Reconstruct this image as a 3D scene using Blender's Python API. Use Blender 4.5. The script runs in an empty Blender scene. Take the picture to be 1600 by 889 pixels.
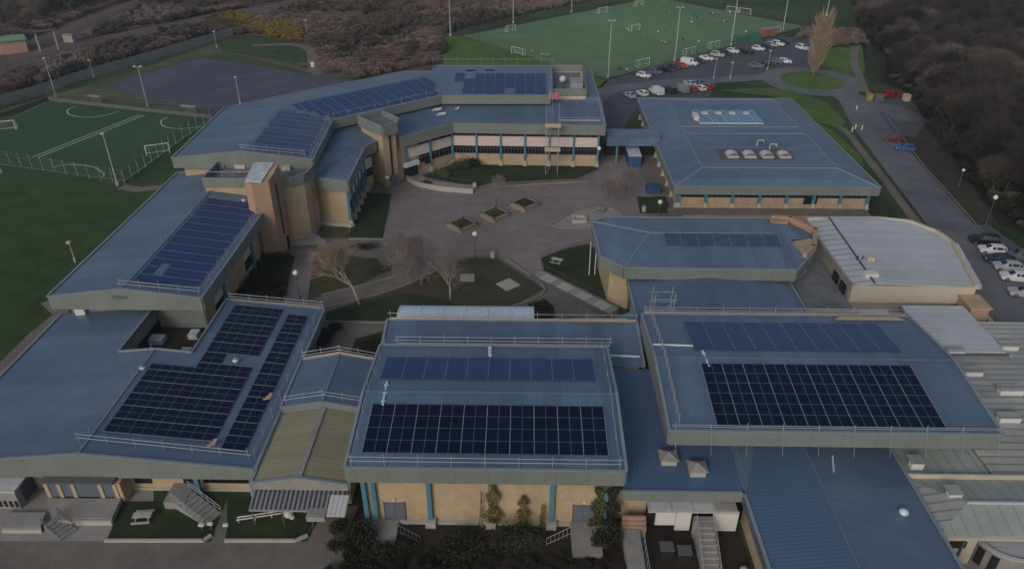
import bpy, bmesh, math, random
from mathutils import Vector, Matrix, noise
random.seed(11)
R = math.radians
S = bpy.context.scene
COL = S.collection

# ------------------------------------------------------------------ camera
CAM_H, PITCH, YAW, FPX = 58.0, R(30.8), R(1.05), 1165.0
cd = bpy.data.cameras.new('camera'); cam = bpy.data.objects.new('camera', cd); COL.objects.link(cam)
cam.location = (0, 0, CAM_H); cam.rotation_euler = (math.pi/2 - PITCH, 0, YAW)
cd.sensor_width = 36; cd.lens = 36*FPX/1600; cd.clip_end = 6000; cd.clip_start = 0.5
S.camera = cam
S.render.resolution_x, S.render.resolution_y = 1024, 568
S.view_settings.view_transform = 'Standard'; S.view_settings.look = 'None'
S.view_settings.exposure = -0.20; S.view_settings.gamma = 1

# ------------------------------------------------------------------ dull evening sky
W = bpy.data.worlds.new('World'); S.world = W; W.use_nodes = True
wn = W.node_tree.nodes; wl = W.node_tree.links
sky = wn.new('ShaderNodeTexSky'); sky.sky_type = 'NISHITA'; sky.sun_disc = False
SUN_EL, SUN_AZ = R(28), R(205)
sky.sun_elevation = SUN_EL; sky.sun_rotation = SUN_AZ
sky.air_density = 1.0; sky.dust_density = 3.5; sky.ozone_density = 1.0
hsv = wn.new('ShaderNodeHueSaturation'); hsv.inputs['Saturation'].default_value = 0.80
wl.new(sky.outputs[0], hsv.inputs['Color']); wl.new(hsv.outputs[0], wn['Background'].inputs[0])
wn['Background'].inputs[1].default_value = 0.10
sd = bpy.data.lights.new('sun', 'SUN'); sd.energy = 0.8; sd.angle = R(18); sd.color = (1, .94, .88)
sun = bpy.data.objects.new('sun', sd); COL.objects.link(sun)
# Nishita azimuth runs clockwise from +Y
dv = Vector((math.sin(SUN_AZ)*math.cos(SUN_EL), math.cos(SUN_AZ)*math.cos(SUN_EL), math.sin(SUN_EL)))
sun.rotation_euler = dv.to_track_quat('Z', 'Y').to_euler(); sun.location = (0, 0, 200)

# ------------------------------------------------------------------ survey helper: a bearing read off the photograph met with a level
_c, _s, _cy, _sy = math.cos(PITCH), math.sin(PITCH), math.cos(YAW), math.sin(YAW)
def at(px, py, z=0.0):
    u = (px-800)/FPX; v = -(py-444.5)/FPX
    d = (u, _c+v*_s, -_s+v*_c); t = (z-CAM_H)/d[2]
    x, y = u*t, d[1]*t
    return Vector((x*_cy-y*_sy, x*_sy+y*_cy, z))

# ------------------------------------------------------------------ materials
M = {}
def mat(name, col, rough=.8, var=.15, scale=.6, metal=0, spec=.3, stripe=None, bump=0, big=0.1, tint=None, bumpscale=None, emit=None, fine=0, sheets=None):
    m = bpy.data.materials.new(name); m.use_nodes = True; nt = m.node_tree; n, l = nt.nodes, nt.links
    b = n['Principled BSDF']; b.inputs['Roughness'].default_value = rough; b.inputs['Metallic'].default_value = metal
    b.inputs['Specular IOR Level'].default_value = spec
    geo = n.new('ShaderNodeNewGeometry')
    nz = n.new('ShaderNodeTexNoise'); nz.inputs['Scale'].default_value = scale; nz.inputs['Detail'].default_value = 6; nz.inputs['Roughness'].default_value = .65
    l.new(geo.outputs['Position'], nz.inputs['Vector'])
    nb = n.new('ShaderNodeTexNoise'); nb.inputs['Scale'].default_value = big; nb.inputs['Detail'].default_value = 3
    l.new(geo.outputs['Position'], nb.inputs['Vector'])
    add = n.new('ShaderNodeMath'); add.operation = 'ADD'; l.new(nz.outputs[0], add.inputs[0]); l.new(nb.outputs[0], add.inputs[1])
    r = n.new('ShaderNodeMapRange'); r.inputs['From Min'].default_value = .65; r.inputs['From Max'].default_value = 1.35
    l.new(add.outputs[0], r.inputs['Value'])
    mx = n.new('ShaderNodeMix'); mx.data_type = 'RGBA'
    t2 = tint or col
    mx.inputs['A'].default_value = (*[max(0, c*(1-var)) for c in col], 1)
    mx.inputs['B'].default_value = (*[min(1, c*(1+var)) for c in t2], 1)
    l.new(r.outputs[0], mx.inputs['Factor'])
    out = mx.outputs['Result']; h = None
    if stripe:
        axis, period, width, depth = stripe
        sp = n.new('ShaderNodeSeparateXYZ'); l.new(geo.outputs['Position'], sp.inputs[0])
        if axis in 'XYZ': src = sp.outputs[axis]
        else:
            a = math.cos(R(float(axis))), math.sin(R(float(axis)))
            dp = n.new('ShaderNodeVectorMath'); dp.operation = 'DOT_PRODUCT'; dp.inputs[1].default_value = (a[0], a[1], 0)
            l.new(geo.outputs['Position'], dp.inputs[0]); src = dp.outputs['Value']
        dv_ = n.new('ShaderNodeMath'); dv_.operation = 'DIVIDE'; dv_.inputs[1].default_value = period; l.new(src, dv_.inputs[0])
        fr = n.new('ShaderNodeMath'); fr.operation = 'FRACT'; l.new(dv_.outputs[0], fr.inputs[0])
        lt = n.new('ShaderNodeMath'); lt.operation = 'LESS_THAN'; lt.inputs[1].default_value = width; l.new(fr.outputs[0], lt.inputs[0])
        m2 = n.new('ShaderNodeMix'); m2.data_type = 'RGBA'; l.new(out, m2.inputs['A'])
        m2.inputs['B'].default_value = (*[c*depth for c in col], 1); l.new(lt.outputs[0], m2.inputs['Factor'])
        out = m2.outputs['Result']
    if fine:
        nf = n.new('ShaderNodeTexNoise'); nf.inputs['Scale'].default_value = 7; nf.inputs['Detail'].default_value = 4; l.new(geo.outputs['Position'], nf.inputs['Vector'])
        rf = n.new('ShaderNodeMapRange'); rf.inputs['From Min'].default_value = .3; rf.inputs['From Max'].default_value = .7
        rf.inputs['To Min'].default_value = 1-fine; rf.inputs['To Max'].default_value = 1+fine; l.new(nf.outputs[0], rf.inputs['Value'])
        vm = n.new('ShaderNodeVectorMath'); vm.operation = 'SCALE'; l.new(out, vm.inputs[0]); l.new(rf.outputs[0], vm.inputs['Scale']); out = vm.outputs[0]
    if sheets:                                   # every metal sheet weathers a little differently, with run-off streaks down the slope
        ax, per, amt = sheets
        d_ = (1, 0, 0) if ax == 'X' else (0, 1, 0) if ax == 'Y' else (math.cos(R(float(ax))), math.sin(R(float(ax))), 0)
        dp2 = n.new('ShaderNodeVectorMath'); dp2.operation = 'DOT_PRODUCT'; dp2.inputs[1].default_value = d_; l.new(geo.outputs['Position'], dp2.inputs[0])
        dv2 = n.new('ShaderNodeMath'); dv2.operation = 'DIVIDE'; dv2.inputs[1].default_value = per; l.new(dp2.outputs['Value'], dv2.inputs[0])
        fl = n.new('ShaderNodeMath'); fl.operation = 'FLOOR'; l.new(dv2.outputs[0], fl.inputs[0])
        wn_ = n.new('ShaderNodeTexWhiteNoise'); wn_.noise_dimensions = '1D'; l.new(fl.outputs[0], wn_.inputs['W'])
        mp = n.new('ShaderNodeMapping'); sx = [.25, .25, .25]; sx[0 if ax == 'X' else 1] = 3.5; mp.inputs['Scale'].default_value = sx; l.new(geo.outputs['Position'], mp.inputs['Vector'])
        ns = n.new('ShaderNodeTexNoise'); ns.inputs['Scale'].default_value = 1; ns.inputs['Detail'].default_value = 5; l.new(mp.outputs[0], ns.inputs['Vector'])
        s1 = n.new('ShaderNodeMath'); s1.operation = 'ADD'; l.new(wn_.outputs['Value'], s1.inputs[0]); l.new(ns.outputs[0], s1.inputs[1])
        rr_ = n.new('ShaderNodeMapRange'); rr_.inputs['From Min'].default_value = .3; rr_.inputs['From Max'].default_value = 1.7; rr_.inputs['To Min'].default_value = 1-amt; rr_.inputs['To Max'].default_value = 1+amt; l.new(s1.outputs[0], rr_.inputs['Value'])
        vm2 = n.new('ShaderNodeVectorMath'); vm2.operation = 'SCALE'; l.new(out, vm2.inputs[0]); l.new(rr_.outputs[0], vm2.inputs['Scale']); out = vm2.outputs[0]
    l.new(out, b.inputs['Base Color'])
    if bump:
        bp = n.new('ShaderNodeBump'); bp.inputs['Strength'].default_value = bump; bp.inputs['Distance'].default_value = .08
        n2 = n.new('ShaderNodeTexNoise'); n2.inputs['Scale'].default_value = bumpscale or scale*4; n2.inputs['Detail'].default_value = 5
        l.new(geo.outputs['Position'], n2.inputs['Vector']); l.new(n2.outputs[0], bp.inputs['Height']); l.new(bp.outputs[0], b.inputs['Normal'])
    if emit:
        b.inputs['Emission Color'].default_value = (*emit[:3], 1); b.inputs['Emission Strength'].default_value = emit[3]
    M[name] = m; return m

RB = (.086, .146, .238)
for ax in ('X', 'Y'):
    mat('roof_'+ax, RB, .40, .18, .5, spec=.5, stripe=(ax, .5, .07, .84), big=.06, bump=.06, fine=.05, tint=(.108, .158, .228), sheets=(ax, 2.0, .17))
mat('roof_D', RB, .40, .18, .5, spec=.5, stripe=('42', .5, .07, .84), big=.06, fine=.05, tint=(.108, .158, .228), sheets=('42', 2.0, .17))
mat('roof_rib', (.076, .14, .24), .45, .12, .5, spec=.5, stripe=('Y', .42, .3, .78), big=.08, fine=.05)
mat('roof_ribx', (.076, .14, .24), .45, .12, .5, spec=.5, stripe=('X', .42, .3, .82), big=.08, fine=.05)
mat('trim_blue', (.20, .26, .30), .45, .08, 2, spec=.4); mat('ridge', (.115, .185, .265), .4, .08, 2, spec=.5)
mat('fascia', (.175, .20, .19), .6, .10, .5, stripe=('X', 3.1, .012, .6), big=.15, sheets=('X', 3.1, .06))
mat('fascia_s', (.18, .20, .19), .6, .10, .5, stripe=('Y', 3.1, .012, .6), big=.15)
mat('brick', (.42, .325, .215), .85, .20, .8, big=.35, bump=.2, bumpscale=9, stripe=('Z', .3, .12, .86), fine=.10)
mat('brick_pink', (.38, .255, .18), .85, .16, .6, big=.3, stripe=('Z', .3, .12, .86), fine=.12)
mat('turquoise', (.075, .20, .27), .5, .1, 2)
mat('panel_white', (.60, .51, .48), .6, .08, 1.2)
mat('glass', (.012, .014, .02), .12, .2, 1, spec=.6)
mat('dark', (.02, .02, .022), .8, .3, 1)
mat('concrete', (.27, .26, .25), .85, .2, .9, big=.3, fine=.15)
mat('concrete_lt', (.40, .38, .34), .85, .15, 1.2, fine=.12)
mat('cream', (.50, .45, .36), .7, .1, .8)
mat('white', (.60, .60, .59), .6, .06, 2)
mat('galv', (.32, .34, .37), .5, .12, 3, metal=.2)
mat('timber', (.42, .34, .26), .8, .15, 2)
mat('grey_door', (.11, .13, .17), .6, .08, 1)
mat('roof_grey', (.34, .37, .38), .6, .2, .5, stripe=('Y', 1.05, .2, .6), big=.12, fine=.12, tint=(.38, .38, .34), sheets=('Y', 1.05, .18))
mat('roof_greyx', (.31, .36, .34), .6, .15, .5, stripe=('X', 1.3, .1, .75), big=.12, fine=.08)
mat('roof_pale', (.47, .50, .53), .55, .12, .4, stripe=('Y', .9, .1, .80), big=.1, fine=.07, sheets=('Y', .9, .08))
mat('roof_pale_rib', (.47, .50, .53), .55, .10, .4, stripe=('Y', 1.55, .2, .6), big=.1)
mat('roof_flat', (.17, .18, .20), .8, .3, .7, big=.3, fine=.2)
mat('roof_moss', (.30, .28, .20), .8, .22, .6, stripe=('Y', .7, .22, .80), tint=(.24, .235, .15), big=.2, fine=.10, sheets=('Y', .7, .12))
mat('gutter', (.10, .11, .12), .6, .1, 2)
mat('vault', (.55, .66, .76), .3, .06, 1, spec=.5, stripe=('X', .95, .05, .8))
mat('canopy_rib', (.20, .22, .25), .5, .15, 1, stripe=('X', .46, .5, .22))
mat('canopy_white', (.5, .52, .54), .4, .08, 1, stripe=('X', .46, .35, .75))
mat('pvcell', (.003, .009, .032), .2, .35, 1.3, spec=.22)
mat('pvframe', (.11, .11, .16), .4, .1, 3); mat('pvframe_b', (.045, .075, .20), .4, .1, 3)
mat('pvcell_sky', (.012, .038, .135), .26, .25, 1.0, spec=.5)  # sky reflection of the far slopes put into the cell colour, frames tinted alike
mat('pvcell_d', (.050, .082, .135), .35, .2, 1); mat('rail_silver', (.23, .25, .29), .4, .1, 3); mat('rail_blue', (.16, .21, .34), .4, .1, 3)
# ground
mat('field', (.020, .042, .015), .95, .38, .25, tint=(.046, .080, .026), big=.03, fine=.3, bump=.3)
mat('lawn', (.017, .031, .012), .95, .35, .35, tint=(.032, .046, .019), big=.12, fine=.3)
mat('lawn_worn', (.060, .054, .034), .95, .3, .3, tint=(.065, .066, .036), big=.12, fine=.3)
mat('lawn_bright', (.068, .130, .030), .95, .25, .3, tint=(.095, .15, .036), big=.06, fine=.25)
mat('verge', (.085, .100, .042), .95, .35, .3, tint=(.11, .11, .06), big=.1, fine=.3)
mat('scrub_soil', (.10, .078, .066), .95, .4, .2, tint=(.13, .095, .082), big=.04, fine=.3)
mat('ballast', (.085, .062, .052), .95, .3, .4, tint=(.11, .08, .066), big=.08, fine=.3)
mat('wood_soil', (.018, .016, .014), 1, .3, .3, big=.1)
mat('tarmac', (.125, .130, .150), .6, .25, .2, tint=(.15, .152, .17), big=.05, fine=.15, spec=.3)
mat('carpark', (.088, .093, .112), .75, .2, .3, big=.05, fine=.15)
mat('court', (.070, .080, .125), .8, .2, .15, tint=(.095, .098, .138), big=.05, fine=.15)
mat('paving', (.195, .174, .176), .85, .18, .4, tint=(.235, .20, .195), big=.09, fine=.15, stripe=('Y', 3.0, .035, .86))
mat('path', (.15, .14, .13), .85, .2, .5, tint=(.18, .16, .14), big=.12, fine=.18)
mat('turf3g', (.036, .086, .038), .9, .12, .3, big=.05, fine=.08)
mat('astro', (.118, .212, .112), .9, .16, .12, tint=(.135, .225, .12), big=.02, fine=.06)
mat('line_white', (.42, .46, .42), .8, .1, 1)
mat('line_faint', (.22, .32, .20), .8, .1, 1)
mat('line_court', (.17, .19, .24), .8, .1, 1)
mat('fence_mesh', (.09, .11, .10), .6, .2, 1)
mat('palisade', (.20, .23, .235), .6, .2, 1.5, big=.2)
mat('mast', (.38, .40, .40), .5, .1, 3)
mat('kerb', (.24, .22, .20), .9, .15, 2)
# plants
mat('bark', (.085, .065, .055), .95, .3, 3)
mat('bark_pale', (.36, .32, .27), .9, .3, 3)
mat('twig_red', (.20, .155, .14), .95, .3, 2)
mat('planter_brick', (.27, .215, .165), .85, .15, .8, stripe=('Z', .3, .12, .86), fine=.1); mat('twig_pale', (.34, .255, .185), .95, .3, 2); mat('twig_tan', (.27, .20, .14), .95, .3, 2)
mat('twig_grey', (.25, .215, .20), .95, .25, 2)
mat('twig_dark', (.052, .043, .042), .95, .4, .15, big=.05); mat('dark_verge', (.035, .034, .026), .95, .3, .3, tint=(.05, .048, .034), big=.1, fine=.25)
mat('scrub_a', (.20, .145, .132), .95, .35, .2, tint=(.235, .17, .155), big=.04)
mat('scrub_b', (.135, .112, .095), .95, .35, .2, tint=(.165, .135, .115), big=.04)
mat('scrub_c', (.115, .10, .083), .95, .35, .2, big=.05)
mat('leaf_dark', (.018, .026, .013), .8, .4, 1.0, tint=(.034, .042, .020))
mat('leaf_mid', (.060, .082, .034), .8, .35, 1.0, tint=(.095, .11, .045))
mat('leaf_olive', (.105, .105, .035), .8, .35, 1.0, tint=(.17, .15, .05))
mat('gorse', (.22, .17, .03), .8, .4, .6, tint=(.27, .19, .04))
mat('globe', (.68, .68, .66), .4, .02, 1)
# cars
for k, c in dict(white=(.62, .64, .66), silver=(.36, .38, .41), black=(.012, .012, .014), navy=(.018, .03, .06), grey=(.09, .10, .12), red=(.36, .03, .03), maroon=(.11, .02, .03), blue=(.03, .10, .27), bluegrey=(.09, .13, .19), sage=(.20, .25, .25)).items():
    mat('paint_'+k, c, .3, .05, .5, spec=.5)
mat('tyre', (.012, .012, .012), .9, .1, 1); mat('rim', (.3, .3, .32), .4, .1, 1, metal=.5)
mat('lamp_clear', (.6, .6, .6), .2, .05, 1); mat('lamp_red', (.3, .01, .01), .3, .05, 1)
mat('container_blue', (.03, .085, .20), .5, .2, .8, stripe=('Y', .4, .3, .75)); mat('bin_red', (.16, .02, .02), .6, .1, 1); mat('bin_yellow', (.26, .24, .08), .6, .1, 1)
mat('container_green', (.06, .17, .14), .6, .2, .8); mat('orange', (.35, .13, .07), .7, .1, 1)
mat('hut_pink', (.42, .26, .22), .9, .2, .8); mat('bark_mid', (.20, .17, .145), .9, .3, 3); mat('hut_green', (.17, .33, .19), .8, .1, .5)
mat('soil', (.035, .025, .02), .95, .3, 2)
mat('sky_glass', (.10, .22, .36), .15, .2, .8, spec=.6)
mat('tarp', (.30, .34, .40), .4, .3, 1.0, tint=(.5, .55, .6))
mat('pink_mesh', (.40, .14, .22), .7, .1, 1)
mat('skin', (.45, .28, .2), .6, .05, 1)
for k, c in dict(dark=(.02, .02, .03), white=(.7, .7, .7), yellow=(.6, .65, .12), red=(.45, .08, .06), green=(.15, .35, .15)).items(): mat('kit_'+k, c, .8, .05, 1)

# ------------------------------------------------------------------ mesh helpers
BASE = {}                                    # base point of each root, so that parts can be given in site coordinates
class MB:
    def __init__(s): s.v = []; s.f = []; s.mi = []; s.cur = 0
    def face(s, pts):
        i = len(s.v); s.v += [tuple(p) for p in pts]; s.f.append(tuple(range(i, i+len(pts)))); s.mi.append(s.cur); return s
    def box(s, x0, y0, z0, x1, y1, z1):
        return s.prism([(x0, y0), (x1, y0), (x1, y1), (x0, y1)], z0, z1)
    def prism(s, pts, z0, z1, top=True, bot=True):
        n = len(pts); i = len(s.v)
        a = sum(pts[k][0]*pts[(k+1) % n][1]-pts[(k+1) % n][0]*pts[k][1] for k in range(n))
        if a < 0: pts = pts[::-1]
        g = lambda z, p: z(p) if callable(z) else z
        s.v += [(p[0], p[1], g(z0, p)) for p in pts]+[(p[0], p[1], g(z1, p)) for p in pts]
        for k in range(n):
            k2 = (k+1) % n; s.f.append((i+k, i+k2, i+n+k2, i+n+k)); s.mi.append(s.cur)
        if top: s.f.append(tuple(i+n+k for k in range(n))); s.mi.append(s.cur)
        if bot: s.f.append(tuple(i+k for k in reversed(range(n)))); s.mi.append(s.cur)
        return s
    def obox(s, c, ax, ay, az, hx, hy, hz):
        c = Vector(c); ax, ay, az = Vector(ax)*hx, Vector(ay)*hy, Vector(az)*hz; i = len(s.v)
        for q in (-1, 1):
            for a, b in ((-1, -1), (1, -1), (1, 1), (-1, 1)): s.v.append(tuple(c+ax*a+ay*b+az*q))
        for f in ((3, 2, 1, 0), (4, 5, 6, 7), (0, 1, 5, 4), (1, 2, 6, 5), (2, 3, 7, 6), (3, 0, 4, 7)): s.f.append(tuple(i+k for k in f)); s.mi.append(s.cur)
        return s
    def tube(s, p, q, r, n=4, r2=None, caps=True):
        p, q = Vector(p), Vector(q); d = q-p
        if d.length < 1e-6: return s
        d.normalize(); a = d.orthogonal().normalized(); b = d.cross(a); i = len(s.v); r2 = r if r2 is None else r2
        for (c, rr) in ((p, r), (q, r2)):
            for k in range(n):
                t = 2*math.pi*k/n; s.v.append(tuple(c+a*(rr*math.cos(t))+b*(rr*math.sin(t))))
        for k in range(n):
            k2 = (k+1) % n; s.f.append((i+k, i+k2, i+n+k2, i+n+k)); s.mi.append(s.cur)
        if caps: s.f.append(tuple(i+k for k in reversed(range(n)))); s.f.append(tuple(i+n+k for k in range(n))); s.mi += [s.cur]*2
        return s
    def ball(s, c, r, nu=8, nv=6, sz=1):
        i = len(s.v); c = Vector(c)
        for a in range(nv+1):
            th = math.pi*a/nv
            for k in range(nu):
                ph = 2*math.pi*k/nu; s.v.append((c.x+r*math.sin(th)*math.cos(ph), c.y+r*math.sin(th)*math.sin(ph), c.z-r*sz*math.cos(th)))
        for a in range(nv):
            for k in range(nu):
                k2 = (k+1) % nu; s.f.append((i+a*nu+k, i+a*nu+k2, i+(a+1)*nu+k2, i+(a+1)*nu+k)); s.mi.append(s.cur)
        return s
    def mesh(s, name, m, off=(0, 0, 0)):
        me = bpy.data.meshes.new(name)
        me.from_pydata([(v[0]-off[0], v[1]-off[1], v[2]-off[2]) for v in s.v], [], s.f)
        ms = m if isinstance(m, (list, tuple)) else [m]
        for x in ms: me.materials.append(M[x] if isinstance(x, str) else x)
        if len(ms) > 1: me.polygons.foreach_set('material_index', s.mi)
        me.update(); return me
    def build(s, name, m, parent=None, origin=None, label=None, cat=None, group=None, kind=None, smooth=False):
        if not s.f: return None
        base = BASE.get(parent.name, Vector((0, 0, 0))) if parent else None
        if parent is None:
            if origin is None:
                xs = [v[0] for v in s.v]; ys = [v[1] for v in s.v]; zs = [v[2] for v in s.v]
                origin = Vector(((min(xs)+max(xs))/2, (min(ys)+max(ys))/2, min(zs)))
                if kind == 'structure': origin = Vector((0, 0, 0))
            base = Vector(origin)
        me = s.mesh(name, m, base)
        if smooth: me.polygons.foreach_set('use_smooth', [True]*len(me.polygons))
        o = bpy.data.objects.new(name, me); COL.objects.link(o)
        if parent: o.parent = parent; BASE[o.name] = base
        else: o.location = base; BASE[o.name] = base
        tag(o, label, cat, group, kind)
        return o
def tag(o, label=None, cat=None, group=None, kind=None):
    if label: o['label'] = label
    if cat: o['category'] = cat
    if group: o['group'] = group
    if kind: o['kind'] = kind
def thing(name, label, cat, loc, group=None, rz=0):
    o = bpy.data.objects.new(name, None); COL.objects.link(o); o.location = loc; o.rotation_euler = (0, 0, rz)
    o.empty_display_size = .3; tag(o, label, cat, group); BASE[o.name] = Vector(loc) if rz == 0 else Vector((0, 0, 0)); return o
def copy_tree(src, loc=None, rz=None, parent=None, label=None, scale=None):
    c = src.copy(); COL.objects.link(c)
    if parent: c.parent = parent
    if loc is not None: c.location = loc
    if rz is not None: c.rotation_euler = (0, 0, rz)
    if scale is not None: c.scale = (scale,)*3 if not hasattr(scale, '__len__') else scale
    if label: c['label'] = label
    for ch in src.children: copy_tree(ch, parent=c)
    return c
def sheet(name, pts, z, m, kind='structure', holes=None, th=None):
    b = MB(); pts = [Vector((p[0], p[1], z)) for p in pts]
    n = len(pts); a = sum(pts[k][0]*pts[(k+1) % n][1]-pts[(k+1) % n][0]*pts[k][1] for k in range(n))
    if a < 0: pts = pts[::-1]
    if th: b.prism([(p.x, p.y) for p in pts], z-th, z)
    else: b.face(pts)
    return b.build(name, m, kind=kind)
def G(l): return [at(*p) for p in l]
def smooth_poly(pts, it=2):
    pts = [Vector((p[0], p[1])) for p in pts]
    for _ in range(it):
        q = []
        for k in range(len(pts)):
            a, b = pts[k], pts[(k+1) % len(pts)]; q += [a*.75+b*.25, a*.25+b*.75]
        pts = q
    return pts
def ribbon(pts, w):
    L, Rr = [], []
    for k, p in enumerate(pts):
        a = pts[max(0, k-1)]; b = pts[min(len(pts)-1, k+1)]; d = Vector((b[0]-a[0], b[1]-a[1])).normalized(); n = Vector((-d.y, d.x))
        ww = w[k] if hasattr(w, '__len__') else w
        L.append((p[0]+n.x*ww/2, p[1]+n.y*ww/2)); Rr.append((p[0]-n.x*ww/2, p[1]-n.y*ww/2))
    return L, Rr
def ribbon_mesh(b, pts, w, z):
    L, Rr = ribbon(pts, w)
    for k in range(len(L)-1): b.face([(*Rr[k], z), (*Rr[k+1], z), (*L[k+1], z), (*L[k], z)])
    return b
def curve(pts, n=8):
    out = []; P_ = [Vector((p[0], p[1])) for p in pts]
    for k in range(len(P_)-1):
        p0, p1, p2, p3 = P_[max(0, k-1)], P_[k], P_[k+1], P_[min(len(P_)-1, k+2)]
        for j in range(n):
            t = j/n; out.append(.5*((2*p1)+(p2-p0)*t+(2*p0-5*p1+4*p2-p3)*t*t+(3*p1-p0-3*p2+p3)*t**3))
    out.append(P_[-1]); return out
# ================================================================== SETTING
def XY(l): return [(p.x, p.y) for p in G(l)]
def px2(l): return XY(l)
sheet('ground', [(-1400, -150), (1400, -150), (1400, 2200), (-1400, 2200)], 0, 'field')
SCRUB = XY([(-500, 300), (0, 163), (130, 122), (345, 52), (350, 83), (400, 93), (520, 124), (640, 113), (690, 104), (700, 85), (690, 60), (715, 52), (1020, -8), (1040, -150), (-900, -150)])
sheet('scrub_ground', SCRUB, .02, 'scrub_soil')
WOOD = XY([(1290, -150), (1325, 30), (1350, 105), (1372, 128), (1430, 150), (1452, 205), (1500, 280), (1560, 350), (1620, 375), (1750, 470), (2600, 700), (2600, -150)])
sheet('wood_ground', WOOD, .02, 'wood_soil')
# green patches in the scrub
sheet('grass_patch', XY([(330, 58), (400, 56), (478, 70), (488, 92), (470, 104), (440, 98), (400, 88), (350, 82)]), .05, 'field')
p = curve(XY([(395, 72), (440, 70), (470, 72), (486, 82), (490, 108), (500, 118)]))
ribbon_mesh(MB(), p, 3.0, .07).build('footpath', 'path', kind='structure')
sheet('grass_strip', XY([(-60, 190), (0, 172), (160, 128), (340, 68), (350, 84), (312, 90), (158, 133), (330, 172), (345, 190), (78, 155), (0, 183)]), .05, 'verge')
sheet('grass_bank', XY([(686, 60), (716, 56), (800, 78), (872, 100), (950, 128), (935, 140), (860, 104), (690, 104)]), .05, 'lawn_bright')
sheet('far_field', XY([(1020, -8), (1262, 42), (1345, 70), (1330, 0), (1300, -60), (1020, -60)]), .05, 'field')
sheet('far_field', XY([(712, 52), (1018, -6), (960, -12), (800, 8), (700, 35)]), .05, 'field')
# asphalt games court
court = XY([(158, 133), (312, 91), (570, 130), (345, 192)])
sheet('games_court', court, .08, 'court')
b = MB(); o_ = Vector(court[0]); ux = Vector(court[3])-o_; uy = Vector(court[1])-o_
def cl(a, c, w=.12):
    p0 = o_+ux*a[0]+uy*a[1]; p1 = o_+ux*c[0]+uy*c[1]; ribbon_mesh(b, [p0, p1], w, .10)
for k in (0.04, .28, .52, .76, .98):
    cl((k, .06), (k, .94))
for k in (.06, .5, .94): cl((.04, k), (.98, k))
for k in (.16, .4, .64, .88): cl((k, .25), (k, .75), .08)
b.build('court_markings', 'line_court', kind='structure')
# small artificial pitch, left
A_, B_, C_ = at(76, 157), at(334, 184), at(196, 285); D_ = A_+C_-B_
sheet('artificial_pitch', [A_, B_, C_, D_], .08, 'turf3g')
def pf(u, v): q = A_+(B_-A_)*u+(D_-A_)*v; return (q.x, q.y)
b = MB()
uM = (B_-A_).length; vM = (D_-A_).length
ribbon_mesh(b, [at(226, 181), at(60, 247)], .35, .11); ribbon_mesh(b, [at(219, 180), at(50, 247)], .35, .11)
def dcurve(pts, w=.3): ribbon_mesh(b, curve(XY(pts)), w, .11)
dcurve([(118, 167), (106, 173), (109, 180), (130, 184), (160, 182), (186, 175)])
dcurve([(262, 184), (252, 190), (256, 198), (278, 202), (318, 199)])
dcurve([(84, 262), (110, 258), (145, 262), (162, 272), (160, 278)])
for e in (((0.01, .01), (.99, .01)), ((.99, .01), (.99, .99)), ((0.01, .99), (.99, .99)), ((0.01, .01), (.01, .99))): ribbon_mesh(b, [pf(*e[0]), pf(*e[1])], .1, .105)
b.build('pitch_markings', 'line_white', kind='structure')
# big sports pitch, top
PW, PN, PE, PS = at(722, 57), at(1025, -3), at(1258, 42), at(946, 124)
sheet('sports_pitch', [PW, PN, PE, PS], .08, 'astro')
def qf(u, v):
    q = PW*(1-u)*(1-v)+PN*u*(1-v)+PE*u*v+PS*(1-u)*v; return (q.x, q.y)
b = MB()
def ql(a, c, w=.22): ribbon_mesh(b, [qf(*a), qf(*c)], w, .11)
for a, c in (((.03, .04), (.97, .04)), ((.97, .04), (.97, .96)), ((.97, .96), (.03, .96)), ((.03, .96), (.03, .04)), ((.5, .04), (.5, .96))): ql(a, c)
for a, c in (((.03, .2), (.18, .2)), ((.18, .2), (.18, .8)), ((.18, .8), (.03, .8)), ((.97, .2), (.82, .2)), ((.82, .2), (.82, .8)), ((.82, .8), (.97, .8)), ((.03, .35), (.97, .35)), ((.03, .65), (.97, .65)), ((.27, .04), (.27, .96)), ((.73, .04), (.73, .96))): ql(a, c, .13)
def qarc(cu, cv, ru, rv, a0, a1, w=.2):
    ribbon_mesh(b, [qf(cu+ru*math.cos(R(a0+(a1-a0)*k/20)), cv+rv*math.sin(R(a0+(a1-a0)*k/20))) for k in range(21)], w, .115)
qarc(.5, .5, .09, .14, 0, 360); qarc(.03, .5, .22, .36, -90, 90); qarc(.97, .5, .22, .36, 90, 270); qarc(.27, .97, .07, .12, 180, 360); qarc(.73, .97, .07, .12, 180, 360)
b.build('pitch_lines', 'line_faint', kind='structure')
# railway
b = MB(); r1 = curve(XY([(-200, 165), (-60, 125), (60, 92), (150, 70), (280, 42), (420, 14), (560, -14), (800, -60)]), 6)
ribbon_mesh(b, r1, 11, .05); r2 = curve(XY([(60, 75), (130, 42), (190, 18), (260, -6), (360, -35)]), 6); ribbon_mesh(b, r2, 6, .045)
b.build('railway_bed', 'ballast', kind='structure')
b = MB()
def offs(pl, d):
    L, _ = ribbon(pl, 2*d); return L
for c0 in (-3.0, 1.5):
    for g in (0, 1.435):
        pl = offs(r1, c0+g) if (c0+g) else r1
        for k in range(len(pl)-1):
            b.tube((*pl[k], .2), (*pl[k+1], .2), .09, 4, caps=False)
for g in (-.7, .7):
    pl = offs(r2, g)
    for k in range(len(pl)-1): b.tube((*pl[k], .2), (*pl[k+1], .2), .09, 4, caps=False)
b.build('railway_track', 'galv', kind='structure')
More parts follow.
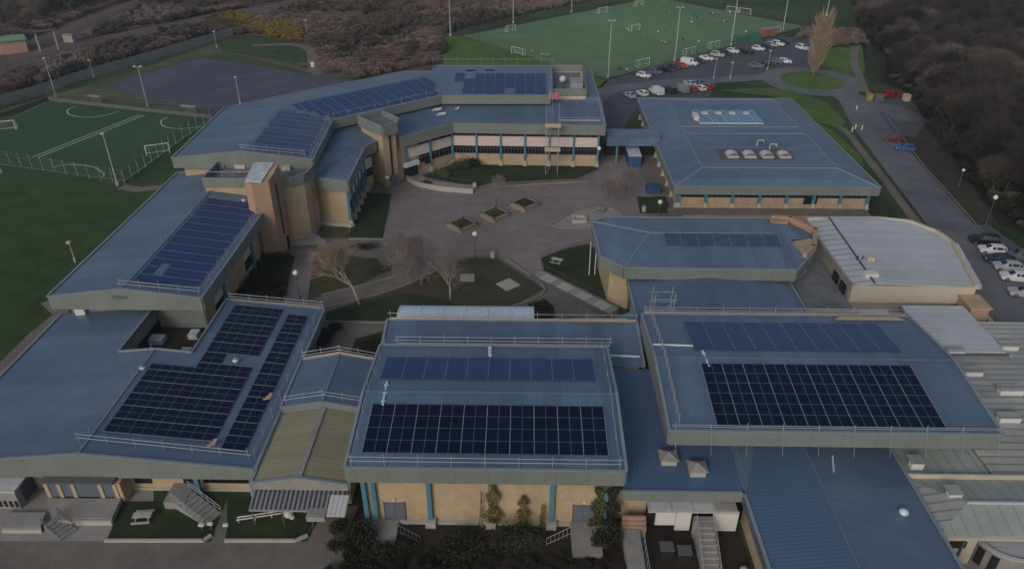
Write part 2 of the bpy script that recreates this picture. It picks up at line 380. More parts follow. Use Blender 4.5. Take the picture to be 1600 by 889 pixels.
# car park and roads
sheet('car_park', XY([(945, 128), (985, 116), (1040, 97), (1130, 78), (1200, 60), (1262, 58), (1282, 78), (1272, 104), (1215, 118), (1165, 122), (1120, 130), (1108, 152), (1000, 160), (975, 200), (1000, 235), (985, 250), (945, 240), (935, 180), (928, 145)]), .05, 'carpark')
isl = at(1268, 127); 
b = MB(); ring = []
for k in range(49):
    t = 2*math.pi*k/48; ring.append((isl.x+10.9*math.cos(t), isl.y+11.9*math.sin(t)))
ribbon_mesh(b, ring, 5.2, .08)
ribbon_mesh(b, curve(XY([(1232, 116), (1190, 121), (1150, 124), (1110, 126), (1060, 128), (1000, 134), (950, 142), (925, 160)])), 5.5, .075)
ribbon_mesh(b, curve(XY([(1300, 140), (1335, 158), (1358, 195), (1418, 270), (1478, 343), (1530, 408), (1610, 512), (1720, 660)])), [7.5]*3+[8.2]*54, .085)
ribbon_mesh(b, curve(XY([(1330, 165), (1360, 165), (1395, 172), (1430, 190)])), [6]*8+[8]*17, .07)
b.build('road', 'tarmac', kind='structure')
sheet('parking_bay', XY([(1475, 350), (1545, 352), (1640, 420), (1700, 600), (1640, 560), (1540, 425)]), .06, 'carpark')
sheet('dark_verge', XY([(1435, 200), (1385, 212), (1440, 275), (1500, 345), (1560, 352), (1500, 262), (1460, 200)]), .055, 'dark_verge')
sheet('lay_by', XY([(1350, 160), (1420, 150), (1448, 190), (1430, 215), (1370, 205)]), .06, 'carpark')
ib = smooth_poly([(isl.x+8.4*math.cos(t*math.pi/8), isl.y+9.4*math.sin(t*math.pi/8)) for t in range(16)], 1)
sheet('roundabout_island', ib, .2, 'lawn_bright', th=.25)
sheet('grass_verge', XY([(1120, 142), (1200, 138), (1236, 143), (1290, 160), (1322, 192), (1312, 202), (1270, 190), (1232, 172), (1210, 152)]), .12, 'lawn_bright')
sheet('grass_verge', XY([(1262, 182), (1300, 205), (1345, 245), (1350, 262), (1330, 250)]), .12, 'lawn_bright')
sheet('grass_verge', XY([(1285, 78), (1345, 62), (1352, 105), (1340, 140), (1318, 118), (1285, 108)]), .055, 'lawn_bright')
sheet('grass_verge', XY([(1353, 62), (1385, 90), (1378, 128), (1362, 132), (1352, 105)]), .06, 'lawn')
ribbon_mesh(MB(), curve(XY([(1365, 60), (1340, 70), (1334, 95), (1345, 125), (1352, 145)])), 2.2, .09).build('footpath', 'path', kind='structure')
ribbon_mesh(MB(), curve(XY([(1275, 180), (1320, 205), (1345, 235), (1390, 292), (1430, 345), (1500, 420), (1560, 500)])), 1.7, .10).build('pavement', 'path', kind='structure')
b = MB()
for pl in (curve(XY([(1352, 178), (1371, 205), (1405, 255), (1450, 310), (1520, 396), (1590, 486)])), ):
    L, Rr = ribbon(pl, 9.2)
    for k in range(len(L)-1): b.tube((*L[k], .1), (*L[k+1], .1), .1, 4)
b.build('kerb', 'kerb', kind='structure')
# courtyard
sheet('courtyard_base', XY([(300, 470), (380, 400), (600, 285), (660, 262), (945, 262), (950, 225), (1035, 225), (1090, 345), (950, 360), (960, 480), (1000, 560), (430, 560)]), .03, 'path')
sheet('courtyard_paving', XY([(606, 300), (628, 284), (700, 300), (770, 294), (900, 284), (925, 282), (940, 240), (985, 240), (1030, 322), (995, 345), (930, 384), (852, 408), (845, 440), (800, 405), (772, 398), (735, 402), (690, 406), (600, 385), (592, 368), (612, 330)]), .06, 'paving')
def lawn(l, m='lawn', z=.09, name='lawn'): return sheet(name, XY(l), z, m)
lawn([(555, 303), (612, 303), (598, 374), (545, 373), (550, 345)])
lawn([(498, 355), (545, 355), (545, 373), (500, 372)], 'lawn_worn')
lawn([(662, 276), (720, 288), (745, 292), (775, 285), (900, 280), (935, 265), (935, 250), (705, 250)])
lawn([(340, 500), (368, 420), (440, 398), (470, 402), (445, 470), (430, 500)])
lawn([(480, 412), (500, 396), (590, 405), (600, 425), (560, 448), (505, 462), (470, 472)], 'lawn_worn')
lawn([(500, 492), (560, 470), (640, 445), (700, 412), (735, 404), (778, 404), (850, 452), (805, 478), (720, 500), (640, 502), (500, 502)], 'lawn_worn')
lawn([(500, 494), (560, 473), (640, 458), (700, 470), (720, 480), (790, 480), (720, 500), (640, 502), (500, 502)], 'lawn', .11)
lawn([(845, 404), (885, 388), (920, 382), (945, 400), (958, 470), (910, 455), (852, 428)])
lawn([(820, 487), (850, 466), (865, 480), (868, 496), (830, 500)])
lawn([(555, 530), (600, 518), (600, 560), (545, 560)])
lawn([(995, 308), (1040, 308), (1050, 334), (1000, 334)])
lawn([(1340, 306), (1375, 300), (1405, 340), (1395, 350), (1340, 345)], 'lawn')
# paved path with edging, and the ramp
ribbon_mesh(MB(), curve(XY([(480, 390), (470, 430), (462, 480)])), 3.2, .12).build('brick_path', 'paving', kind='structure')
b = MB()
for l in ([(502, 462), (560, 448), (620, 432), (650, 415)], [(505, 482), (600, 458), (660, 435), (700, 410)], [(800, 480), (852, 453), (790, 405)], [(545, 374), (600, 375)], [(862, 352), (905, 328), (950, 326), (978, 342)], [(862, 352), (880, 358), (930, 357)], [(500, 504), (605, 505)], [(770, 293), (920, 284)]):
    q = curve(XY(l), 4)
    for k in range(len(q)-1):
        a, c = Vector((*q[k], 0)), Vector((*q[k+1], 0)); d = (c-a).normalized(); b.obox((a+c)/2+Vector((0, 0, .14)), d, (-d.y, d.x, 0), (0, 0, 1), (c-a).length/2, .12, .12)
b.build('edging_kerb', 'kerb', kind='structure')
lawn([(862, 352), (905, 328), (950, 326), (978, 342), (930, 357), (880, 358)], 'concrete', .10, 'planting_bed')
# front of the site
sheet('front_path', XY([(-200, 846), (330, 846), (355, 780), (355, 846), (480, 846), (510, 790), (560, 790), (540, 840), (560, 900), (600, 960), (-250, 960)]), .05, 'path')
sheet('yard_surface', XY([(-250, 760), (240, 760), (240, 846), (-250, 846)]), .03, 'concrete')
lawn([(192, 784), (340, 784), (326, 843), (168, 843)], 'lawn', .12)
lawn([(362, 784), (505, 784), (470, 843), (352, 843)], 'lawn', .12)
sheet('planted_bed', XY([(545, 790), (965, 822), (1010, 822), (1010, 960), (560, 960)]), .03, 'soil')
b = MB()
for l in ([(165, 846), (318, 846), (330, 838)], [(352, 846), (462, 846), (480, 838)]):
    q = XY(l)
    for k in range(len(q)-1):
        a, c = Vector((*q[k], 0)), Vector((*q[k+1], 0)); d = (c-a).normalized(); b.obox((a+c)/2+Vector((0, 0, .16)), d, (-d.y, d.x, 0), (0, 0, 1), (c-a).length/2+.05, .13, .16)
b.build('lawn_kerb', 'concrete_lt', kind='structure')
# ================================================================== BUILDINGS
BLD = {}
def bld(key, name, label, loc, cat='building'):
    BLD[key] = thing(name, label, cat, loc); return BLD[key]
def roof_part(parent, faces, m, name='roof', th=.12, label=None):
    b = MB()
    for f in faces:
        f = [Vector(p) for p in f]; nrm = Vector((0, 0, 0))
        for k in range(len(f)):
            a, c = f[k], f[(k+1) % len(f)]; nrm += a.cross(c)
        if nrm.z < 0: f = f[::-1]
        b.face(f); b.face([p-Vector((0, 0, th)) for p in reversed(f)])
        for k in range(len(f)):
            a, c = f[k], f[(k+1) % len(f)]; dn = Vector((0, 0, th)); b.face([a-dn, c-dn, c, a])
    return b.build(name, m, parent, label=label)
def fascia_ring(parent, pts, ztop, h, m='fascia', closed=True, th=.18, trim=True, name='fascia', skip=()):
    """vertical band following the eaves; pts may be 2D with ztop, or 3D"""
    P3 = [Vector(p) if len(p) == 3 else Vector((p[0], p[1], ztop)) for p in pts]
    n = len(P3); segs = [(P3[k], P3[(k+1) % n]) for k in range(n if closed else n-1)]
    cen = sum(P3, Vector())/n
    for i, (a, c) in enumerate(segs):
        if i in skip: continue
        d = c-a; L = Vector((d.x, d.y, 0)).length
        if L < .01: continue
        dn = Vector((d.x, d.y, 0)).normalized(); o = Vector((dn.y, -dn.x, 0))
        if o.dot(((a+c)/2)-cen) < 0: o = -o
        bb = MB()
        zb = min(a.z, c.z)-h if abs(a.z-c.z) > .01 else a.z-h
        lo = (lambda v: v.z-h)
        i0 = [a-dn*0, c]
        q = [Vector((a.x, a.y, zb)), Vector((c.x, c.y, zb)), Vector((c.x, c.y, c.z+.06)), Vector((a.x, a.y, a.z+.06))]
        qo = [v+o*th for v in q]
        bb.face(qo if True else q); bb.face(list(reversed(q)))
        for k in range(4): bb.face([q[k], q[(k+1) % 4], qo[(k+1) % 4], qo[k]])
        bb.build(name, (m+'_s' if m == 'fascia' and abs(dn.y) > .8 else m), parent)
        if trim:
            m0 = (a+c)/2+o*(th/2+.01)+Vector((0, 0, .10)); dd = (c-a).normalized()
            MB().obox(m0, dd, o, dd.cross(o), (c-a).length/2+th*.5, th/2+.06, .05).build('gutter', 'trim_blue', parent)
def gable(parent, x0, x1, y0, y1, ze, zr, axis='Y', m='roof_X', fas=1.5, fm='fascia'):
    """axis = direction of the ridge"""
    if axis == 'Y':
        xm = (x0+x1)/2
        roof_part(parent, [[(x0, y0, ze), (xm, y0, zr), (xm, y1, zr), (x0, y1, ze)], [(xm, y0, zr), (x1, y0, ze), (x1, y1, ze), (xm, y1, zr)]], m)
        ring = [(x0, y0, ze), (xm, y0, zr), (x1, y0, ze), (x1, y1, ze), (xm, y1, zr), (x0, y1, ze)]
    else:
        ym = (y0+y1)/2
        roof_part(parent, [[(x0, y0, ze), (x1, y0, ze), (x1, ym, zr), (x0, ym, zr)], [(x0, ym, zr), (x1, ym, zr), (x1, y1, ze), (x0, y1, ze)]], m)
        ring = [(x0, y0, ze), (x1, y0, ze), (x1, ym, zr), (x1, y1, ze), (x0, y1, ze), (x0, ym, zr)]
    fascia_ring(parent, ring, ze, fas, fm)
    # ridge cap
    t = MB()
    if axis == 'Y': t.obox(((x0+x1)/2, (y0+y1)/2, zr+.04), (1, 0, 0), (0, 1, 0), (0, 0, 1), .12, (y1-y0)/2, .03)
    else: t.obox(((x0+x1)/2, (y0+y1)/2, zr+.04), (1, 0, 0), (0, 1, 0), (0, 0, 1), (x1-x0)/2, .12, .03)
    t.build('ridge_cap', 'ridge', parent)
def wall(parent, pts, z0, z1, m='brick', name='wall', label=None):
    return MB().prism([(p[0], p[1]) for p in pts], z0, z1).build(name, m, parent, label=label)
def bx(parent, name, x0, y0, z0, x1, y1, z1, m, label=None, **k):
    return MB().box(min(x0, x1), min(y0, y1), z0, max(x0, x1), max(y0, y1), z1).build(name, m, parent, label=label, **k)
def facade(parent, p, q, n, spec, proud=.06, cols=True, base=True, ztop=7.1, mull=4, colw=.2, last=True):
    """bays along p->q. spec = [(z0,z1,kind)], outward is to the right of p->q"""
    p, q = Vector((*p, 0)), Vector((*q, 0)); d = (q-p); L = d.length; d.normalize(); o = Vector((d.y, -d.x, 0)); up = Vector((0, 0, 1)); w = L/n
    for k in range(n):
        c = p+d*(w*(k+.5))
        for z0, z1, kd in spec:
            hw = w/2-colw*.7; zc = (z0+z1)/2; hh = (z1-z0)/2
            if kd == 'win':
                wi = MB().obox(c+o*(.03)+up*zc, d, o, up, hw, .03, hh-.02).build('window', 'glass', parent)
                f = MB()
                for j in range(mull+1):
                    f.obox(c+d*(-hw+2*hw*j/mull)+o*.09+up*zc, d, o, up, .035, .03, hh-.02)
                for zz in (z0+.05, z1-.05): f.obox(c+o*.09+up*zz, d, o, up, hw, .032, .04)
                f.obox(c+o*.09+up*(z0+hh*1.3), d, o, up, hw, .028, .025)
                f.build('window_frame', 'gutter', wi)
            elif kd == 'pan':
                MB().obox(c+o*(.08)+up*zc, d, o, up, hw, .08, hh-.01).build('spandrel_panel', 'panel_white', parent)
            elif kd == 'sill':
                MB().obox(c+o*(.12)+up*zc, d, o, up, hw, .12, hh).build('plinth', 'brick', parent)
    if cols:
        for k in range(n+1 if last else n):
            c = p+d*(w*k)
            MB().obox(c+o*.22+up*(ztop/2+.5), d, o, up, colw, .22, ztop/2-.5).build('column', 'turquoise', parent)
            if base:
                b = MB(); x = c+o*.35
                b.v = []; 
                lo = [x+d*sx*.42+o*sy*.42 for sx, sy in ((-1, -1), (1, -1), (1, 1), (-1, 1))]; hi = [x+d*sx*.24+o*(sy*.26-.06)+up*1.15 for sx, sy in ((-1, -1), (1, -1), (1, 1), (-1, 1))]
                if (lo[1]-lo[0]).cross(lo[2]-lo[0]).z < 0: lo = lo[::-1]; hi = hi[::-1]
                for i in range(4): b.face([lo[i], lo[(i+1) % 4], hi[(i+1) % 4], hi[i]])
                b.face(hi); b.build('column_base', 'concrete_lt', parent)
    return w

# ---------- central hall (front, two arrays)
h = bld('hall', 'sports_hall', 'buff brick hall with turquoise columns and two solar arrays, centre front', (-3.5, 60, 0))
HX0, HX1, HY0, HY1, HE, HR = -16.3, 9.5, 50.3, 69.6, 8.2, 9.35
wall(h, [(HX0+.9, HY0+.9), (HX1-.9, HY0+.9), (HX1-.9, HY1-.5), (HX0+.9, HY1-.5)], 0, 7.2)
gable(h, HX0, HX1, HY0, HY1, HE, HR, 'X', 'roof_X', 1.75)
bx(h, 'soffit', HX0+.1, HY0+.1, 6.62, HX1-.1, HY1-.1, 6.72, 'gutter')
for x in (-15.1, -14.2, -8.9, -3.0, 2.9, 8.0):
    bx(h, 'column', x-.22, HY0+.45, .8 if x != -15.1 else 0, x+.22, HY0+.9, 6.6, 'turquoise')
    if x > -13: MB().prism([(x-.5, HY0+.1), (x+.5, HY0+.1), (x+.5, HY0+.9), (x-.5, HY0+.9)], 0, .8).build('column_base', 'concrete_lt', h)
bx(h, 'plinth', HX0+.8, HY0+.6, 0, HX1-.8, HY0+.9, .45, 'concrete_lt')
for x in (-12.4, 6.0):
    d = bx(h, 'door', x-.95, HY0+.78, .5, x+.95, HY0+.9, 2.75, 'grey_door'); MB().box(x-.02, HY0+.74, .5, x+.02, HY0+.78, 2.7).box(x-1.05, HY0+.74, .5, x-.95, HY0+.9, 2.85).box(x+.95, HY0+.74, .5, x+1.05, HY0+.9, 2.85).build('door_frame', 'gutter', d)
    bx(h, 'lamp', x-.12, HY0+.7, 3.1, x+.12, HY0+.9, 3.3, 'white')
# roof behind the hall, with its flat part
h2 = bld('hall2', 'rear_hall_range', 'low blue-roofed range behind the central hall, beside the white vaulted canopy', (-1, 73.5, 0))
roof_part(h2, [[(-16.9, 69.9, 5.4), (14.0, 69.9, 5.4), (14.0, 77.4, 6.5), (-16.9, 77.4, 6.5)]], 'roof_X')
fascia_ring(h2, [(-16.9, 69.9, 5.4), (14.0, 69.9, 5.4), (14.0, 77.4, 6.5), (-16.9, 77.4, 6.5)], 6.5, 1.4, skip=(0,))
wall(h2, [(-16.2, 70), (13.5, 70), (13.5, 76.8), (-16.2, 76.8)], 0, 5.1)
# vaulted canopy
cv = thing('vaulted_canopy', 'long pale blue barrel-vaulted canopy on posts behind the hall roof', 'canopy', (-7.5, 82.5, 0))
b = MB(); n = 12; x0, x1, yc, rr = -16.4, 1.4, 81.6, 2.9
for k in range(n):
    a0, a1 = math.pi*k/n, math.pi*(k+1)/n
    q = [(x0, yc+rr*math.cos(a0), 3.7+1.5*math.sin(a0)), (x1, yc+rr*math.cos(a0), 3.7+1.5*math.sin(a0)), (x1, yc+rr*math.cos(a1), 3.7+1.5*math.sin(a1)), (x0, yc+rr*math.cos(a1), 3.7+1.5*math.sin(a1))]
    b.face(q[::-1]); b.face([(p[0], p[1], p[2]-.06) for p in q])
b.build('vault', 'vault', cv)
b = MB()
for x in [x0+.1+(x1-x0-.2)*k/6 for k in range(7)]:
    for k in range(n):
        a0, a1 = math.pi*k/n, math.pi*(k+1)/n
        b.tube((x, yc+rr*math.cos(a0), 3.74+1.5*math.sin(a0)), (x, yc+rr*math.cos(a1), 3.74+1.5*math.sin(a1)), .05, 4, caps=False)
b.build('rib', 'white', cv)
for x in [x0+.1+(x1-x0-.2)*k/6 for k in range(7)]:
    for y in (yc-rr, yc+rr): MB().tube((x, y, 0), (x, y, 3.7), .06, 6).build('post', 'white', cv)
# ---------- big gym, right
g = bld('gym', 'gymnasium', 'largest hall on the right with a long grey fascia and blue roof', (30, 65, 0))
GX0, GX1, GY0, GY1, GE, GR = 14.3, 46.0, 55.0, 75.4, 9.0, 10.2
gable(g, GX0, GX1, GY0, GY1, GE, GR, 'X', 'roof_X', 1.75)
wall(g, [(GX0+1, GY0+4.6), (GX1-1, GY0+4.6), (GX1-1, GY1-.6), (GX0+1, GY1-.6)], 0, 8, 'fascia')  # set-back wall coloured dark grey to stand for shade under the overhang
bx(g, 'soffit', GX0+.1, GY0+.1, 7.42, GX1-.1, GY1-.1, 7.5, 'gutter')
# ---------- low blue roof between the halls
c = bld('lowc', 'low_link_range', 'low blue ribbed roof between the two halls with two square roof vents', (15, 62, 0))
roof_part(c, [[(9.65, 51.4, 4.5), (21.3, 51.4, 4.5), (21.3, 69.6, 5.25), (9.65, 69.6, 5.25)]], 'roof_ribx')
fascia_ring(c, [(9.65, 51.4, 4.5), (21.2, 51.4, 4.5), (21.2, 56, 4.5), (9.65, 56, 4.5)], 4.5, 1.1, skip=(1, 2, 3))
wall(c, [(9.0, 52.0), (20.9, 52.0), (20.9, 69), (9.0, 69)], 0, 3.9)
for (px, py) in ((1044, 716), (1089, 733)):
    q = at(px, py, 4.95); v = MB()
    v.prism([(q.x-.75, q.y-.7), (q.x+.75, q.y-.7), (q.x+.75, q.y+.7), (q.x-.75, q.y+.7)], 4.6, 5.35)
    v.build('vent_base', 'concrete_lt', c)
    v = MB(); top = (q.x, q.y, 5.85); cr = [(q.x-.95, q.y-.9, 5.36), (q.x+.95, q.y-.9, 5.36), (q.x+.95, q.y+.9, 5.36), (q.x-.95, q.y+.9, 5.36)]
    for k in range(4): v.face([cr[k], cr[(k+1) % 4], top])
    v.face(cr[::-1]); v.build('vent_cowl', 'concrete', c)
# ---------- ribbed blue roof, bottom right
d = bld('front', 'front_range', 'broad blue ribbed roof running out at the bottom edge, right of the bin yard', (29, 45, 0))
DX0, DX1, DYB, DYF = 21.3, 37.6, 59.6, 33.0; xr, zr = 28.4, 5.5
roof_part(d, [[(DX0, DYF, 4.5), (xr, DYF, zr), (xr, DYB-.5, zr), (24.6, DYB, 4.95), (DX0, 51.4, 4.5)]], 'roof_rib')
roof_part(d, [[(xr, DYF, zr), (DX1, DYF, 4.5), (DX1, DYB, 4.5), (xr, DYB-.5, zr)]], 'roof_Y')
roof_part(d, [[(DX0, 51.41, 4.5), (24.6, DYB, 4.95), (DX0, DYB, 4.85)]], 'roof_X')
t = MB(); t.tube((DX0, 51.4, 4.53), (24.6, DYB, 4.98), .09, 4); t.tube((xr, DYF, zr+.03), (xr, DYB-.5, zr+.03), .13, 4); q = at(1400, 803, 4.9)
t.tube((xr+.3, 49.5, zr-.05), (q.x, q.y, 4.75), .07, 4); t.build('ridge_cap', 'ridge', d)
fascia_ring(d, [(DX0, DYF, 4.5), (DX1, DYF, 4.5), (DX1, DYB, 4.5), (DX0, 51.4, 4.5)], 4.5, 1.2, 'gutter', skip=(0, 2), trim=True)
wall(d, [(DX0+.4, DYF), (DX1-.4, DYF), (DX1-.4, DYB), (DX0+.4, 51.9)], 0, 4.3)
for (px, py, m_, r_) in ((1412, 800, 'vault', .45), (1256, 736, 'panel_white', .28), (1244, 708, 'white', .2)):
    q = at(px, py, 5.0); v = MB().ball((q.x, q.y, 5.05), r_, 10, 6, .7); v.build('roof_dome', m_, d, smooth=True)
MB().tube(at(1301, 712, 5.35), at(1303, 738, 5.25), .09, 6).build('roof_pipe', 'vault', d)
# ---------- grey ribbed roofs, right edge
e = bld('grey', 'workshop_range', 'weathered grey ribbed roofs right of the gymnasium, with white vent boxes', (58, 70, 0))
roof_part(e, [[(46.3, 53.8, 4.4), (76, 53.8, 4.4), (76, 81.6, 4.4), (46.3, 81.6, 4.4)]], 'roof_grey')
wall(e, [(46.4, 54), (75.7, 54), (75.7, 81.2), (46.4, 81.2)], 0, 4.25, 'cream')
a0, a1, a2, a3 = [at(*p, 4.9) for p in ((1416, 468), (1507, 470), (1550, 518), (1478, 523))]
roof_part(e, [[(50.2, 74.2, 4.9), (58.3, 74.2, 4.9), (58.3, 84.6, 4.9), (50.2, 84.6, 4.9)]], 'roof_pale', th=.45, label='paler raised roof panel with dark gutter')
MB().box(49.9, 73.9, 4.42, 58.6, 74.18, 4.75).box(49.9, 74.2, 4.42, 50.17, 84.6, 4.75).build('valley_gutter', 'gutter', e)
roof_part(e, [[(44.4, 76.2, 4.3), (48.3, 76.2, 4.3), (48.3, 84.4, 4.3), (44.4, 84.4, 4.3)]], 'roof_pale', th=.3, label='small pale flat roof')
wall(e, [(44.5, 76.3), (48.2, 76.3), (48.2, 84.3), (44.5, 84.3)], 0, 4.0, 'brick_pink')
for (px, py, w_) in ((1493, 551, 1.0), (1521, 583, 1.0), (1577, 543, 1.0), (1580, 612, 1.3), (1577, 655, 1.1)):
    q = at(px, py, 4.7); v = MB().box(q.x-w_, q.y-.25, 4.41, q.x+w_, q.y+.55, 5.0)
    v.build('vent_box', 'white', e); MB().box(q.x-w_-.1, q.y-.3, 5.01, q.x+w_+.1, q.y+.9, 5.08).build('vent_lid', 'roof_grey', e)
e2 = bld('grey2', 'kitchen_range', 'moss-tinged hipped grey roof under the right end of the gymnasium', (45, 51, 0))
X0, X1, Y0_, Y1_ = 37.7, 64, 46.9, 53.5
roof_part(e2, [[(X0, 46.9, 4.2), (X1, 46.9, 4.2), (X1, 50.0, 5.0), (41.5, 50.0, 5.0)], [(41.5, 50.0, 5.0), (X1, 50.0, 5.0), (X1, 53.75, 4.2), (X0, 53.75, 4.2)]], 'roof_greyx')
roof_part(e2, [[(X0, 46.9, 4.2), (41.5, 50.0, 5.0), (X0, 53.75, 4.2)]], 'roof_grey')
MB().box(37.75, 46.7, 3.75, X1, 46.88, 4.1).box(37.75, 46.6, 3.9, X1, 46.7, 4.05).build('fascia', 'cream', e2)
MB().box(37.8, 53.78, 4.2, X1, 53.98, 4.75).build('parapet', 'cream', e2)
roof_part(e2, [[(X0, 53.99, 4.2), (46.2, 53.99, 4.2), (46.2, 59.6, 4.2), (X0, 59.6, 4.2)]], 'roof_greyx')
wall(e2, [(38.0, 47.2), (41.6, 47.2), (41.6, 49.5), (X1, 49.5), (X1, 53.6), (38.0, 53.6)], 0, 4.0, 'cream')
sheet('side_yard', [(37.4, 33), (60, 33), (60, 50), (37.4, 50)], .05, 'concrete')
q = at(1470, 780, 4.8); MB().tube((41.5, 50, 5.06), (X1, 50, 5.06), .16, 4).build('ridge_cap', 'roof_pale', e2)
for (px, py) in ((1432, 725), (1491, 773)):
    q = at(px, py, 4.8); MB().box(q.x-.6, q.y-.3, 4.3, q.x+.6, q.y+.4, 5.1).build('vent_box', 'white', e2); MB().box(q.x-.7, q.y-.35, 5.11, q.x+.7, q.y+1.0, 5.18).build('vent_lid', 'roof_greyx', e2)
q = at(1487, 829, 2.8); bx(e2, 'window', q.x-.9, 47.05, 2.3, q.x+.6, 47.2, 3.1, 'dark')
bx(e2, 'pipe', 40.2, 46.95, .2, 40.35, 47.19, 3.7, 'gutter')
# curved lean-to at the corner
f = thing('curved_store', 'round-ended store with pale curved roof edge in the bottom right corner', 'store', (48, 43, 0))
cx_, cy_, rr, n = 45.0, 48.4, 3.05, 12; pts = [(cx_+rr*math.cos(R(165+95*k/n)), cy_+rr*math.sin(R(165+95*k/n))) for k in range(n+1)]
MB().prism(pts+[(54, 44.6), (54, 49.4), (42.1, 49.4)], 2.6, 2.8).build('roof', 'roof_pale', f)
pe = pts+[(54, 44.6)]
for k in range(len(pe)-1): MB().tube((*pe[k], 2.92), (*pe[k+1], 2.92), .13, 6).build('roof_edge', 'galv', f)
MB().prism([(cx_+(p[0]-cx_)*.95, cy_+(p[1]-cy_)*.95) for p in pts]+[(53.8, 44.9), (53.8, 49.3), (42.3, 49.3)], 0, 2.6).build('wall', 'concrete', f)
for k in (2, 5, 8):
    p_ = pts[k]; d_ = Vector((p_[0]-cx_, p_[1]-cy_, 0)).normalized(); MB().obox((cx_+d_.x*2.93, cy_+d_.y*2.93, 1.2), (-d_.y, d_.x, 0), d_, (0, 0, 1), .33, .06, 1.0).build('door', 'dark', f)
# ---------- pale bay hall top right
w = bld('pale', 'pale_hall', 'hall with pale ribbed roof and curved far corner beside the road', (52, 97, 0))
wl_ = [(44.6, 87.6), (45.1, 108.2), (56.5, 108.6), (61.0, 107.6), (63.6, 104.0), (64.2, 100.5), (61.2, 87.6)]
WZ = 6.0
roof_part(w, [[(47.6, 87.6, WZ+.5), (47.6+.9, 108.4, WZ+.5), (56.5, 108.6, WZ+.35), (59, 108.1, WZ+.2), (61.0, 107.2, WZ+.1), (62.8, 105.2, WZ), (64.2, 101.5, WZ), (61.2, 87.6, WZ)]], 'roof_pale')
roof_part(w, [[(44.6, 87.6, WZ), (47.45, 87.6, WZ+.4), (48.35, 108.3, WZ+.4), (45.1, 108.2, WZ)]], 'roof_pale_rib')
MB().obox((47.98, 98, WZ+.43), (1, 0, 0), Vector((.9, 20.8, 0)).normalized(), (0, 0, 1), .12, 10.3, .12).build('valley_gutter', 'gutter', w)
wi = [(44.9, 88.2), (45.4, 107.9), (56.5, 108.2), (60.6, 107.2), (63.2, 103.8), (63.9, 101.3), (60.9, 88.2)]
wall(w, wi, 0, WZ-.1, 'concrete_lt')
MB().prism([(44.6, 87.45), (61.2, 87.45), (61.2, 88.3), (44.6, 88.3)], 3.5, lambda p: WZ+.1).build('gable_wall', 'cream', w)
b = MB()
for k in range(1, 6):
    a, c2 = Vector((*wl_[k], WZ+.1)), Vector((*wl_[k+1], WZ+.1)) if k+1 < len(wl_) else None
    dd = (c2-a).normalized(); b.obox((a+c2)/2, dd, (-dd.y, dd.x, 0), (0, 0, 1), (c2-a).length/2+.1, .22, .3)
b.build('parapet', 'cream', w)
MB().box(44.5, 87.5, 5.2, 44.8, 108.2, 6.15).build('parapet', 'concrete', w)
for y in (90.2, 93.0): bx(w, 'window', 44.42, y-.8, 3.6, 44.49+.2, y+.8, 5.0, 'glass')
q = at(1360, 431, WZ+.4); bx(w, 'roof_hatch', q.x-.9, q.y-.5, WZ+.2, q.x+.9, q.y+.6, WZ+.95, 'white')
q = at(1362, 404, WZ+.6); bx(w, 'roof_vent', q.x-.8, q.y-.5, WZ+.3, q.x+.3, q.y+.5, WZ+1, 'cream')
for px in (1339, 1347): q = at(px, 406, WZ+.4); MB().tube((q.x, q.y, WZ), (q.x, q.y, WZ+1), .1, 5).build('flue', 'dark', w)
# long pale gutter box along the road side
MB().obox((63.3, 94.5, 5.6), (1, 0, 0), Vector((3.0, 13, 0)).normalized(), (0, 0, 1), .55, 6.4, .3).build('duct', 'roof_pale', w)
st = thing('brick_store', 'small flat-topped brown brick store at the near end of the pale hall', 'store', (62.2, 86.2, 0))
bx(st, 'wall', 59.2, 84.0, 0, 61.6, 87.3, 4.8, 'brick_pink'); bx(st, 'roof', 59.0, 83.8, 4.81, 61.8, 87.4, 5.0, 'brick'); 
yw = thing('yard_wall', 'pinkish yard wall between the workshop roofs and the road', 'wall', (63, 80, 0))
bx(yw, 'wall', 62.4, 74.5, 0, 62.9, 87, 2.6, 'brick_pink'); bx(yw, 'coping', 62.3, 74.4, 2.61, 63.0, 87.1, 2.75, 'concrete_lt')
bx(yw, 'wall', 62.9, 77.0, 0, 67.5, 77.4, 2.6, 'brick_pink')
fr = bld('flatroof', 'flat_roofed_link', 'weathered flat felt roof between dining block and pale hall', (40, 90, 0))
MB().prism([(37.4, 84.6), (44.5, 84.6), (44.5, 99.0), (41.2, 99), (37.4, 92)], 0, 3.6).build('roof', 'roof_flat', fr)
MB().box(37.0, 83.9, 0, 44.4, 84.5, 4.15).build('parapet', 'brick_pink', fr)
MB().box(36.9, 83.8, 4.16, 44.5, 84.6, 4.28).build('coping', 'concrete_lt', fr)
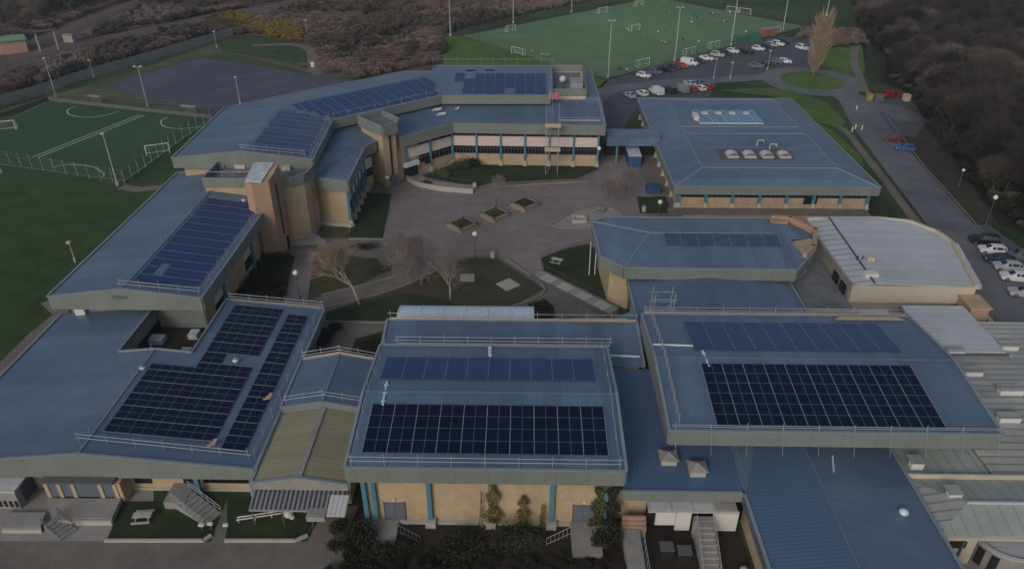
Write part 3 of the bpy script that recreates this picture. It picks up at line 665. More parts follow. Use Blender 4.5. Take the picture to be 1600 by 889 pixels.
# ---------- dining octagon
o = bld('dining', 'dining_block', 'octagonal-ended blue roof with deep grey fascia between courtyard and gymnasium', (26, 97, 0))
OE, OR = 7.5, 8.9
oc = [(13.8, 89.5), (37.3, 89.3), (41.3, 94.6), (43.3, 100.6), (40.8, 104.4), (37.6, 105.3), (12.6, 105.2), (10.5, 103.8), (10.9, 92.8)]
rg = [(18.3, 97.4), (36.3, 97.4)]
z3 = lambda p, z: (p[0], p[1], z)
roof_part(o, [[z3(oc[0], OE), z3(oc[1], OE), z3(rg[1], OR), z3(rg[0], OR)], [z3(oc[6], OE), z3(oc[5], OE), z3(rg[1], OR), z3(rg[0], OR)][::-1],
    [z3(oc[7], OE), z3(oc[8], OE), z3(rg[0], OR)], [z3(oc[8], OE), z3(oc[0], OE), z3(rg[0], OR)], [z3(oc[6], OE), z3(oc[7], OE), z3(rg[0], OR)],
    [z3(oc[1], OE), (39.9, 93.2, OE), (38.6, 95.4, OE+.5), (38.9, 97.4, OE+.6), z3(rg[1], OR)], [(38.9, 97.4, OE+.6), (42.2, 98.6, OE), (42.3, 101.0, OE), (40.2, 103.2, OE+.1), (37.4, 103.4, OE+.3), z3(rg[1], OR)], [z3(rg[1], OR), (37.4, 103.4, OE+.3), z3(oc[5], OE)]], 'roof_X')
fascia_ring(o, oc, OE, 1.7)
wall(o, [(12.2, 92.4), (14.6, 90.8), (36.8, 90.8), (41.2, 95.2), (42.5, 100), (40, 103.6), (37, 104.4), (13.5, 104.4), (11.6, 103)], 0, 6.0)
b = MB(); cc = Vector((41.3, 98.5))
pp = [(39.6, 92.9), (41.6, 95.2), (43.6, 100.6), (41.0, 104.6), (38.4, 105.0)]
for k in range(4):
    a, c2 = Vector((*pp[k], OE)), Vector((*pp[k+1], OE)); dd = (c2-a).normalized(); b.obox((a+c2)/2+Vector((-.1, 0, .3)), dd, (-dd.y, dd.x, 0), (0, 0, 1), (c2-a).length/2+.15, .32, .45)
b.build('parapet', 'brick_pink', o, label='brown stepped parapet round the broken roof end')
MB().prism([(38.4, 95.2), (39.7, 93.1), (41.4, 95.4), (42.2, 98.3), (38.8, 97.2)], OE-.4, OE+.25).build('deck', 'brick', o)
MB().prism([(37.5, 103.3), (40.2, 103.1), (40.6, 104.2), (37.8, 104.9)], OE-.4, OE+.45).build('deck', 'brick_pink', o)
MB().box(20.5, 95.2, 8.6, 34.8, 97.0, 8.68) and None
t = MB()
for a, c2 in ((oc[7], rg[0]), (oc[0], rg[0])): t.tube((*a, OE+.05), (*c2, OR+.03), .10, 4)
t.tube((*rg[0], OR+.03), (*rg[1], OR+.03), .10, 4); t.build('ridge_cap', 'trim_blue', o)
for x in (12.0, 12.9): MB().tube((x-1.9, 99.8+x*.2-2, 0), (x-1.9, 99.8+x*.2-2, 5.8), .08, 6).build('flue', 'white', o)
bx(o, 'downpipe', 14.9, 90.3, .2, 15.1, 90.6, 6, 'gutter')
dl = bld('dlink', 'dining_link', 'low blue gabled roof joining the dining block to the gymnasium', (26, 83, 0))
gable(dl, 14.6, 36.8, 76.4, 90.6, 5.2, 6.2, 'Y', 'roof_X', .9)
wall(dl, [(15.2, 77), (36.2, 77), (36.2, 90), (15.2, 90)], 0, 4.4)
MB().prism([(9.2, 77.6), (14.5, 77.6), (14.5, 81.2)], 5.5, 6.0).build('corner_roof', 'roof_X', dl)
MB().prism([(9.8, 77.8), (14.3, 77.8), (14.3, 80.8)], 0, 5.5).build('wall', 'dark', dl)
# ---------- library, hipped double court roof
l = bld('lib', 'library_block', 'wide single-storey block with double hipped blue roof, top right', (45, 150, 0))
LX0, LX1, LY0, LY1, LE, LR = 26.9, 63.4, 124.2, 177.0, 4.7, 6.6
sx0, sx1 = 32.4, 57.0; yA, yB, yC, yD = 128.6, 147.0, 151.2, 170.0
E_ = lambda x, y: (x, y, LE); K = lambda x, y: (x, y, LR); V_ = lambda x, y: (x, y, 5.5)
roof_part(l, [[E_(LX0, LY0), E_(LX1, LY0), K(sx1, yA), K(sx0, yA)], [E_(LX1, LY0), E_(LX1, LY1), K(sx1, yD), K(sx1, yC), (sx1+1.6, 149.1, 6.2), K(sx1, yB), K(sx1, yA)], [E_(LX1, LY1), E_(LX0, LY1), K(sx0, yD), K(sx1, yD)], [E_(LX0, LY1), E_(LX0, LY0), K(sx0, yA), K(sx0, yB), (sx0-1.6, 149.1, 6.2), K(sx0, yC), K(sx0, yD)]], 'roof_Y')
roof_part(l, [[K(sx0, yB), K(sx1, yB), (sx1+1.6, 149.1, 6.2), (sx0-1.6, 149.1, 6.2)], [K(sx0, yC), K(sx1, yC), (sx1+1.6, 149.1, 6.2), (sx0-1.6, 149.1, 6.2)]], 'roof_Y')
def court(y0, y1, cx0, cx1, cy0, cy1, zc):
    roof_part(l, [[K(sx0, y0), K(sx1, y0), (cx1, cy0, zc), (cx0, cy0, zc)], [K(sx1, y0), K(sx1, y1), (cx1, cy1, zc), (cx1, cy0, zc)], [K(sx1, y1), K(sx0, y1), (cx0, cy1, zc), (cx1, cy1, zc)], [K(sx0, y1), K(sx0, y0), (cx0, cy0, zc), (cx0, cy1, zc)]], 'roof_Y')
s0, s1 = at(1127, 249, 5.6), at(1232, 236, 5.6)
court(yA, yB, s0.x, s1.x, s0.y, s1.y+1.2, 5.55)
n0, n1 = at(1093, 193, 5.6), at(1177, 174, 5.6)
court(yC, yD, n0.x, n1.x, n0.y, n1.y, 5.5)
MB().box(s0.x-.1, s0.y-.1, 5.3, s1.x+.1, s1.y+1.3, 5.56).build('light_well', 'gutter', l)
for k in range(4):
    cx1_ = s0.x+(s1.x-s0.x)*(.17+.235*k); yy = s0.y+.6
    b = MB(); b.box(cx1_-1.1, yy, 5.57, cx1_+1.1, yy+2.4, 6.0); b.build('skylight_kerb', 'concrete_lt', l)
    b = MB()
    for j in range(5):
        a0, a1 = math.pi*j/5, math.pi*(j+1)/5
        b.face([(cx1_-1.0*math.cos(a0), yy+.1, 6.0+.45*math.sin(a0)), (cx1_-1.0*math.cos(a1), yy+.1, 6.0+.45*math.sin(a1)), (cx1_-1.0*math.cos(a1), yy+2.3, 6.0+.45*math.sin(a1)), (cx1_-1.0*math.cos(a0), yy+2.3, 6.0+.45*math.sin(a0))][::-1])
    b.build('skylight', 'roof_pale', l)
MB().box(n0.x, n0.y, 5.2, n1.x, n1.y, 5.7).build('rooflight_kerb', 'white', l)
ww = (n1.x-n0.x)/9
for k in range(9):
    b = MB().box(n0.x+ww*k+.12, n0.y+.2, 5.71, n0.x+ww*(k+1)-.12, n1.y-.3, 5.78+.25*(k % 2 == 0)); b.build('pane', 'sky_glass', l)
    if k % 2: MB().box(n0.x+ww*k+.05, n1.y-2.9, 5.8, n0.x+ww*(k+1)-.05, n1.y-1.6, 6.0).build('vent', 'white', l)
q = at(1094, 182, 6.3); MB().box(q.x-1.4, q.y-.8, 5.5, q.x-.3, q.y+2, 6.5).build('roof_plant', 'white', l)
for q in (at(1188, 224, 6.4), at(1208, 230, 6.4)):
 b = MB(); b.tube((q.x-.6, q.y, 5.8), (q.x-.6, q.y, 7.0), .14, 6); b.tube((q.x-.6, q.y, 7.0), (q.x+.6, q.y, 7.0), .14, 6); b.tube((q.x+.6, q.y, 7.0), (q.x+.6, q.y, 6.5), .14, 6); b.build('flue', 'concrete_lt', l)
t = MB(); hp = [((LX0, LY0, LE), K(sx0, yA)), ((LX1, LY0, LE), K(sx1, yA)), ((LX0, LY1, LE), K(sx0, yD)), ((LX1, LY1, LE), K(sx1, yD)), (K(sx0, yA), K(sx1, yA)), (K(sx0, yA), K(sx0, yB)), (K(sx1, yA), K(sx1, yB)), (K(sx0, yB), K(sx1, yB)), (K(sx0, yC), K(sx1, yC)), (K(sx0, yC), K(sx0, yD)), (K(sx1, yC), K(sx1, yD)), (K(sx0, yD), K(sx1, yD))]
for a, c2 in hp: t.tube(Vector(a)+Vector((0, 0, .0)), Vector(c2)+Vector((0, 0, .0)), .13, 4)
t.build('ridge_cap', 'trim_blue', l)
fascia_ring(l, [(LX0, LY0), (LX1, LY0), (LX1, LY1), (LX0, LY1)], LE, 1.5)
wall(l, [(LX0+1.2, LY0+1.2), (LX1-1.2, LY0+1.2), (LX1-1.2, LY1-1.2), (LX0+1.2, LY1-1.2)], 0, 4.4)
facade(l, (LX0+1.2, LY0+1.2), (LX1-1.2, LY0+1.2), 7, [(0, .9, 'sill'), (2.1, 3.2, 'win')], ztop=3.3, colw=.28, mull=5)
facade(l, (LX0+1.2, LY1-1.2), (LX0+1.2, LY0+1.2), 10, [(0, .9, 'sill'), (2.1, 3.2, 'win')], ztop=3.3, colw=.28, mull=4)
d_ = bx(l, 'door', 50.8, LY0+1.0, .1, 53.2, LY0+1.15, 3.1, 'glass')
# walkway in front
MB().box(28, 119.3, .0, 58, 120.0, 1.1).build('retaining_wall', 'brick_pink', None, label='low brown brick wall along the walkway before the library block', cat='wall')
sheet('walkway', [(26, 120.0), (62, 120.0), (62, 124.6), (26, 124.6)], .35, 'path', th=.34)
# covered bridge to the main building
br = bld('bridge', 'covered_bridge', 'short blue-roofed high link between main building and library', (22, 150, 0))
a, c2 = at(945, 205, 7), at(1012, 212, 7)
bx(br, 'roof', 16.8, 146.5, 5.9, 27.6, 150.3, 6.3, 'roof_Y'); bx(br, 'wall', 16.8, 146.7, 3.9, 27.6, 150.1, 5.9, 'roof_D')
for x in (19,): bx(br, 'column', x-.2, 147, 0, x+.2, 147.4, 3.9, 'turquoise')
bx(br, 'wall', 16.8, 151.5, 0, 28, 152, 3.0, 'dark')
# ---------- main building: lower and upper roofs
m = bld('main', 'main_building', 'long angled three-storey teaching block with blue roofs round the far side of the courtyard', (-15, 150, 0))
UE, UR = 12.0, 13.3
n1_, n2_, n3_, n4_ = (-35.6, 117.3), (-36.9, 137.6), (-17.6, 153.9), (5.2, 154.3)
f1_, f2_, f2b, f2c, f3_, f3b, f4_ = (-59.3, 117.6), (-60.0, 144.6), (-50.5, 153.3), (-28.2, 172.2), (-21.7, 172.9), (-21.1, 177.6), (5.8, 178.0)
r1_, r2_, r3_, r4_ = (-47.4, 117.5), (-48.2, 142.2), (-19.5, 167.0), (5.5, 167.2)
Z_ = lambda p, z: (p[0], p[1], z)
roof_part(m, [[Z_(n1_, UE), Z_(n2_, UE), Z_(r2_, UR), Z_(r1_, UR)], [Z_(r1_, UR), Z_(r2_, UR), Z_(f2_, UE), Z_(f1_, UE)]], 'roof_Y')
roof_part(m, [[Z_(n2_, UE), Z_(n3_, UE), Z_(r3_, UR), Z_(r2_, UR)], [Z_(r2_, UR), Z_(r3_, UR), Z_(f2c, UE), Z_(f2b, UE), Z_(f2_, UE)]], 'roof_D')
roof_part(m, [[Z_(n3_, UE), Z_(n4_, UE), Z_(r4_, UR), Z_(r3_, UR)], [Z_(r3_, UR), Z_(r4_, UR), Z_(f4_, UE), Z_(f3b, UE), Z_(f3_, UE), Z_(f2c, UE)]], 'roof_X')
ring = [Z_(n1_, UE), Z_(n2_, UE), Z_(n3_, UE), Z_(n4_, UE), Z_(r4_, UR), Z_(f4_, UE), Z_(f3b, UE), Z_(f3_, UE), Z_(f2c, UE), Z_(f2b, UE), Z_(f2_, UE), Z_(f1_, UE), Z_(r1_, UR)]
# fascias face outward by hand: inner elbow segments need the courtyard side
def band(parent, a, c, h, side, m='fascia', th=.18, name='fascia'):
    a, c = Vector(a), Vector(c); d = Vector((c.x-a.x, c.y-a.y, 0)).normalized(); o = Vector((d.y, -d.x, 0))*side; zb = min(a.z, c.z)-h
    q = [Vector((a.x, a.y, zb)), Vector((c.x, c.y, zb)), c+Vector((0, 0, .06)), a+Vector((0, 0, .06))]; qo = [v+o*th for v in q]; b = MB()
    b.face(qo if side > 0 else qo[::-1]); b.face(q[::-1] if side > 0 else q)
    for k in range(4): b.face([q[k], q[(k+1) % 4], qo[(k+1) % 4], qo[k]])
    b.build(name, ('fascia_s' if m == 'fascia' and abs(d.y) > .8 else m), parent)
    dd = (c-a).normalized(); MB().obox((a+c)/2+o*(th/2+.01)+Vector((0, 0, .1)), dd, o, dd.cross(o), (c-a).length/2+th*.5, th/2+.06, .05).build('gutter', 'trim_blue', parent)
for k in range(len(ring)): band(m, ring[k], ring[(k+1) % len(ring)], 1.7, 1)
inn = [(-37.4, 118.6), (-38.4, 138.4), (-18.2, 155.4), (4.4, 155.8), (4.8, 177.2), (-21, 177), (-21.6, 172.3), (-28, 171.5), (-50, 152.8), (-59, 144), (-58.3, 118.8)]
MB().prism(inn, 0, 11.7).build('wall', 'brick', m)
# clerestory strip under the upper fascia
for (a, c2, n) in (((-38.3, 138.4), (-18.2, 155.35), 6), ((-18.2, 155.35), (4.4, 155.75), 6)):
    facade(m, a, c2, n, [(9.6, 10.5, 'win')], cols=False, mull=6)
# lower roof
LE2 = 9.1
m1_, m2_, m3_ = (15.9, 143.9), (-14.5, 144.9), (-24.0, 136.2)
roof_part(m, [[(15.9, 143.9, LE2), (15.9, 155.9, 10.0), (4.4, 155.9, 10.0), (-18.1, 155.3, 10.0), (-14.5, 144.9, LE2)]], 'roof_X')
roof_part(m, [[(-14.5, 144.9, LE2), (-18.1, 155.3, 10.0), (-29.0, 146.2, 10.0), (-24.0, 136.2, LE2)]], 'roof_D')
roof_part(m, [[(4.9, 155.9, 10.0), (15.9, 155.9, 10.0), (15.6, 181, 10.0), (4.9, 181, 10.0)]], 'roof_X')
for a, c2 in (((-24.0, 136.2, LE2), (-14.5, 144.9, LE2)), ((-14.5, 144.9, LE2), (15.9, 143.9, LE2)), ((15.9, 143.9, LE2), (15.9, 155.9, 10.0)), ((15.9, 155.9, 10.0), (15.6, 181, 10.0))): band(m, a, c2, 1.95, 1)
MB().prism([(14.9, 145.3), (14.9, 180), (5, 180), (4.3, 156), (-17.9, 155.3), (-30, 146.5), (-25.0, 136.6), (-14.9, 146.0)], 0, 8.9).build('wall', 'brick', m)
spec = [(0, 1.3, 'sill'), (2.45, 4.15, 'win'), (4.15, 6.2, 'pan'), (6.2, 7.1, 'win')]
facade(m, (-14.9, 146.0), (14.9, 145.3), 6, spec, mull=7)
facade(m, (-23.4, 138.2), (-14.9, 146.0), 2, spec, last=False, mull=5)
# plant well on the right end
pr = [(5.6, 158.6), (13.0, 158.6), (13.6, 178.5), (5.9, 178.5)]
b = MB()
for k in range(4):
    a, c2 = Vector((*pr[k], 0)), Vector((*pr[(k+1) % 4], 0)); d_ = (c2-a).normalized(); b.obox((a+c2)/2+Vector((0, 0, 11.5)), d_, (-d_.y, d_.x, 0), (0, 0, 1), (c2-a).length/2+.15, .15, .75)
b.build('plant_screen', 'fascia', m)
MB().prism([(5.8, 158.7), (12.9, 158.7), (13.4, 178.3), (6, 178.3)], 9.9, 10.72).build('plant_plinth', 'panel_white', m)
MB().box(6.2, 160, 10.73, 12.8, 177, 10.8).build('plant_floor', 'roof_flat', m)
MB().box(9.9, 163.5, 10.81, 12.6, 168.5, 12.0).build('air_handler', 'galv', m); MB().ball((8.3, 168, 11.7), .8, 8, 6).build('extract_dome', 'white', m); MB().box(6.6, 162.5, 10.81, 8.2, 166, 11.6).build('air_handler', 'gutter', m)
for px in (736, 765): q = at(px, 111, 12.7); MB().box(q.x-1.1, q.y-.5, 12.3, q.x+1.1, q.y+.5, 12.85).build('roof_vent', 'dark', m)
# entrance recess
q0, q1 = at(630, 262, 0), at(652, 262, 0)
MB().obox(Vector((-22.6, 138.4, 1.4)), Vector((.737, .676, 0)), Vector((.676, -.737, 0)), (0, 0, 1), 1.5, .25, 1.4).build('door', 'glass', m)
MB().obox(Vector((-22.4, 137.9, 3.2)), Vector((.737, .676, 0)), Vector((.676, -.737, 0)), (0, 0, 1), 1.7, .5, .35).build('entrance_sign', 'white', m)
MB().obox(Vector((-19.5, 141.6, 2.6)), Vector((.737, .676, 0)), Vector((.676, -.737, 0)), (0, 0, 1), .8, .25, .6).build('window', 'glass', m)
# B4: small lower roof left of the far tower
k4 = [(-36.0, 116.9), (-29.6, 115.2), (-29.8, 131.4), (-28.2, 134.2), (-30.5, 138.0), (-37.6, 138.2)]
roof_part(m, [[(-36.0, 116.9, 9.1), (-29.6, 115.2, 9.1), (-29.8, 131.4, 9.1), (-28.2, 134.2, 9.1), (-31.5, 142.8, 9.9), (-38.0, 138.2, 9.9), (-37.0, 117, 9.9)]], 'roof_Y')
for a, c2 in (((-37.0, 116.9, 9.1), (-29.6, 115.2, 9.1)), ((-29.6, 115.2, 9.1), (-29.8, 131.4, 9.1)), ((-29.8, 131.4, 9.1), (-28.2, 134.2, 9.1))): band(m, a, c2, 1.9, 1)
MB().prism([(-37, 118.0), (-30.4, 116.6), (-30.6, 131.8), (-29.4, 134.4), (-32, 138), (-38.2, 138)], 0, 8.9).build('wall', 'brick', m)
facade(m, (-30.4, 116.6), (-30.6, 131.8), 5, spec, mull=3)
facade(m, (-30.6, 131.8), (-29.4, 134.4), 1, spec, cols=False, mull=3)
MB().prism([(-36.9, 117.3), (-30.0, 115.9), (-30.0, 116.3), (-36.9, 117.9)], 0, .7).build('plinth', 'concrete_lt', m)
# far tower
T2 = [(-32.0, 138.6), (-28.1, 142.0), (-24.2, 137.3), (-24.1, 135.0), (-26.4, 132.8)]
tw = bld('tower2', 'far_stair_tower', 'buff brick stair tower with grey parapet at the bend of the main building', (-28, 137, 0), 'tower')
MB().prism([(-31.6, 138.3), (-28.1, 141.4), (-24.6, 137.0), (-24.6, 135.3), (-26.7, 133.4)], 0, 10.9).build('wall', 'brick', tw)
for k in range(5): band(tw, (*T2[k], 12.5), (*T2[(k+1) % 5], 12.5), 1.9, -1)
MB().prism([(-31.9, 138.5), (-28.1, 141.7), (-24.3, 137.2), (-24.3, 135.1), (-26.5, 133)], 11.3, 11.6).build('roof', 'roof_flat', tw)
a = Vector((-25.5, 134.28, 5.9)); dv_ = Vector((2.1, 1.9, 0)).normalized(); MB().obox(a, dv_, (dv_.y, -dv_.x, 0), (0, 0, 1), .16, .08, 4.6).build('slit_window', 'dark', tw)
MB().obox(Vector((-25.3, 134.3, 1.2)), dv_, (dv_.y, -dv_.x, 0), (0, 0, 1), .8, .12, 1.2).build('door', 'grey_door', tw)
# near stair block: rounded plant terrace and brick tower
tb = bld('tower1', 'near_stair_block', 'tall buff and pink brick stair tower with pale metal cap beside a rounded block', (-42, 110, 0), 'tower')
rc = smooth_poly([(-51.6, 110.4), (-39.0, 110.4), (-36.4, 111.6), (-35.4, 113.6), (-35.4, 117.1), (-51.6, 117.1)], 0)
rcs = [(-51.6, 110.4), (-39.4, 110.4), (-37.4, 110.9), (-36.0, 112.2), (-35.5, 114), (-35.5, 117.1), (-51.6, 117.1)]
MB().prism([(p[0]*.998-.05, p[1]) for p in rcs], 0, 10.0).build('wall', 'brick', tb)
for k in range(len(rcs)):
    if k == 5: continue
    band(tb, (*rcs[k], 11.4), (*rcs[(k+1) % len(rcs)], 11.4), 1.5, 1)
MB().prism(rcs, 10.2, 10.35).build('roof', 'roof_flat', tb)
q = [(-42.9, 105.2), (-41.6, 104.4), (-39.2, 105.3), (-38.9, 107.6), (-38.9, 110.2), (-42.9, 110.2)]
MB().prism(q, 0, lambda p: 13.0+(p[1]-104.4)*.20).build('tower_wall', 'brick_pink', tb)
MB().prism([(-42.6, 105.0), (-40.1, 104.8), (-39.5, 110.0), (-42.8, 110.0)], lambda p: 13.05+(p[1]-104.4)*.20, lambda p: 13.25+(p[1]-104.4)*.20).build('roof_cap', 'tarp', tb)
bx(tb, 'slit_window', -38.88, 107.2, 3.2, -38.8, 107.5, 12, 'dark'); bx(tb, 'door', -38.9, 108, 0, -38.8, 109, 2.2, 'dark')
MB().tube((-35.3, 113.6, .2), (-35.3, 113.6, 10), .09, 6).build('downpipe', 'gutter', tb)
for px, py, w_, m_ in ((375, 257, .9, 'cream'), (437, 253, 1.3, 'timber'), (447, 260, .7, 'cream'), (347, 257, .4, 'galv'), (335, 257, .6, 'trim_blue'), (470, 256, .8, 'timber')):
    q = at(px, py, 11.0); MB().box(q.x-w_, q.y-.4, 10.36, q.x+w_, q.y+.5, 11.0).build('roof_unit', m_, tb)
# concrete ramp at near tower
MB().prism(XY([(447, 372), (490, 368), (510, 380), (475, 384), (448, 385)]), 0, .5).build('entrance_slab', 'concrete', None, label='grey slab ramp at the foot of the near stair tower', cat='ramp')
# ---------- B2 wing
b2 = bld('wing', 'left_wing', 'two-storey gabled wing running back on the left with a dense solar array', (-51, 100, 0))
BX0, BX1, BY0, BY1, BE, BR = -60.6, -41.0, 79.8, 120.5, 8.0, 9.25
gable(b2, BX0, BX1, BY0, BY1, BE, BR, 'Y', 'roof_Y', 1.8)
wall(b2, [(BX0+1, BY0+2.0), (BX1-1.0, BY0+2.0), (BX1-1.0, BY1-.5), (BX0+1, BY1-.5)], 0, 7.6)
wall(b2, [(BX0+1, BY0+1.85), (BX1-1.1, BY0+1.85), (BX1-1.1, BY0+1.99), (BX0+1, BY0+1.99)], 1.9, 6.3, 'fascia')
for y, w_ in ((86.5, 1.5), (98.6, 1.4)):
    bx(b2, 'spandrel_panel', BX1-1.0, y-w_, 3.6, BX1-.9, y+w_, 5.9, 'panel_white'); bx(b2, 'window', BX1-1.0, y-w_, 1.9, BX1-.93, y+w_, 3.58, 'glass')
    bx(b2, 'column', BX1-1.0, y+w_+.1, 0, BX1-.6, y+w_+.5, 6.1, 'turquoise')
bx(b2, 'louvre', -52.2, BY0-.02-.24, 7.9, -50.4, BY0-.185, 8.3, 'gutter')
q = at(360, 488, 5.3); bx(b2, 'wall_vent', -58.8, BY0+1.2, 4.3, -57.5, BY0+1.84, 5.6, 'white')
# ---------- B1 front left block
b1 = bld('left', 'front_left_block', 'broad single-storey block at front left with wide grey gable and light well', (-43, 68, 0))
AX0, AX1, AY0, AY1, AE, AR = -61.0, -26.7, 54.0, 83.4, 4.1, 5.9
xm = (AX0+AX1)/2; sl = (AR-AE)/(AX1-xm)
zz = lambda x: AR-abs(x-xm)*sl
hx0, hx1, hy0, hy1 = -48.2, -39.6, 71.6, 80.9
def zr_(x, y): return (x, y, zz(x))
L_ = []
L_.append([zr_(AX0, AY0), zr_(hx0, AY0), zr_(hx0, 81.7), zr_(AX0, 81.7)]); L_.append([zr_(hx0, AY0), zr_(xm, AY0), zr_(xm, hy0), zr_(hx0, hy0)])
L_.append([zr_(xm, AY0), zr_(hx1, AY0), zr_(hx1, hy0), zr_(xm, hy0)]); L_.append([zr_(hx1, AY0), zr_(AX1, AY0), zr_(AX1, AY1), zr_(hx1, AY1)])
roof_part(b1, L_, 'roof_Y')
fascia_ring(b1, [zr_(AX0, AY0), zr_(xm, AY0), zr_(AX1, AY0), zr_(AX1, AY1), zr_(hx1, AY1)], AE, 1.3, closed=False)
band(b1, zr_(AX0, AY0), zr_(AX0, 81.7), 1.3, -1)
wall(b1, [(AX0+.8, AY0+1.0), (hx0, AY0+1.0), (hx0, 81.6), (AX0+.8, 81.6)], 0, 3.6)
wall(b1, [(hx0+.02, AY0+1.0), (hx1-.02, AY0+1.0), (hx1-.02, hy0), (hx0+.02, hy0)], 0, 3.6); wall(b1, [(hx1, AY0+1.0), (AX1-.8, AY0+1.0), (AX1-.8, AY1-.6), (hx1, AY1-.6)], 0, 3.6)
for (xa, xb) in ((hx0-.18, hx0), (hx1, hx1+.18)):
    MB().box(xa, hy0, 2.2, xb, 81.5, zz(xa)+.1).build('well_upstand', 'fascia_s', b1)
MB().prism([(hx0, hy0-.18), (xm, hy0-.18), (hx1, hy0-.18), (hx1, hy0), (xm, hy0), (hx0, hy0)], 2.2, lambda p: zz(p[0])+.1).build('well_upstand', 'fascia', b1)
t = MB()
for a, c2 in (((hx0-.1, hy0-.1), (hx0-.1, 81.5)), ((hx1+.1, hy0-.1), (hx1+.1, 83)), ((hx0-.1, hy0-.1), (xm, hy0-.1)), ((xm, hy0-.1), (hx1+.1, hy0-.1))): t.tube((*a, zz(a[0])+.16), (*c2, zz(c2[0])+.16), .13, 4)
t.tube((xm, AY0, AR+.05), (xm, hy0, AR+.05), .10, 4); t.build('well_coping', 'trim_blue', b1)
MB().box(hx0, hy0, 0, hx1, 81.6, 2.2).build('well_floor', 'soil', b1)
for px, py, w_ in ((244, 528, 1.0), (236, 551, 1.1), (290, 548, .6), (303, 520, .6)):
    q = at(px, py, 2.8); MB().box(q.x-w_, q.y-.7, 2.21, q.x+w_, q.y+.7, 2.9).build('roof_unit', 'tarp', b1)
# front elevation, left to right
def seg(x0, x1, z0, z1, m_, name, dy=0.08): return bx(b1, name, x0, AY0+1.0-dy, z0, x1, AY0+.995, z1, m_)
X = lambda px: at(px, 770, 1.5).x
seg(X(196), X(224), .95, 2.3, 'glass', 'window'); seg(X(275), X(298), .5, 2.3, 'glass', 'window'); seg(X(308), X(388), 1.15, 2.3, 'glass', 'window'); seg(X(50), X(72), .3, 2.3, 'grey_door', 'window'); seg(X(190), X(388), 0, .35, 'concrete_lt', 'plinth', .12)
for px in (303, 391): bx(b1, 'column', X(px)-.22, AY0+.05, 0 if px > 380 else .3, X(px)+.22, AY0+.5, 2.8, 'turquoise')
bx(b1, 'column_base', X(393)-.5, AY0+.1, 0, X(393)+.4, AY0+.9, .8, 'concrete_lt')
# door bay
MB().box(X(68), 52.9, 2.75, X(182), 55, 2.95).build('porch_roof', 'gutter', b1)
for a, c2 in ((76, 90), (96, 112), (118, 155), (161, 178)): bx(b1, 'door', X(a), 53.2, .75, X(c2), 53.32, 2.7, 'grey_door')
for a, c2 in ((70, 76), (90, 96), (112, 118), (155, 161), (178, 184)): bx(b1, 'pier', X(a), 53.1, .7, X(c2), 53.6, 2.74, 'brick')
bx(b1, 'wall', X(184), 53.2, .0, X(190), 55, 2.7, 'brick')
# ---------- link between left block and hall
k = bld('link', 'small_link', 'small blue gabled link roof between the front left block and the hall', (-22, 67, 0))
KX0, KX1, KY0, KY1 = -26.4, -17.2, 62.8, 71.4
gable(k, KX0, KX1, KY0, KY1, 4.6, 5.5, 'Y', 'roof_Y', .5)
wall(k, [(KX0+.3, KY0+.5), (KX1-.3, KY0+.5), (KX1-.3, KY1-.5), (KX0+.3, KY1-.5)], 0, 4.3)
k2 = bld('moss', 'moss_roofed_passage', 'passage with mossy olive corrugated roof between left block and hall', (-22, 57, 0))
gable(k2, -26.4, -17.0, 52.3, 62.6, 4.0, 4.8, 'Y', 'roof_moss', .75, 'concrete')
wall(k2, [(-26, 53.5), (-17.3, 53.5), (-17.3, 62.4), (-26, 62.4)], 0, 3.3)
MB().obox((-21.7, 57.4, 4.86), (1, 0, 0), (0, 1, 0), (0, 0, 1), .28, 5.1, .06).build('ridge_gutter', 'concrete', k2)
cn = thing('ribbed_canopy', 'dark ribbed lean-to canopy below the mossy passage roof', 'canopy', (-21.5, 51.5, 0))
MB().prism([(-26.4, 50.4), (-17.2, 50.4), (-17.2, 53.2), (-26.4, 53.2)], lambda p: 2.4+(p[1]-50.4)*.28, lambda p: 2.46+(p[1]-50.4)*.28).build('ribbed_sheet', 'canopy_rib', cn)
MB().prism([(-18.7, 49.6), (-16.9, 49.6), (-16.9, 51.9), (-18.7, 51.9)], lambda p: 2.52+(p[1]-50.4)*.2, lambda p: 2.58+(p[1]-50.4)*.2).build('ribbed_sheet', 'canopy_white', cn, label='white ribbed sheet at the right end')
MB().box(-20.6, 49.4, 1.9, -18.8, 51.4, 2.5).build('porch', 'concrete', cn)
MB().box(-26.4, 50.3, 2.2, -17.2, 50.39, 2.4).build('fascia', 'concrete', cn)
for x in (-26.2, -23.3, -20.5, -17.4): MB().tube((x, 50.5, 0), (x, 50.5, 2.3), .07, 6).build('post', 'gutter', cn)
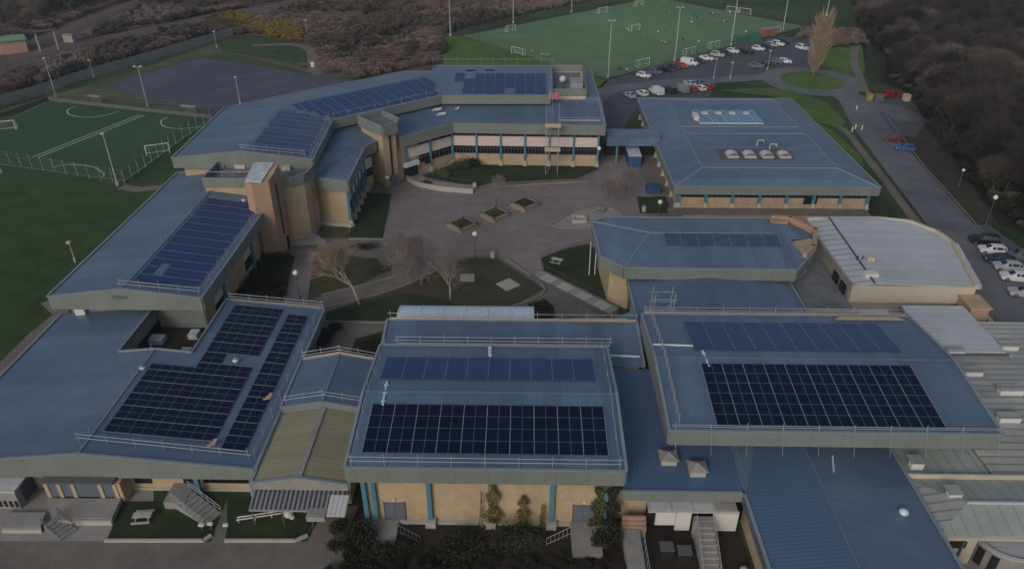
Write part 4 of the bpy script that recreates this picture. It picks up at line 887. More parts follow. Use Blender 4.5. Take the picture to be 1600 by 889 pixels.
# ================================================================== SOLAR ARRAYS
PVM = {}
def pv_mesh(sx, sy, m):
    key = (round(sx, 3), round(sy, 3), m)
    if key not in PVM:
        b = MB(); x, y = sx/2-.012, sy/2-.012; e = .025
        b.cur = 1; b.box(-x, -y, 0, x, y, .035)
        b.cur = 0; b.face([(-x+e, -y+e, .038), (x-e, -y+e, .038), (x-e, y-e, .038), (-x+e, y-e, .038)])
        PVM[key] = b.mesh('solar_panel', [m, 'pvframe' if m == 'pvcell' else 'pvframe_b'])
    return PVM[key]
def pv(label, O, U, V, nx, ny, m='pvcell', keep=None, rails='U', group='solar arrays on the roofs'):
    O, U, V = Vector(O), Vector(U), Vector(V); u, v = U.normalized(), V.normalized(); nrm = u.cross(v).normalized()
    if nrm.z < 0: nrm = -nrm
    v2 = nrm.cross(u).normalized()
    t = thing('solar_array', label, 'solar array', O, group)
    rot = Matrix((u, v2, nrm)).transposed(); sx, sy = U.length/nx, V.length/ny; me = pv_mesh(sx, sy, m); e = rot.to_euler()
    g = .0
    for i in range(nx):
        for j in range(ny):
            p = O+U*((i+.5)/nx)+V*((j+.5)/ny)
            if keep and not keep(p, i, j): continue
            du = (1 if i % 2 else -1)*-g*.5 if rails == 'U' else 0; dv = (1 if j % 2 else -1)*-g*.5 if rails == 'V' else 0
            o = bpy.data.objects.new('solar_panel', me); COL.objects.link(o); o.parent = t; o.rotation_euler = e
            o.location = p+nrm*.09+u*du*-0+v2*0-O+u*du+v2*dv
    b = MB()
    if rails == 'U':
        for i in range(0, nx+1, 2):
            a = O+U*(i/nx); b.obox(a+V*.5+nrm*.13, u, v2, nrm, .035, V.length/2 if not keep else .0, .02)
    elif rails == 'V':
        for j in range(0, ny+1, 2):
            a = O+V*(j/ny); b.obox(a+U*.5+nrm*.13, u, v2, nrm, U.length/2 if not keep else .0, .03, .02)
    if keep:
        b = MB()
        for a_ in range(0, (ny if rails == 'V' else nx)+1, 2):
            for c_ in range(nx if rails == 'V' else ny):
                ok = False
                for s_ in (-1, 0):
                    i, j = (c_, a_+s_) if rails == 'V' else (a_+s_, c_)
                    if 0 <= i < nx and 0 <= j < ny and keep(O+U*((i+.5)/nx)+V*((j+.5)/ny), i, j): ok = True
                if ok:
                    p = O+(U*((c_+.5)/nx)+V*(a_/ny) if rails == 'V' else U*(a_/nx)+V*((c_+.5)/ny))+nrm*.13
                    b.obox(p, u, v2, nrm, sx/2 if rails == 'V' else .035, .03 if rails == 'V' else sy/2, .02)
    b.build('mounting_rail', 'rail_silver' if m == 'pvcell' else 'rail_blue', t, kind='stuff')
    return t
def sz(y): return HE+(HR-HE)*(1-abs(y-(HY0+HY1)/2)/((HY1-HY0)/2))
def P_(x, y, z): return Vector((x, y, z))
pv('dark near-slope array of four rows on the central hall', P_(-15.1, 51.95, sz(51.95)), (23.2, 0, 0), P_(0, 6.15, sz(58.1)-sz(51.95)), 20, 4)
pv('bluer far-slope array on the central hall beyond its ridge', P_(-15.1, 62.3, sz(62.3)), (22.8, 0, 0), P_(0, 4.5, sz(66.8)-sz(62.3)), 20, 3, 'pvcell_sky')
def gz(y): return GE+(GR-GE)*(1-abs(y-(GY0+GY1)/2)/((GY1-GY0)/2))
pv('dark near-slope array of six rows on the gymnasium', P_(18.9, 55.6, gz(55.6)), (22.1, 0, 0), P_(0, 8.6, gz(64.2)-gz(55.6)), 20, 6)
pv('bluer far-slope array on the gymnasium beyond its ridge', P_(18.7, 66.9, gz(66.9)), (22.6, 0, 0), P_(0, 6.5, gz(73.4)-gz(66.9)), 20, 4, 'pvcell_sky')
def lz(x): return zz(x)
pv('largest array on the front left block, stepped round the light well', P_(-43.4+.4, 57.2, lz(-43.0)), P_(11.2, 0, lz(-31.8)-lz(-43.0)), (0, 25.2, 0), 9, 24,
   keep=lambda p, i, j: (j <= 10) or (i >= 4 and j == 11) or (i >= 4 and not (i >= 6 and j in (12, 13))), rails='V')
pv('narrow two-wide strip array along the eave of the front left block', P_(-30.8, 56.2, lz(-30.8)), P_(2.5, 0, lz(-28.3)-lz(-30.8)), (0, 25.2, 0), 2, 24, rails='V')
def bz(x): return BE+(BR-BE)*(1-abs(x-(BX0+BX1)/2)/((BX1-BX0)/2))
pv('array filling the courtyard slope of the left wing', P_(-50.2, 81.4, bz(-50.2)), P_(8.0, 0, bz(-42.2)-bz(-50.2)), (0, 26.2, 0), 6, 24, 'pvcell_sky', keep=lambda p, i, j: not (i == 1 and j in (2, 3, 4)), rails='V')
def uz(p, a, c, r): return 0
pv('faint grey-blue array lying along the middle of the dining block roof', P_(20.2, 94.4, 7.5+1.4*(94.4-89.4)/8.0), (16.4, 0, 0), P_(0, 2.8, 1.4*2.8/8.0), 14, 2, 'pvcell_d')
# main building
pA, pB, pR = Vector(Z_(n1_, UE)), Vector(Z_(n2_, UE)), Vector(Z_(r1_, UR))
sv = (pR-pA)
O = pA+sv*.10+Vector((0, 1.6, 0)); 
def k1(p, i, j):
    t = (p.x-n2_[0])/(r2_[0]-n2_[0]); return p.y < n2_[1]+(r2_[1]-n2_[1])*t-1.0 and j != 9
pv('array on the near corner slope of the main building roof', O, sv*.82, (-.9, 23.5, 0), 7, 21, 'pvcell_sky', keep=k1, rails='V')
dg = (Vector(Z_(n3_, UE))-Vector(Z_(n2_, UE))); dl_ = dg.length; dgu = dg.normalized(); pl = Vector(Z_(r2_, UR))-Vector(Z_(n2_, UE)); up_ = (Vector(Z_(r3_, UR))-Vector(Z_(n3_, UE)));
perp = Vector((-dgu.y, dgu.x, 0)); hgt = perp.dot(Vector((up_.x, up_.y, 0))); vv = perp*hgt+Vector((0, 0, UR-UE))
def k2(p, i, j):
    s_ = (p-Vector(Z_(n2_, UE))); x_ = s_.dot(dgu); y_ = Vector((s_.x, s_.y, 0)).dot(perp)/hgt
    lo = pl.dot(dgu)*y_+1.2; hi = dl_+up_.dot(dgu)*y_-1.2
    return lo < x_ < hi
pv('long array on the diagonal slope of the main building roof', Vector(Z_(n2_, UE))-dgu*9+vv*.09, dgu*37, vv*.82, 32, 6, 'pvcell_sky', keep=k2, rails='U')
pv('array on the straight far slope of the main building roof', P_(-15.6, 155.3, UE+.09), (20.0, 0, 0), P_(0, 11.2, 1.16), 18, 7, 'pvcell_sky', keep=lambda p, i, j: not ((i in (10, 11) and j < 2) or (i in (2, 3) and j > 4) or (i < 2 and j < 4)), rails='U')

# ================================================================== SCAFFOLD GUARD RAILS
RG = 'scaffold guard rails round the roofs'
def rail(label, pts, h=1.1, sp=2.6, low=True, out=None, r=.035, name='scaffold_guard_rail', m='galv', board=False, base=0):
    P3 = [Vector(p) for p in pts]; t = thing(name, label, 'guard rail', P3[0], RG if name == 'scaffold_guard_rail' else None)
    for k in range(len(P3)-1):
        a, c = P3[k], P3[k+1]; L = (c-a).length; n = max(1, round(L/sp)); d = (c-a).normalized()
        for j in range(n+1):
            if k and j == 0: continue
            q = a+(c-a)*(j/n)+Vector((0, 0, random.uniform(-.03, .05)))
            b = MB().tube(q-Vector((0, 0, .45+base)), q+Vector((0, 0, h+.18+random.uniform(0, .25))), r, 5)
            b.build('post', m, t)
        for z in ([h, h*.55] if low else [h]):
            MB().tube(a+Vector((0, 0, z))-d*random.uniform(.1, .4), c+Vector((0, 0, z))+d*random.uniform(.1, .4), r, 5).build('rail', m, t)
        if board: MB().obox((a+c)/2+Vector((0, 0, .16)), d, (-d.y, d.x, 0), (0, 0, 1), L/2, .02, .11).build('toe_board', 'timber', t)
        if out:
            for j in range(n+1):
                q = a+(c-a)*(j/n); MB().tube(q+Vector((0, 0, .7)), q+Vector(out), r*.6, 4).build('brace', m, t)
    return t
rail('guard rail along the front eave of the central hall', [(HX0+.5, HY0+.1, HE+.1), (HX1-.5, HY0+.1, HE+.1)], sp=3.3)
rail('guard rail along the left verge of the central hall', [(HX0+.45, HY0+.6, HE+.1), (HX0+.45, 60, HR), (HX0+.45, HY1, HE+.1)], .6, 3.2, low=False)
rail('guard rail along the right verge of the central hall', [(HX1-.55, HY0+.6, HE+.1), (HX1-.55, 60, HR), (HX1-.55, HY1, HE+.1)], .6, 3.2, low=False)
rail('guard rail behind the back eave of the central hall', [(HX0+1.8, HY1+.35, HE-.1), (HX1+.4, HY1+.35, HE-.1)], 1.1, 2.6, board=True)
rail('guard rail along the front eave of the gymnasium', [(GX0+.5, GY0+.1, GE+.1), (GX1-.3, GY0+.1, GE+.1)], .5, 3.3, out=(0, -1.3, -2.2))
rail('guard rail along the back eave of the gymnasium', [(GX0+.3, GY1+.25, GE), (GX1-.3, GY1+.25, GE)], .9, 3.0, board=True)
rail('lattice guard rail along the left verge of the gymnasium', [(GX0+.9, GY0+.6, GE+.1), (GX0+.9, 65.2, GR), (GX0+.9, GY1, GE+.1)], 1.0, 1.7, low=True)
rail('guard rail along the far eave of the rear hall range', [(-16.6, 77.5, 6.6), (14, 77.5, 6.6)], .9, 3.0, low=False, board=True)
rail('guard rail across the front slope of the left block', [(-44.6, 55.6, lz(-44.6)+.1), (-27.6, 55.2, lz(-27.6)+.1)], 1.05, 3.0)
rail('guard rail along the courtyard eave of the left block', [(AX1-.4, 55.6, AE+.1), (AX1-.4, 82.8, AE+.1)], 1.0, 3.0)
rail('guard rail behind the far edge of the left block', [(-39.0, 83.7, lz(-39)-.1), (AX1-.2, 83.7, AE)], 1.0, 2.6, board=True)
rail('guard rail on the ridge of the front left block', [(xm, 56.5, AR), (xm, 71, AR)], .9, 4.2, low=False)
rail('guard rail across the near end of the left wing', [(-51.2, 80.3, 9.1), (-41.4, 80.3, 8.1)], 1.1, 2.4)
rail('guard rail along the courtyard eave of the left wing', [(BX1-.35, 80.5, BE+.1), (BX1-.35, 104, BE+.1)], 1.0, 3.2)
rail('guard rail on the ridge of the left wing', [(-50.9, 82, 9.3), (-50.9, 116, 9.3)], .8, 3.4, low=False)
rail('gabled guard rail across the near end of the small link roof', [(-26, 63.2, 4.8), (-21.8, 63.2, 5.6), (-17.5, 63.2, 4.8)], 1.0, 2.2)
rail('gabled guard rail across the far end of the small link roof', [(-26.2, 71.5, 4.7), (-21.8, 71.5, 5.6), (-17.3, 71.5, 4.7)], 1.0, 2.2, board=True)
rail('guard rail across the near gable of the main building', [(-47.4, 117.9, 13.2), (-37, 117.9, 12.2)], 1.1, 2.0)
rail('guard rail along the corner eave of the main building', [(-36.1, 118, 12.1), (-37.2, 137.2, 12.1)], 1.2, 2.2)
rail('guard rail along the diagonal eave of the main building', [(-36.6, 138.0, 12.1), (-18.1, 153.8, 12.1)], 1.1, 3.0, low=False)
rail('guard rail along the far eave of the main building', [(-22, 178.2, 12.1), (6.6, 178.5, 12.1)], 1.4, 3.0, low=False)
rail('guard rail down the right gable of the main building', [(6.1, 178, 12.1), (5.9, 167.2, 13.3), (5.6, 154.4, 12.1)], .8, 3.2, low=False)
rail('guard rail round the right end of the lower main roof', [(6.2, 155.8, 10.1), (15.4, 155.8, 10.1), (15.6, 144.4, 9.2)], 1.0, 2.4)
rail('guard rail on the near edge of the lower main roof', [(7.0, 146.2, 9.3), (15.2, 146.2, 9.3)], .6, 3.0, low=False, board=True)
rail('guard rail at the stair block roof terrace', [(-51.3, 111.0, 11.6), (-43.3, 111.0, 11.6)], .7, 2.6, low=False)
# access scaffold tower on the facade, with its ladder lifts
sc = thing('access_scaffold', 'tall tube scaffold tower against the white panelled facade, pink netting on top', 'scaffold', (5.4, 143, 0))
for x in (4.2, 6.6):
    for y in (140.6, 142.6): MB().tube((x, y, 0), (x, y, 14.2 if y > 142 else 11), .05, 5).build('standard', 'galv', sc)
for z in (2.2, 5, 7.6, 9.9):
    for y in (140.6, 142.6): MB().tube((4.0, y, z), (6.9, y, z), .04, 4).build('ledger', 'galv', sc)
    for x in (4.2, 6.6): MB().tube((x, 140.4, z), (x, 142.8, z), .04, 4).build('transom', 'galv', sc)
for z in (4.9, 9.8): MB().box(3.9, 140.5, z, 7.0, 142.7, z+.1).build('board', 'timber', sc); MB().box(3.9, 140.42, z+.1, 7.0, 140.47, z+.85).build('toe_board', 'timber', sc)
for z in (0, 5): MB().tube((4.2, 140.5, z), (6.6, 140.5, z+4.9), .035, 4).build('brace', 'galv', sc)
MB().tube((5, 143.3, 9.5), (5, 154, 13.5), .05, 4).tube((5.5, 143.3, 9.5), (5.5, 154, 13.5), .05, 4).build('ladder', 'galv', sc)
b = MB()
for k in range(6): b.face([(4.9+.35*k, 153.5, 11.4+.15*(k % 2)), (5.25+.35*k, 153.4+.2*(k % 2), 11.5), (5.25+.35*k, 153.9, 13.0-.2*(k % 3)), (4.9+.35*k, 153.9, 12.9)])
b.build('netting', 'pink_mesh', sc)
s2 = thing('access_scaffold', 'scaffold ladder tower rising from the dining link roof beside the gymnasium', 'scaffold', (17, 77, 5.5))
for x in (15.6, 18.0):
    for y in (76.6, 78.4): MB().tube((x, y, 5.0), (x+.3, y, 11.2), .05, 5).build('standard', 'galv', s2)
for z in (7, 9, 10.4):
    for y in (76.6, 78.4): MB().tube((15.4, y, z), (18.6, y, z), .04, 4).build('ledger', 'galv', s2)
MB().tube((15.8, 76.6, 7), (18.2, 76.6, 10.4), .035, 4).tube((18.2, 76.6, 7), (15.8, 76.6, 9), .035, 4).build('brace', 'galv', s2)
# loose boards, conduits and anchors on the roofs
for lab, a, c, r_, m_ in (('white drainpipe lying between the two arrays of the central hall', (605, 596, 9.3), (598, 632, 9.3), .12, 'vault'), ('short pale pipe at the top of the central hall roof', (766, 541, 8.5), (766, 556, 8.6), .12, 'vault'),
        ('pale conduit stepping down between the gymnasium arrays', (1098, 548, 10.1), (1108, 573, 10.1), .12, 'vault'), ('pale pipe lying across the gymnasium roof by its left verge', (1020, 538, 9.9), (1083, 540, 10), .12, 'white'),
        ('grey pipe crossing from the hall to the gymnasium over the low roof', (950, 555, 6.1), (1000, 557, 6.1), .12, 'vault')):
    p0, p1 = at(*a), at(*c); o = thing('roof_pipe', lab, 'pipe', p0); MB().tube(p0, p1, r_, 6).build('pipe', m_, o)
    for k in (.15, .5, .85): q = p0.lerp(p1, k); MB().obox(q-Vector((0, 0, .05)), (1, 0, 0), (0, 1, 0), (0, 0, 1), .22, .08, .1).build('clip', m_, o)
for lab, a, c in (('pale scaffold boards laid along the far edge of the gymnasium roof', (1305, 500, 9.2), (1412, 501, 9.2)), ('pink-tinted plank along the far edge of the rear hall range', (887, 503, 6.6), (988, 503, 6.6))):
    p0, p1 = at(*a), at(*c); b = MB(); d = (p1-p0).normalized(); o = thing('scaffold_board', lab, 'boards', (p0+p1)/2)
    for k in range(3): MB().obox((p0+p1)/2+Vector((0, .23*k, .12+.02*k)), d, (-d.y, d.x, 0), (0, 0, 1), (p1-p0).length/2-.3*k, .11, .025).build('board', 'timber', o)
for lab, px, py, z in (('small white cowl on the left block roof beside the array gap', 368, 563, 5.2), ('white bag at the wing roof edge by the brick tower', 381, 313, 8.8), ('white anchor block on the front left ridge', 222, 575, 5.9)):
    q = at(px, py, z); o = thing('roof_cowl', lab, 'roof vent', q); MB().ball((q.x, q.y, q.z), .38, 8, 5, .5).build('cap', 'white', o); MB().tube((q.x, q.y, q.z-.4), (q.x, q.y, q.z+.4), .14, 6).build('pipe', 'galv', o)
for lab, px, py, z in (('long white board bundle on the diagonal lower roof', 682, 173, 9.9), ('second white sheet lying nearer the eave of the diagonal lower roof', 689, 180, 9.7), ('small white box on the straight lower roof', 714, 171, 9.8), ('timber stack at the eave of the left block array', 331, 694, 4.9), ('orange-brown sack on the left block strip array', 418, 622, 4.9)):
    q = at(px, py, z); o = thing('roof_materials', lab, 'building materials', q); nm = 'timber' if 'timber' in lab or 'brown' in lab else 'white'
    for k in range(3): MB().obox(q+Vector((.15*k, .25*k-.2, .12+.12*k)), (.9, .4, 0), (-.4, .9, 0), (0, 0, 1), (1.0 if 'long' in lab or 'second' in lab else .4)-.1*k, .12, .05).build('piece', nm, o)
# ================================================================== YARD FURNITURE
def steps(label, p0, p1, w, h, n=7, m='concrete', railm='galv', cat='steps'):
    p0, p1 = Vector(p0), Vector(p1); d = (p1-p0); L = Vector((d.x, d.y, 0)).length; u = Vector((d.x, d.y, 0)).normalized(); s_ = Vector((-u.y, u.x, 0)); t = thing('entrance_steps', label, cat, p0)
    for k in range(n):
        zt = h*(n-k)/n; a = p0+u*(L*k/n); MB().obox(a+u*(L/n/2)+Vector((0, 0, zt/2-p0.z*0)), u, s_, (0, 0, 1), L/n/2, w/2, zt/2).build('step', m, t)
    for sg in (-1, 1):
        a = p0+s_*(w/2*sg); c = a+u*L
        for zz_ in (.55, 1.05): MB().tube(a+Vector((0, 0, h+zz_)), c+Vector((0, 0, zz_)), .035, 5).build('handrail', railm, t)
        for k in range(6): q = a.lerp(c, k/5); MB().tube(q, q+Vector((0, 0, h*(1-k/5)+1.05)), .03, 4).build('baluster', railm, t)
    return t
pa = at(30, 790, .8)
pl_ = thing('entrance_terrace', 'raised concrete terrace before the grey double doors, bottom left', 'terrace', (-50, 51, 0))
MB().prism(XY([(75, 786), (192, 786), (178, 817), (84, 817)]), 0, .72).build('slab', 'concrete', pl_)
MB().prism(XY([(84, 818), (178, 818), (176, 821), (86, 821)]), 0, .62).build('edge', 'concrete_lt', pl_)
pl2 = thing('loading_slab', 'lower concrete slab in the bottom left yard', 'terrace', (-55, 49, 0))
MB().prism(XY([(8, 806), (74, 806), (66, 828), (4, 828)]), 0, .55).build('slab', 'concrete', pl2); MB().prism(XY([(4, 829), (66, 829), (66, 833), (4, 833)]), 0, .45).build('edge', 'concrete_lt', pl2)
p0 = at(84, 820, 0); steps('steps with rails down from the bottom left terrace', (p0.x, p0.y, 0), (p0.x+2.2, p0.y-1.2, 0), 1.6, .7, 5, railm='gutter')
p0 = at(283, 792, 0); p1 = at(333, 815, 0); steps('railed stone steps down to the lawn before the left block', (p0.x, p0.y+.6, 0), (p1.x, p1.y+.2, 0), 2.0, 1.1, 8)
bx(None, 'entrance_landing', at(262, 790).x, at(262, 790).y-.5, 0, at(295, 790).x, at(262, 775).y+1, 1.05, 'concrete'); tag(bpy.context.scene.objects[-1] if False else [o for o in COL.objects if o.name.startswith('entrance_landing')][0], 'grey landing with rails above the lawn beside the stone steps', 'landing')
# utility cabin bottom left
cb = thing('plant_cabin', 'weathered grey flat-topped plant cabin in the bottom left corner', 'cabin', at(5, 800))
q = at(-30, 790); q2 = at(42, 792)
MB().box(q.x, q.y-.3, 0, q2.x-.4, q.y+3.6, 2.3).build('body', 'concrete', cb); MB().box(q.x-.1, q.y-.4, 2.31, q2.x-.3, q.y+3.7, 2.5).build('roof', 'roof_pale', cb); MB().box(q2.x-.39, q.y+.5, .2, q2.x-.33, q.y+3, 2.1).build('side_panel', 'gutter', cb)
for k in range(4): MB().box(q.x+2.3+k*.55, q.y-.36, .3, q.x+2.6+k*.55, q.y-.3, 1.1).build('louvre', 'dark', cb)
def picnic(label, p, rz=0, m='timber'):
    t = thing('picnic_table', label, 'picnic table', p, rz=rz)
    MB().box(-.9, -.38, .70, .9, .38, .76).build('top', m, t)
    for s_ in (-1, 1):
        MB().box(-.9, s_*.78-.14, .42, .9, s_*.78+.14, .46).build('bench', m, t)
        for x in (-.6, .6): MB().tube((x, s_*.7, 0), (x, s_*.2, .7), .045, 4).build('leg', m, t)
    for x in (-.6, .6): MB().box(x-.04, -.8, .36, x+.04, .8, .42).build('brace', m, t)
picnic('weathered grey picnic table on the dark lawn, bottom left', at(225, 812, 0), .1, 'concrete_lt')
picnic('pale picnic bench on the triangular lawn by the dining block', at(870, 411, 0), -.4, 'concrete_lt')
picnic('picnic bench on the planting bed behind the dining block', at(937, 331, 0), -.3, 'concrete')
hb = thing('lawn_handrail', 'pair of long white rails slanting over the lawn by the ribbed canopy', 'handrail', at(372, 812))
a, c = at(371, 808, .9), at(474, 792, .9)
for dz in (0, .35): MB().tube(a+Vector((0, -dz, 0)), c+Vector((0, -dz, 0)), .07, 5).build('rail', 'white', hb)
for k in range(5): q = a.lerp(c, k/4); MB().tube((q.x, q.y, 0), (q.x, q.y, .9), .04, 5).build('post', 'white', hb)
bg = thing('rubbish_sack', 'crumpled white sack lying on the lawn by the slanting rails', 'sack', at(452, 806)); q = at(452, 806); MB().ball((q.x, q.y, .3), .5, 9, 6, .6).build('sack', 'white', bg); MB().ball((q.x+.4, q.y-.3, .2), .3, 7, 5, .6).build('fold', 'white', bg)
for lab, px, py, m_ in (('white post box by the lawn gate, left of three', 317, 829, 'white'), ('white post box by the lawn gate, middle of three', 331, 827, 'white'), ('blue-grey post box by the lawn gate, right of three', 355, 829, 'vault')):
    q = at(px, py); o = thing('marker_post', lab, 'post', q); MB().box(q.x-.06, q.y-.06, 0, q.x+.06, q.y+.06, .7).build('post', 'gutter', o); MB().box(q.x-.25, q.y-.12, .7, q.x+.25, q.y+.12, .95).build('head', m_, o)
# hall door ramps
for lab, px, w_, xr_ in (('concrete door ramp at the left end of the central hall', 602, 2.1, 1), ('concrete door landing at the right end of the central hall', 914, 2.3, -1)):
    q = at(px, 826); t = thing('door_ramp', lab, 'ramp', (q.x, q.y, 0)); MB().box(q.x-w_*.62, HY0-3.1, 0, q.x+w_*.62, HY0+.7, .5).build('slab', 'concrete', t)
    for k in range(7):
        x = q.x+xr_*(w_*.62)+xr_*k*.4; MB().tube((x, HY0-.6-.2*k, .1), (x, HY0-.6-.2*k, 1.4-.05*k), .03, 4).build('baluster', 'galv' if xr_ < 0 else 'gutter', t)
    a = Vector((q.x+xr_*w_*.62, HY0-.6, 1.4)); c = a+Vector((xr_*2.4, -1.2, -.3)); MB().tube(a, c, .04, 5).build('handrail', 'galv' if xr_ < 0 else 'gutter', t); MB().tube(a-Vector((0, 0, .9)), c-Vector((0, 0, .8)), .04, 5).build('handrail', 'galv' if xr_ < 0 else 'gutter', t)
# bin yard at bottom right
yd = bld('yard', 'bin_yard_building', 'white-walled bin yard with concrete canopy below the low link roof', (16, 49, 0))
q = [at(1013, 788, 3.0), at(1160, 788, 3.0)]
MB().box(12.1, 50.2, 2.9, 20.6, 51.9, 3.15).build('canopy', 'concrete_lt', yd)
for k in range(4): MB().box(12.4+2.05*k, 50.35, 3.16, 14.3+2.05*k, 51.7, 3.22).build('canopy_slab', 'roof_pale' if k < 3 else 'concrete', yd)
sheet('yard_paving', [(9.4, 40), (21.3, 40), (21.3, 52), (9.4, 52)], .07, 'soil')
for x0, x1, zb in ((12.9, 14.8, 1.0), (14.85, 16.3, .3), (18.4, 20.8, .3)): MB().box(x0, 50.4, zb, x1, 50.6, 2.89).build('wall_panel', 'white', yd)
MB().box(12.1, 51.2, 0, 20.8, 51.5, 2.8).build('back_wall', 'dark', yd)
t = steps('grey metal stair with open treads in the bin yard', (17.4, 49.6, 0), (17.4, 44.5, 0), 1.6, 2.3, 10, 'concrete', 'galv')
MB().box(16.5, 49.7, 0, 18.3, 50.35, 2.35).build('stair_landing', 'concrete', None, label='grey landing at the head of the bin yard stair', cat='landing')
MB().box(9.7, 44, 0, 11.3, 49.6, 1.3).build('ramp', 'concrete', None, label='plain concrete ramp left of the bin yard', cat='ramp')
for k in range(3): MB().box(9.7, 49.7+.35*k, 0, 12.0, 50.0+.35*k, 1.45+.25*k).build('retaining_step', 'brick_pink', None, label=('lowest', 'middle', 'topmost')[k]+' brown retaining step at the head of the concrete ramp', cat='step')
rl = thing('yard_railing', 'dark railing between concrete ramp and bin yard', 'railing', (12, 47, 0))
for k in range(8): MB().tube((11.5, 44+.75*k, 0), (11.5, 44+.75*k, 2.2), .03, 4).build('baluster', 'galv', rl)
MB().tube((11.5, 43.8, 2.2), (11.5, 49.6, 2.2), .04, 4).build('handrail', 'galv', rl)
for lab, x, y in (('large dark wheeled bin at the left of the bin yard', 13.6, 47.6), ('second dark wheeled bin nearer the stair', 15.2, 47.2)):
    t = thing('wheeled_bin', lab, 'bin', (x, y, 0)); MB().prism([(x-.6, y-.5), (x+.6, y-.5), (x+.6, y+.5), (x-.6, y+.5)], .15, 1.25).build('body', 'dark', t); MB().obox((x, y, 1.31), (1, 0, 0), (0, 1, 0), (0, 0, 1), .66, .56, .05).build('lid', 'gutter', t)
    for sx in (-1, 1): MB().tube((x+sx*.5, y-.45, .1), (x+sx*.5, y-.38, .1), .1, 8).build('wheel', 'tyre', t)
t = thing('gas_tank', 'small pale rounded tank in the corner of the bin yard', 'tank', (20.4, 46.2, 0)); MB().tube((20.2, 45.2, .1), (20.2, 45.2, 1.3), .35, 10).build('body', 'concrete_lt', t); MB().ball((20.2, 45.2, 1.3), .35, 10, 6, .6).build('dome', 'concrete_lt', t)

# ================================================================== COURTYARD
def planter(label, c, half, plants):
    t = thing('planter', label, 'planter', (c.x, c.y, 0), 'square brick planters in the courtyard'); a = Vector((1, .15, 0)).normalized(); b_ = Vector((-a.y, a.x, 0))
    cor = [c+a*half*.0+Vector((-half, 0, 0)), c+Vector((0, -half*1.05, 0)), c+Vector((half, 0, 0)), c+Vector((0, half*1.05, 0))]
    for k in range(4):
        p, q = cor[k], cor[(k+1) % 4]; d = (q-p).normalized(); MB().obox((p+q)/2+Vector((0, 0, .4)), d, (-d.y, d.x, 0), (0, 0, 1), (q-p).length/2+.12, .16, .4).build('side', 'planter_brick', t)
        MB().obox((p+q)/2+Vector((0, 0, .84)), d, (-d.y, d.x, 0), (0, 0, 1), (q-p).length/2+.2, .24, .04).build('coping', 'planter_brick', t)
    MB().prism([(c.x+(p.x-c.x)*.93, c.y+(p.y-c.y)*.93) for p in cor], .1, .86).build('soil', plants, t)
    return t
pc = [Vector((*at(*q_, .8)[:2], 0)) for q_ in ((722, 349), (773, 333), (820, 317))]
planter('brick planter with green tuft, nearest of the three in a row', pc[0], 2.45, 'lawn'); planter('brick planter holding a bare sapling stump, middle of the three', pc[1], 2.45, 'lawn'); planter('brick planter with bare brown soil, farthest of the three', pc[2], 2.45, 'soil')
for lab, px, py, s_ in (('pale square concrete slab on the courtyard lawn, left of two', 730, 435, 1.1), ('pale diamond concrete slab on the courtyard lawn, right of two', 794, 446, 1.3)):
    q = at(px, py); t = thing('concrete_slab', lab, 'slab', (q.x, q.y, .1)); r_ = 0 if 'square' in lab else R(40); a = Vector((math.cos(r_), math.sin(r_), 0)); MB().obox((q.x, q.y, .16), a, (-a.y, a.x, 0), (0, 0, 1), s_, s_, .07).build('slab', 'concrete_lt', t)
q = at(905, 345); t = thing('stone_seat', 'square pale stone seat frame on the grey planting bed', 'seat', (q.x, q.y, .1))
for k, (dx, dy, hx, hy) in enumerate(((0, -1, 1.3, .2), (0, 1, 1.3, .2), (-1.1, 0, .2, .8), (1.1, 0, .2, .8))): MB().obox((q.x+dx, q.y+dy, .35), (1, 0, 0), (0, 1, 0), (0, 0, 1), hx, hy, .25).build('side', 'concrete_lt', t)
# paved ramp with slabs
rp = thing('slab_ramp', 'long pale slab ramp running down beside the triangular lawn', 'ramp', at(890, 460)); a0, a1 = at(838, 432), at(958, 492); d = (a1-a0).normalized(); s_ = Vector((-d.y, d.x, 0)); n = 13; L = (a1-a0).length
for k in range(n): MB().obox(a0.lerp(a1, (k+.5)/n)+Vector((0, 0, .28)), d, s_, (0, 0, 1), L/n/2-.03, 1.15, .28).build('slab', 'concrete_lt' if k % 3 else 'concrete', rp)
for sg in (-1, 1):
    MB().obox((a0+a1)/2+s_*1.25*sg+Vector((0, 0, .4)), d, s_, (0, 0, 1), L/2, .08, .4).build('kerb', 'gutter', rp)
rl = thing('lawn_railing', 'dark railing round the triangular lawn by the dining block', 'railing', at(845, 405)); pts = [at(*p) for p in ((920, 384), (845, 405), (845, 420), (955, 478))]
for k in range(3):
    a, c = pts[k], pts[k+1]; n = max(2, int((c-a).length/1.5))
    for j in range(n): q = a.lerp(c, j/n); MB().tube(q, q+Vector((0, 0, 1.1)), .03, 4).build('post', 'gutter', rl)
    for z in (.6, 1.1): MB().tube(a+Vector((0, 0, z)), c+Vector((0, 0, z)), .03, 4).build('rail', 'gutter', rl)
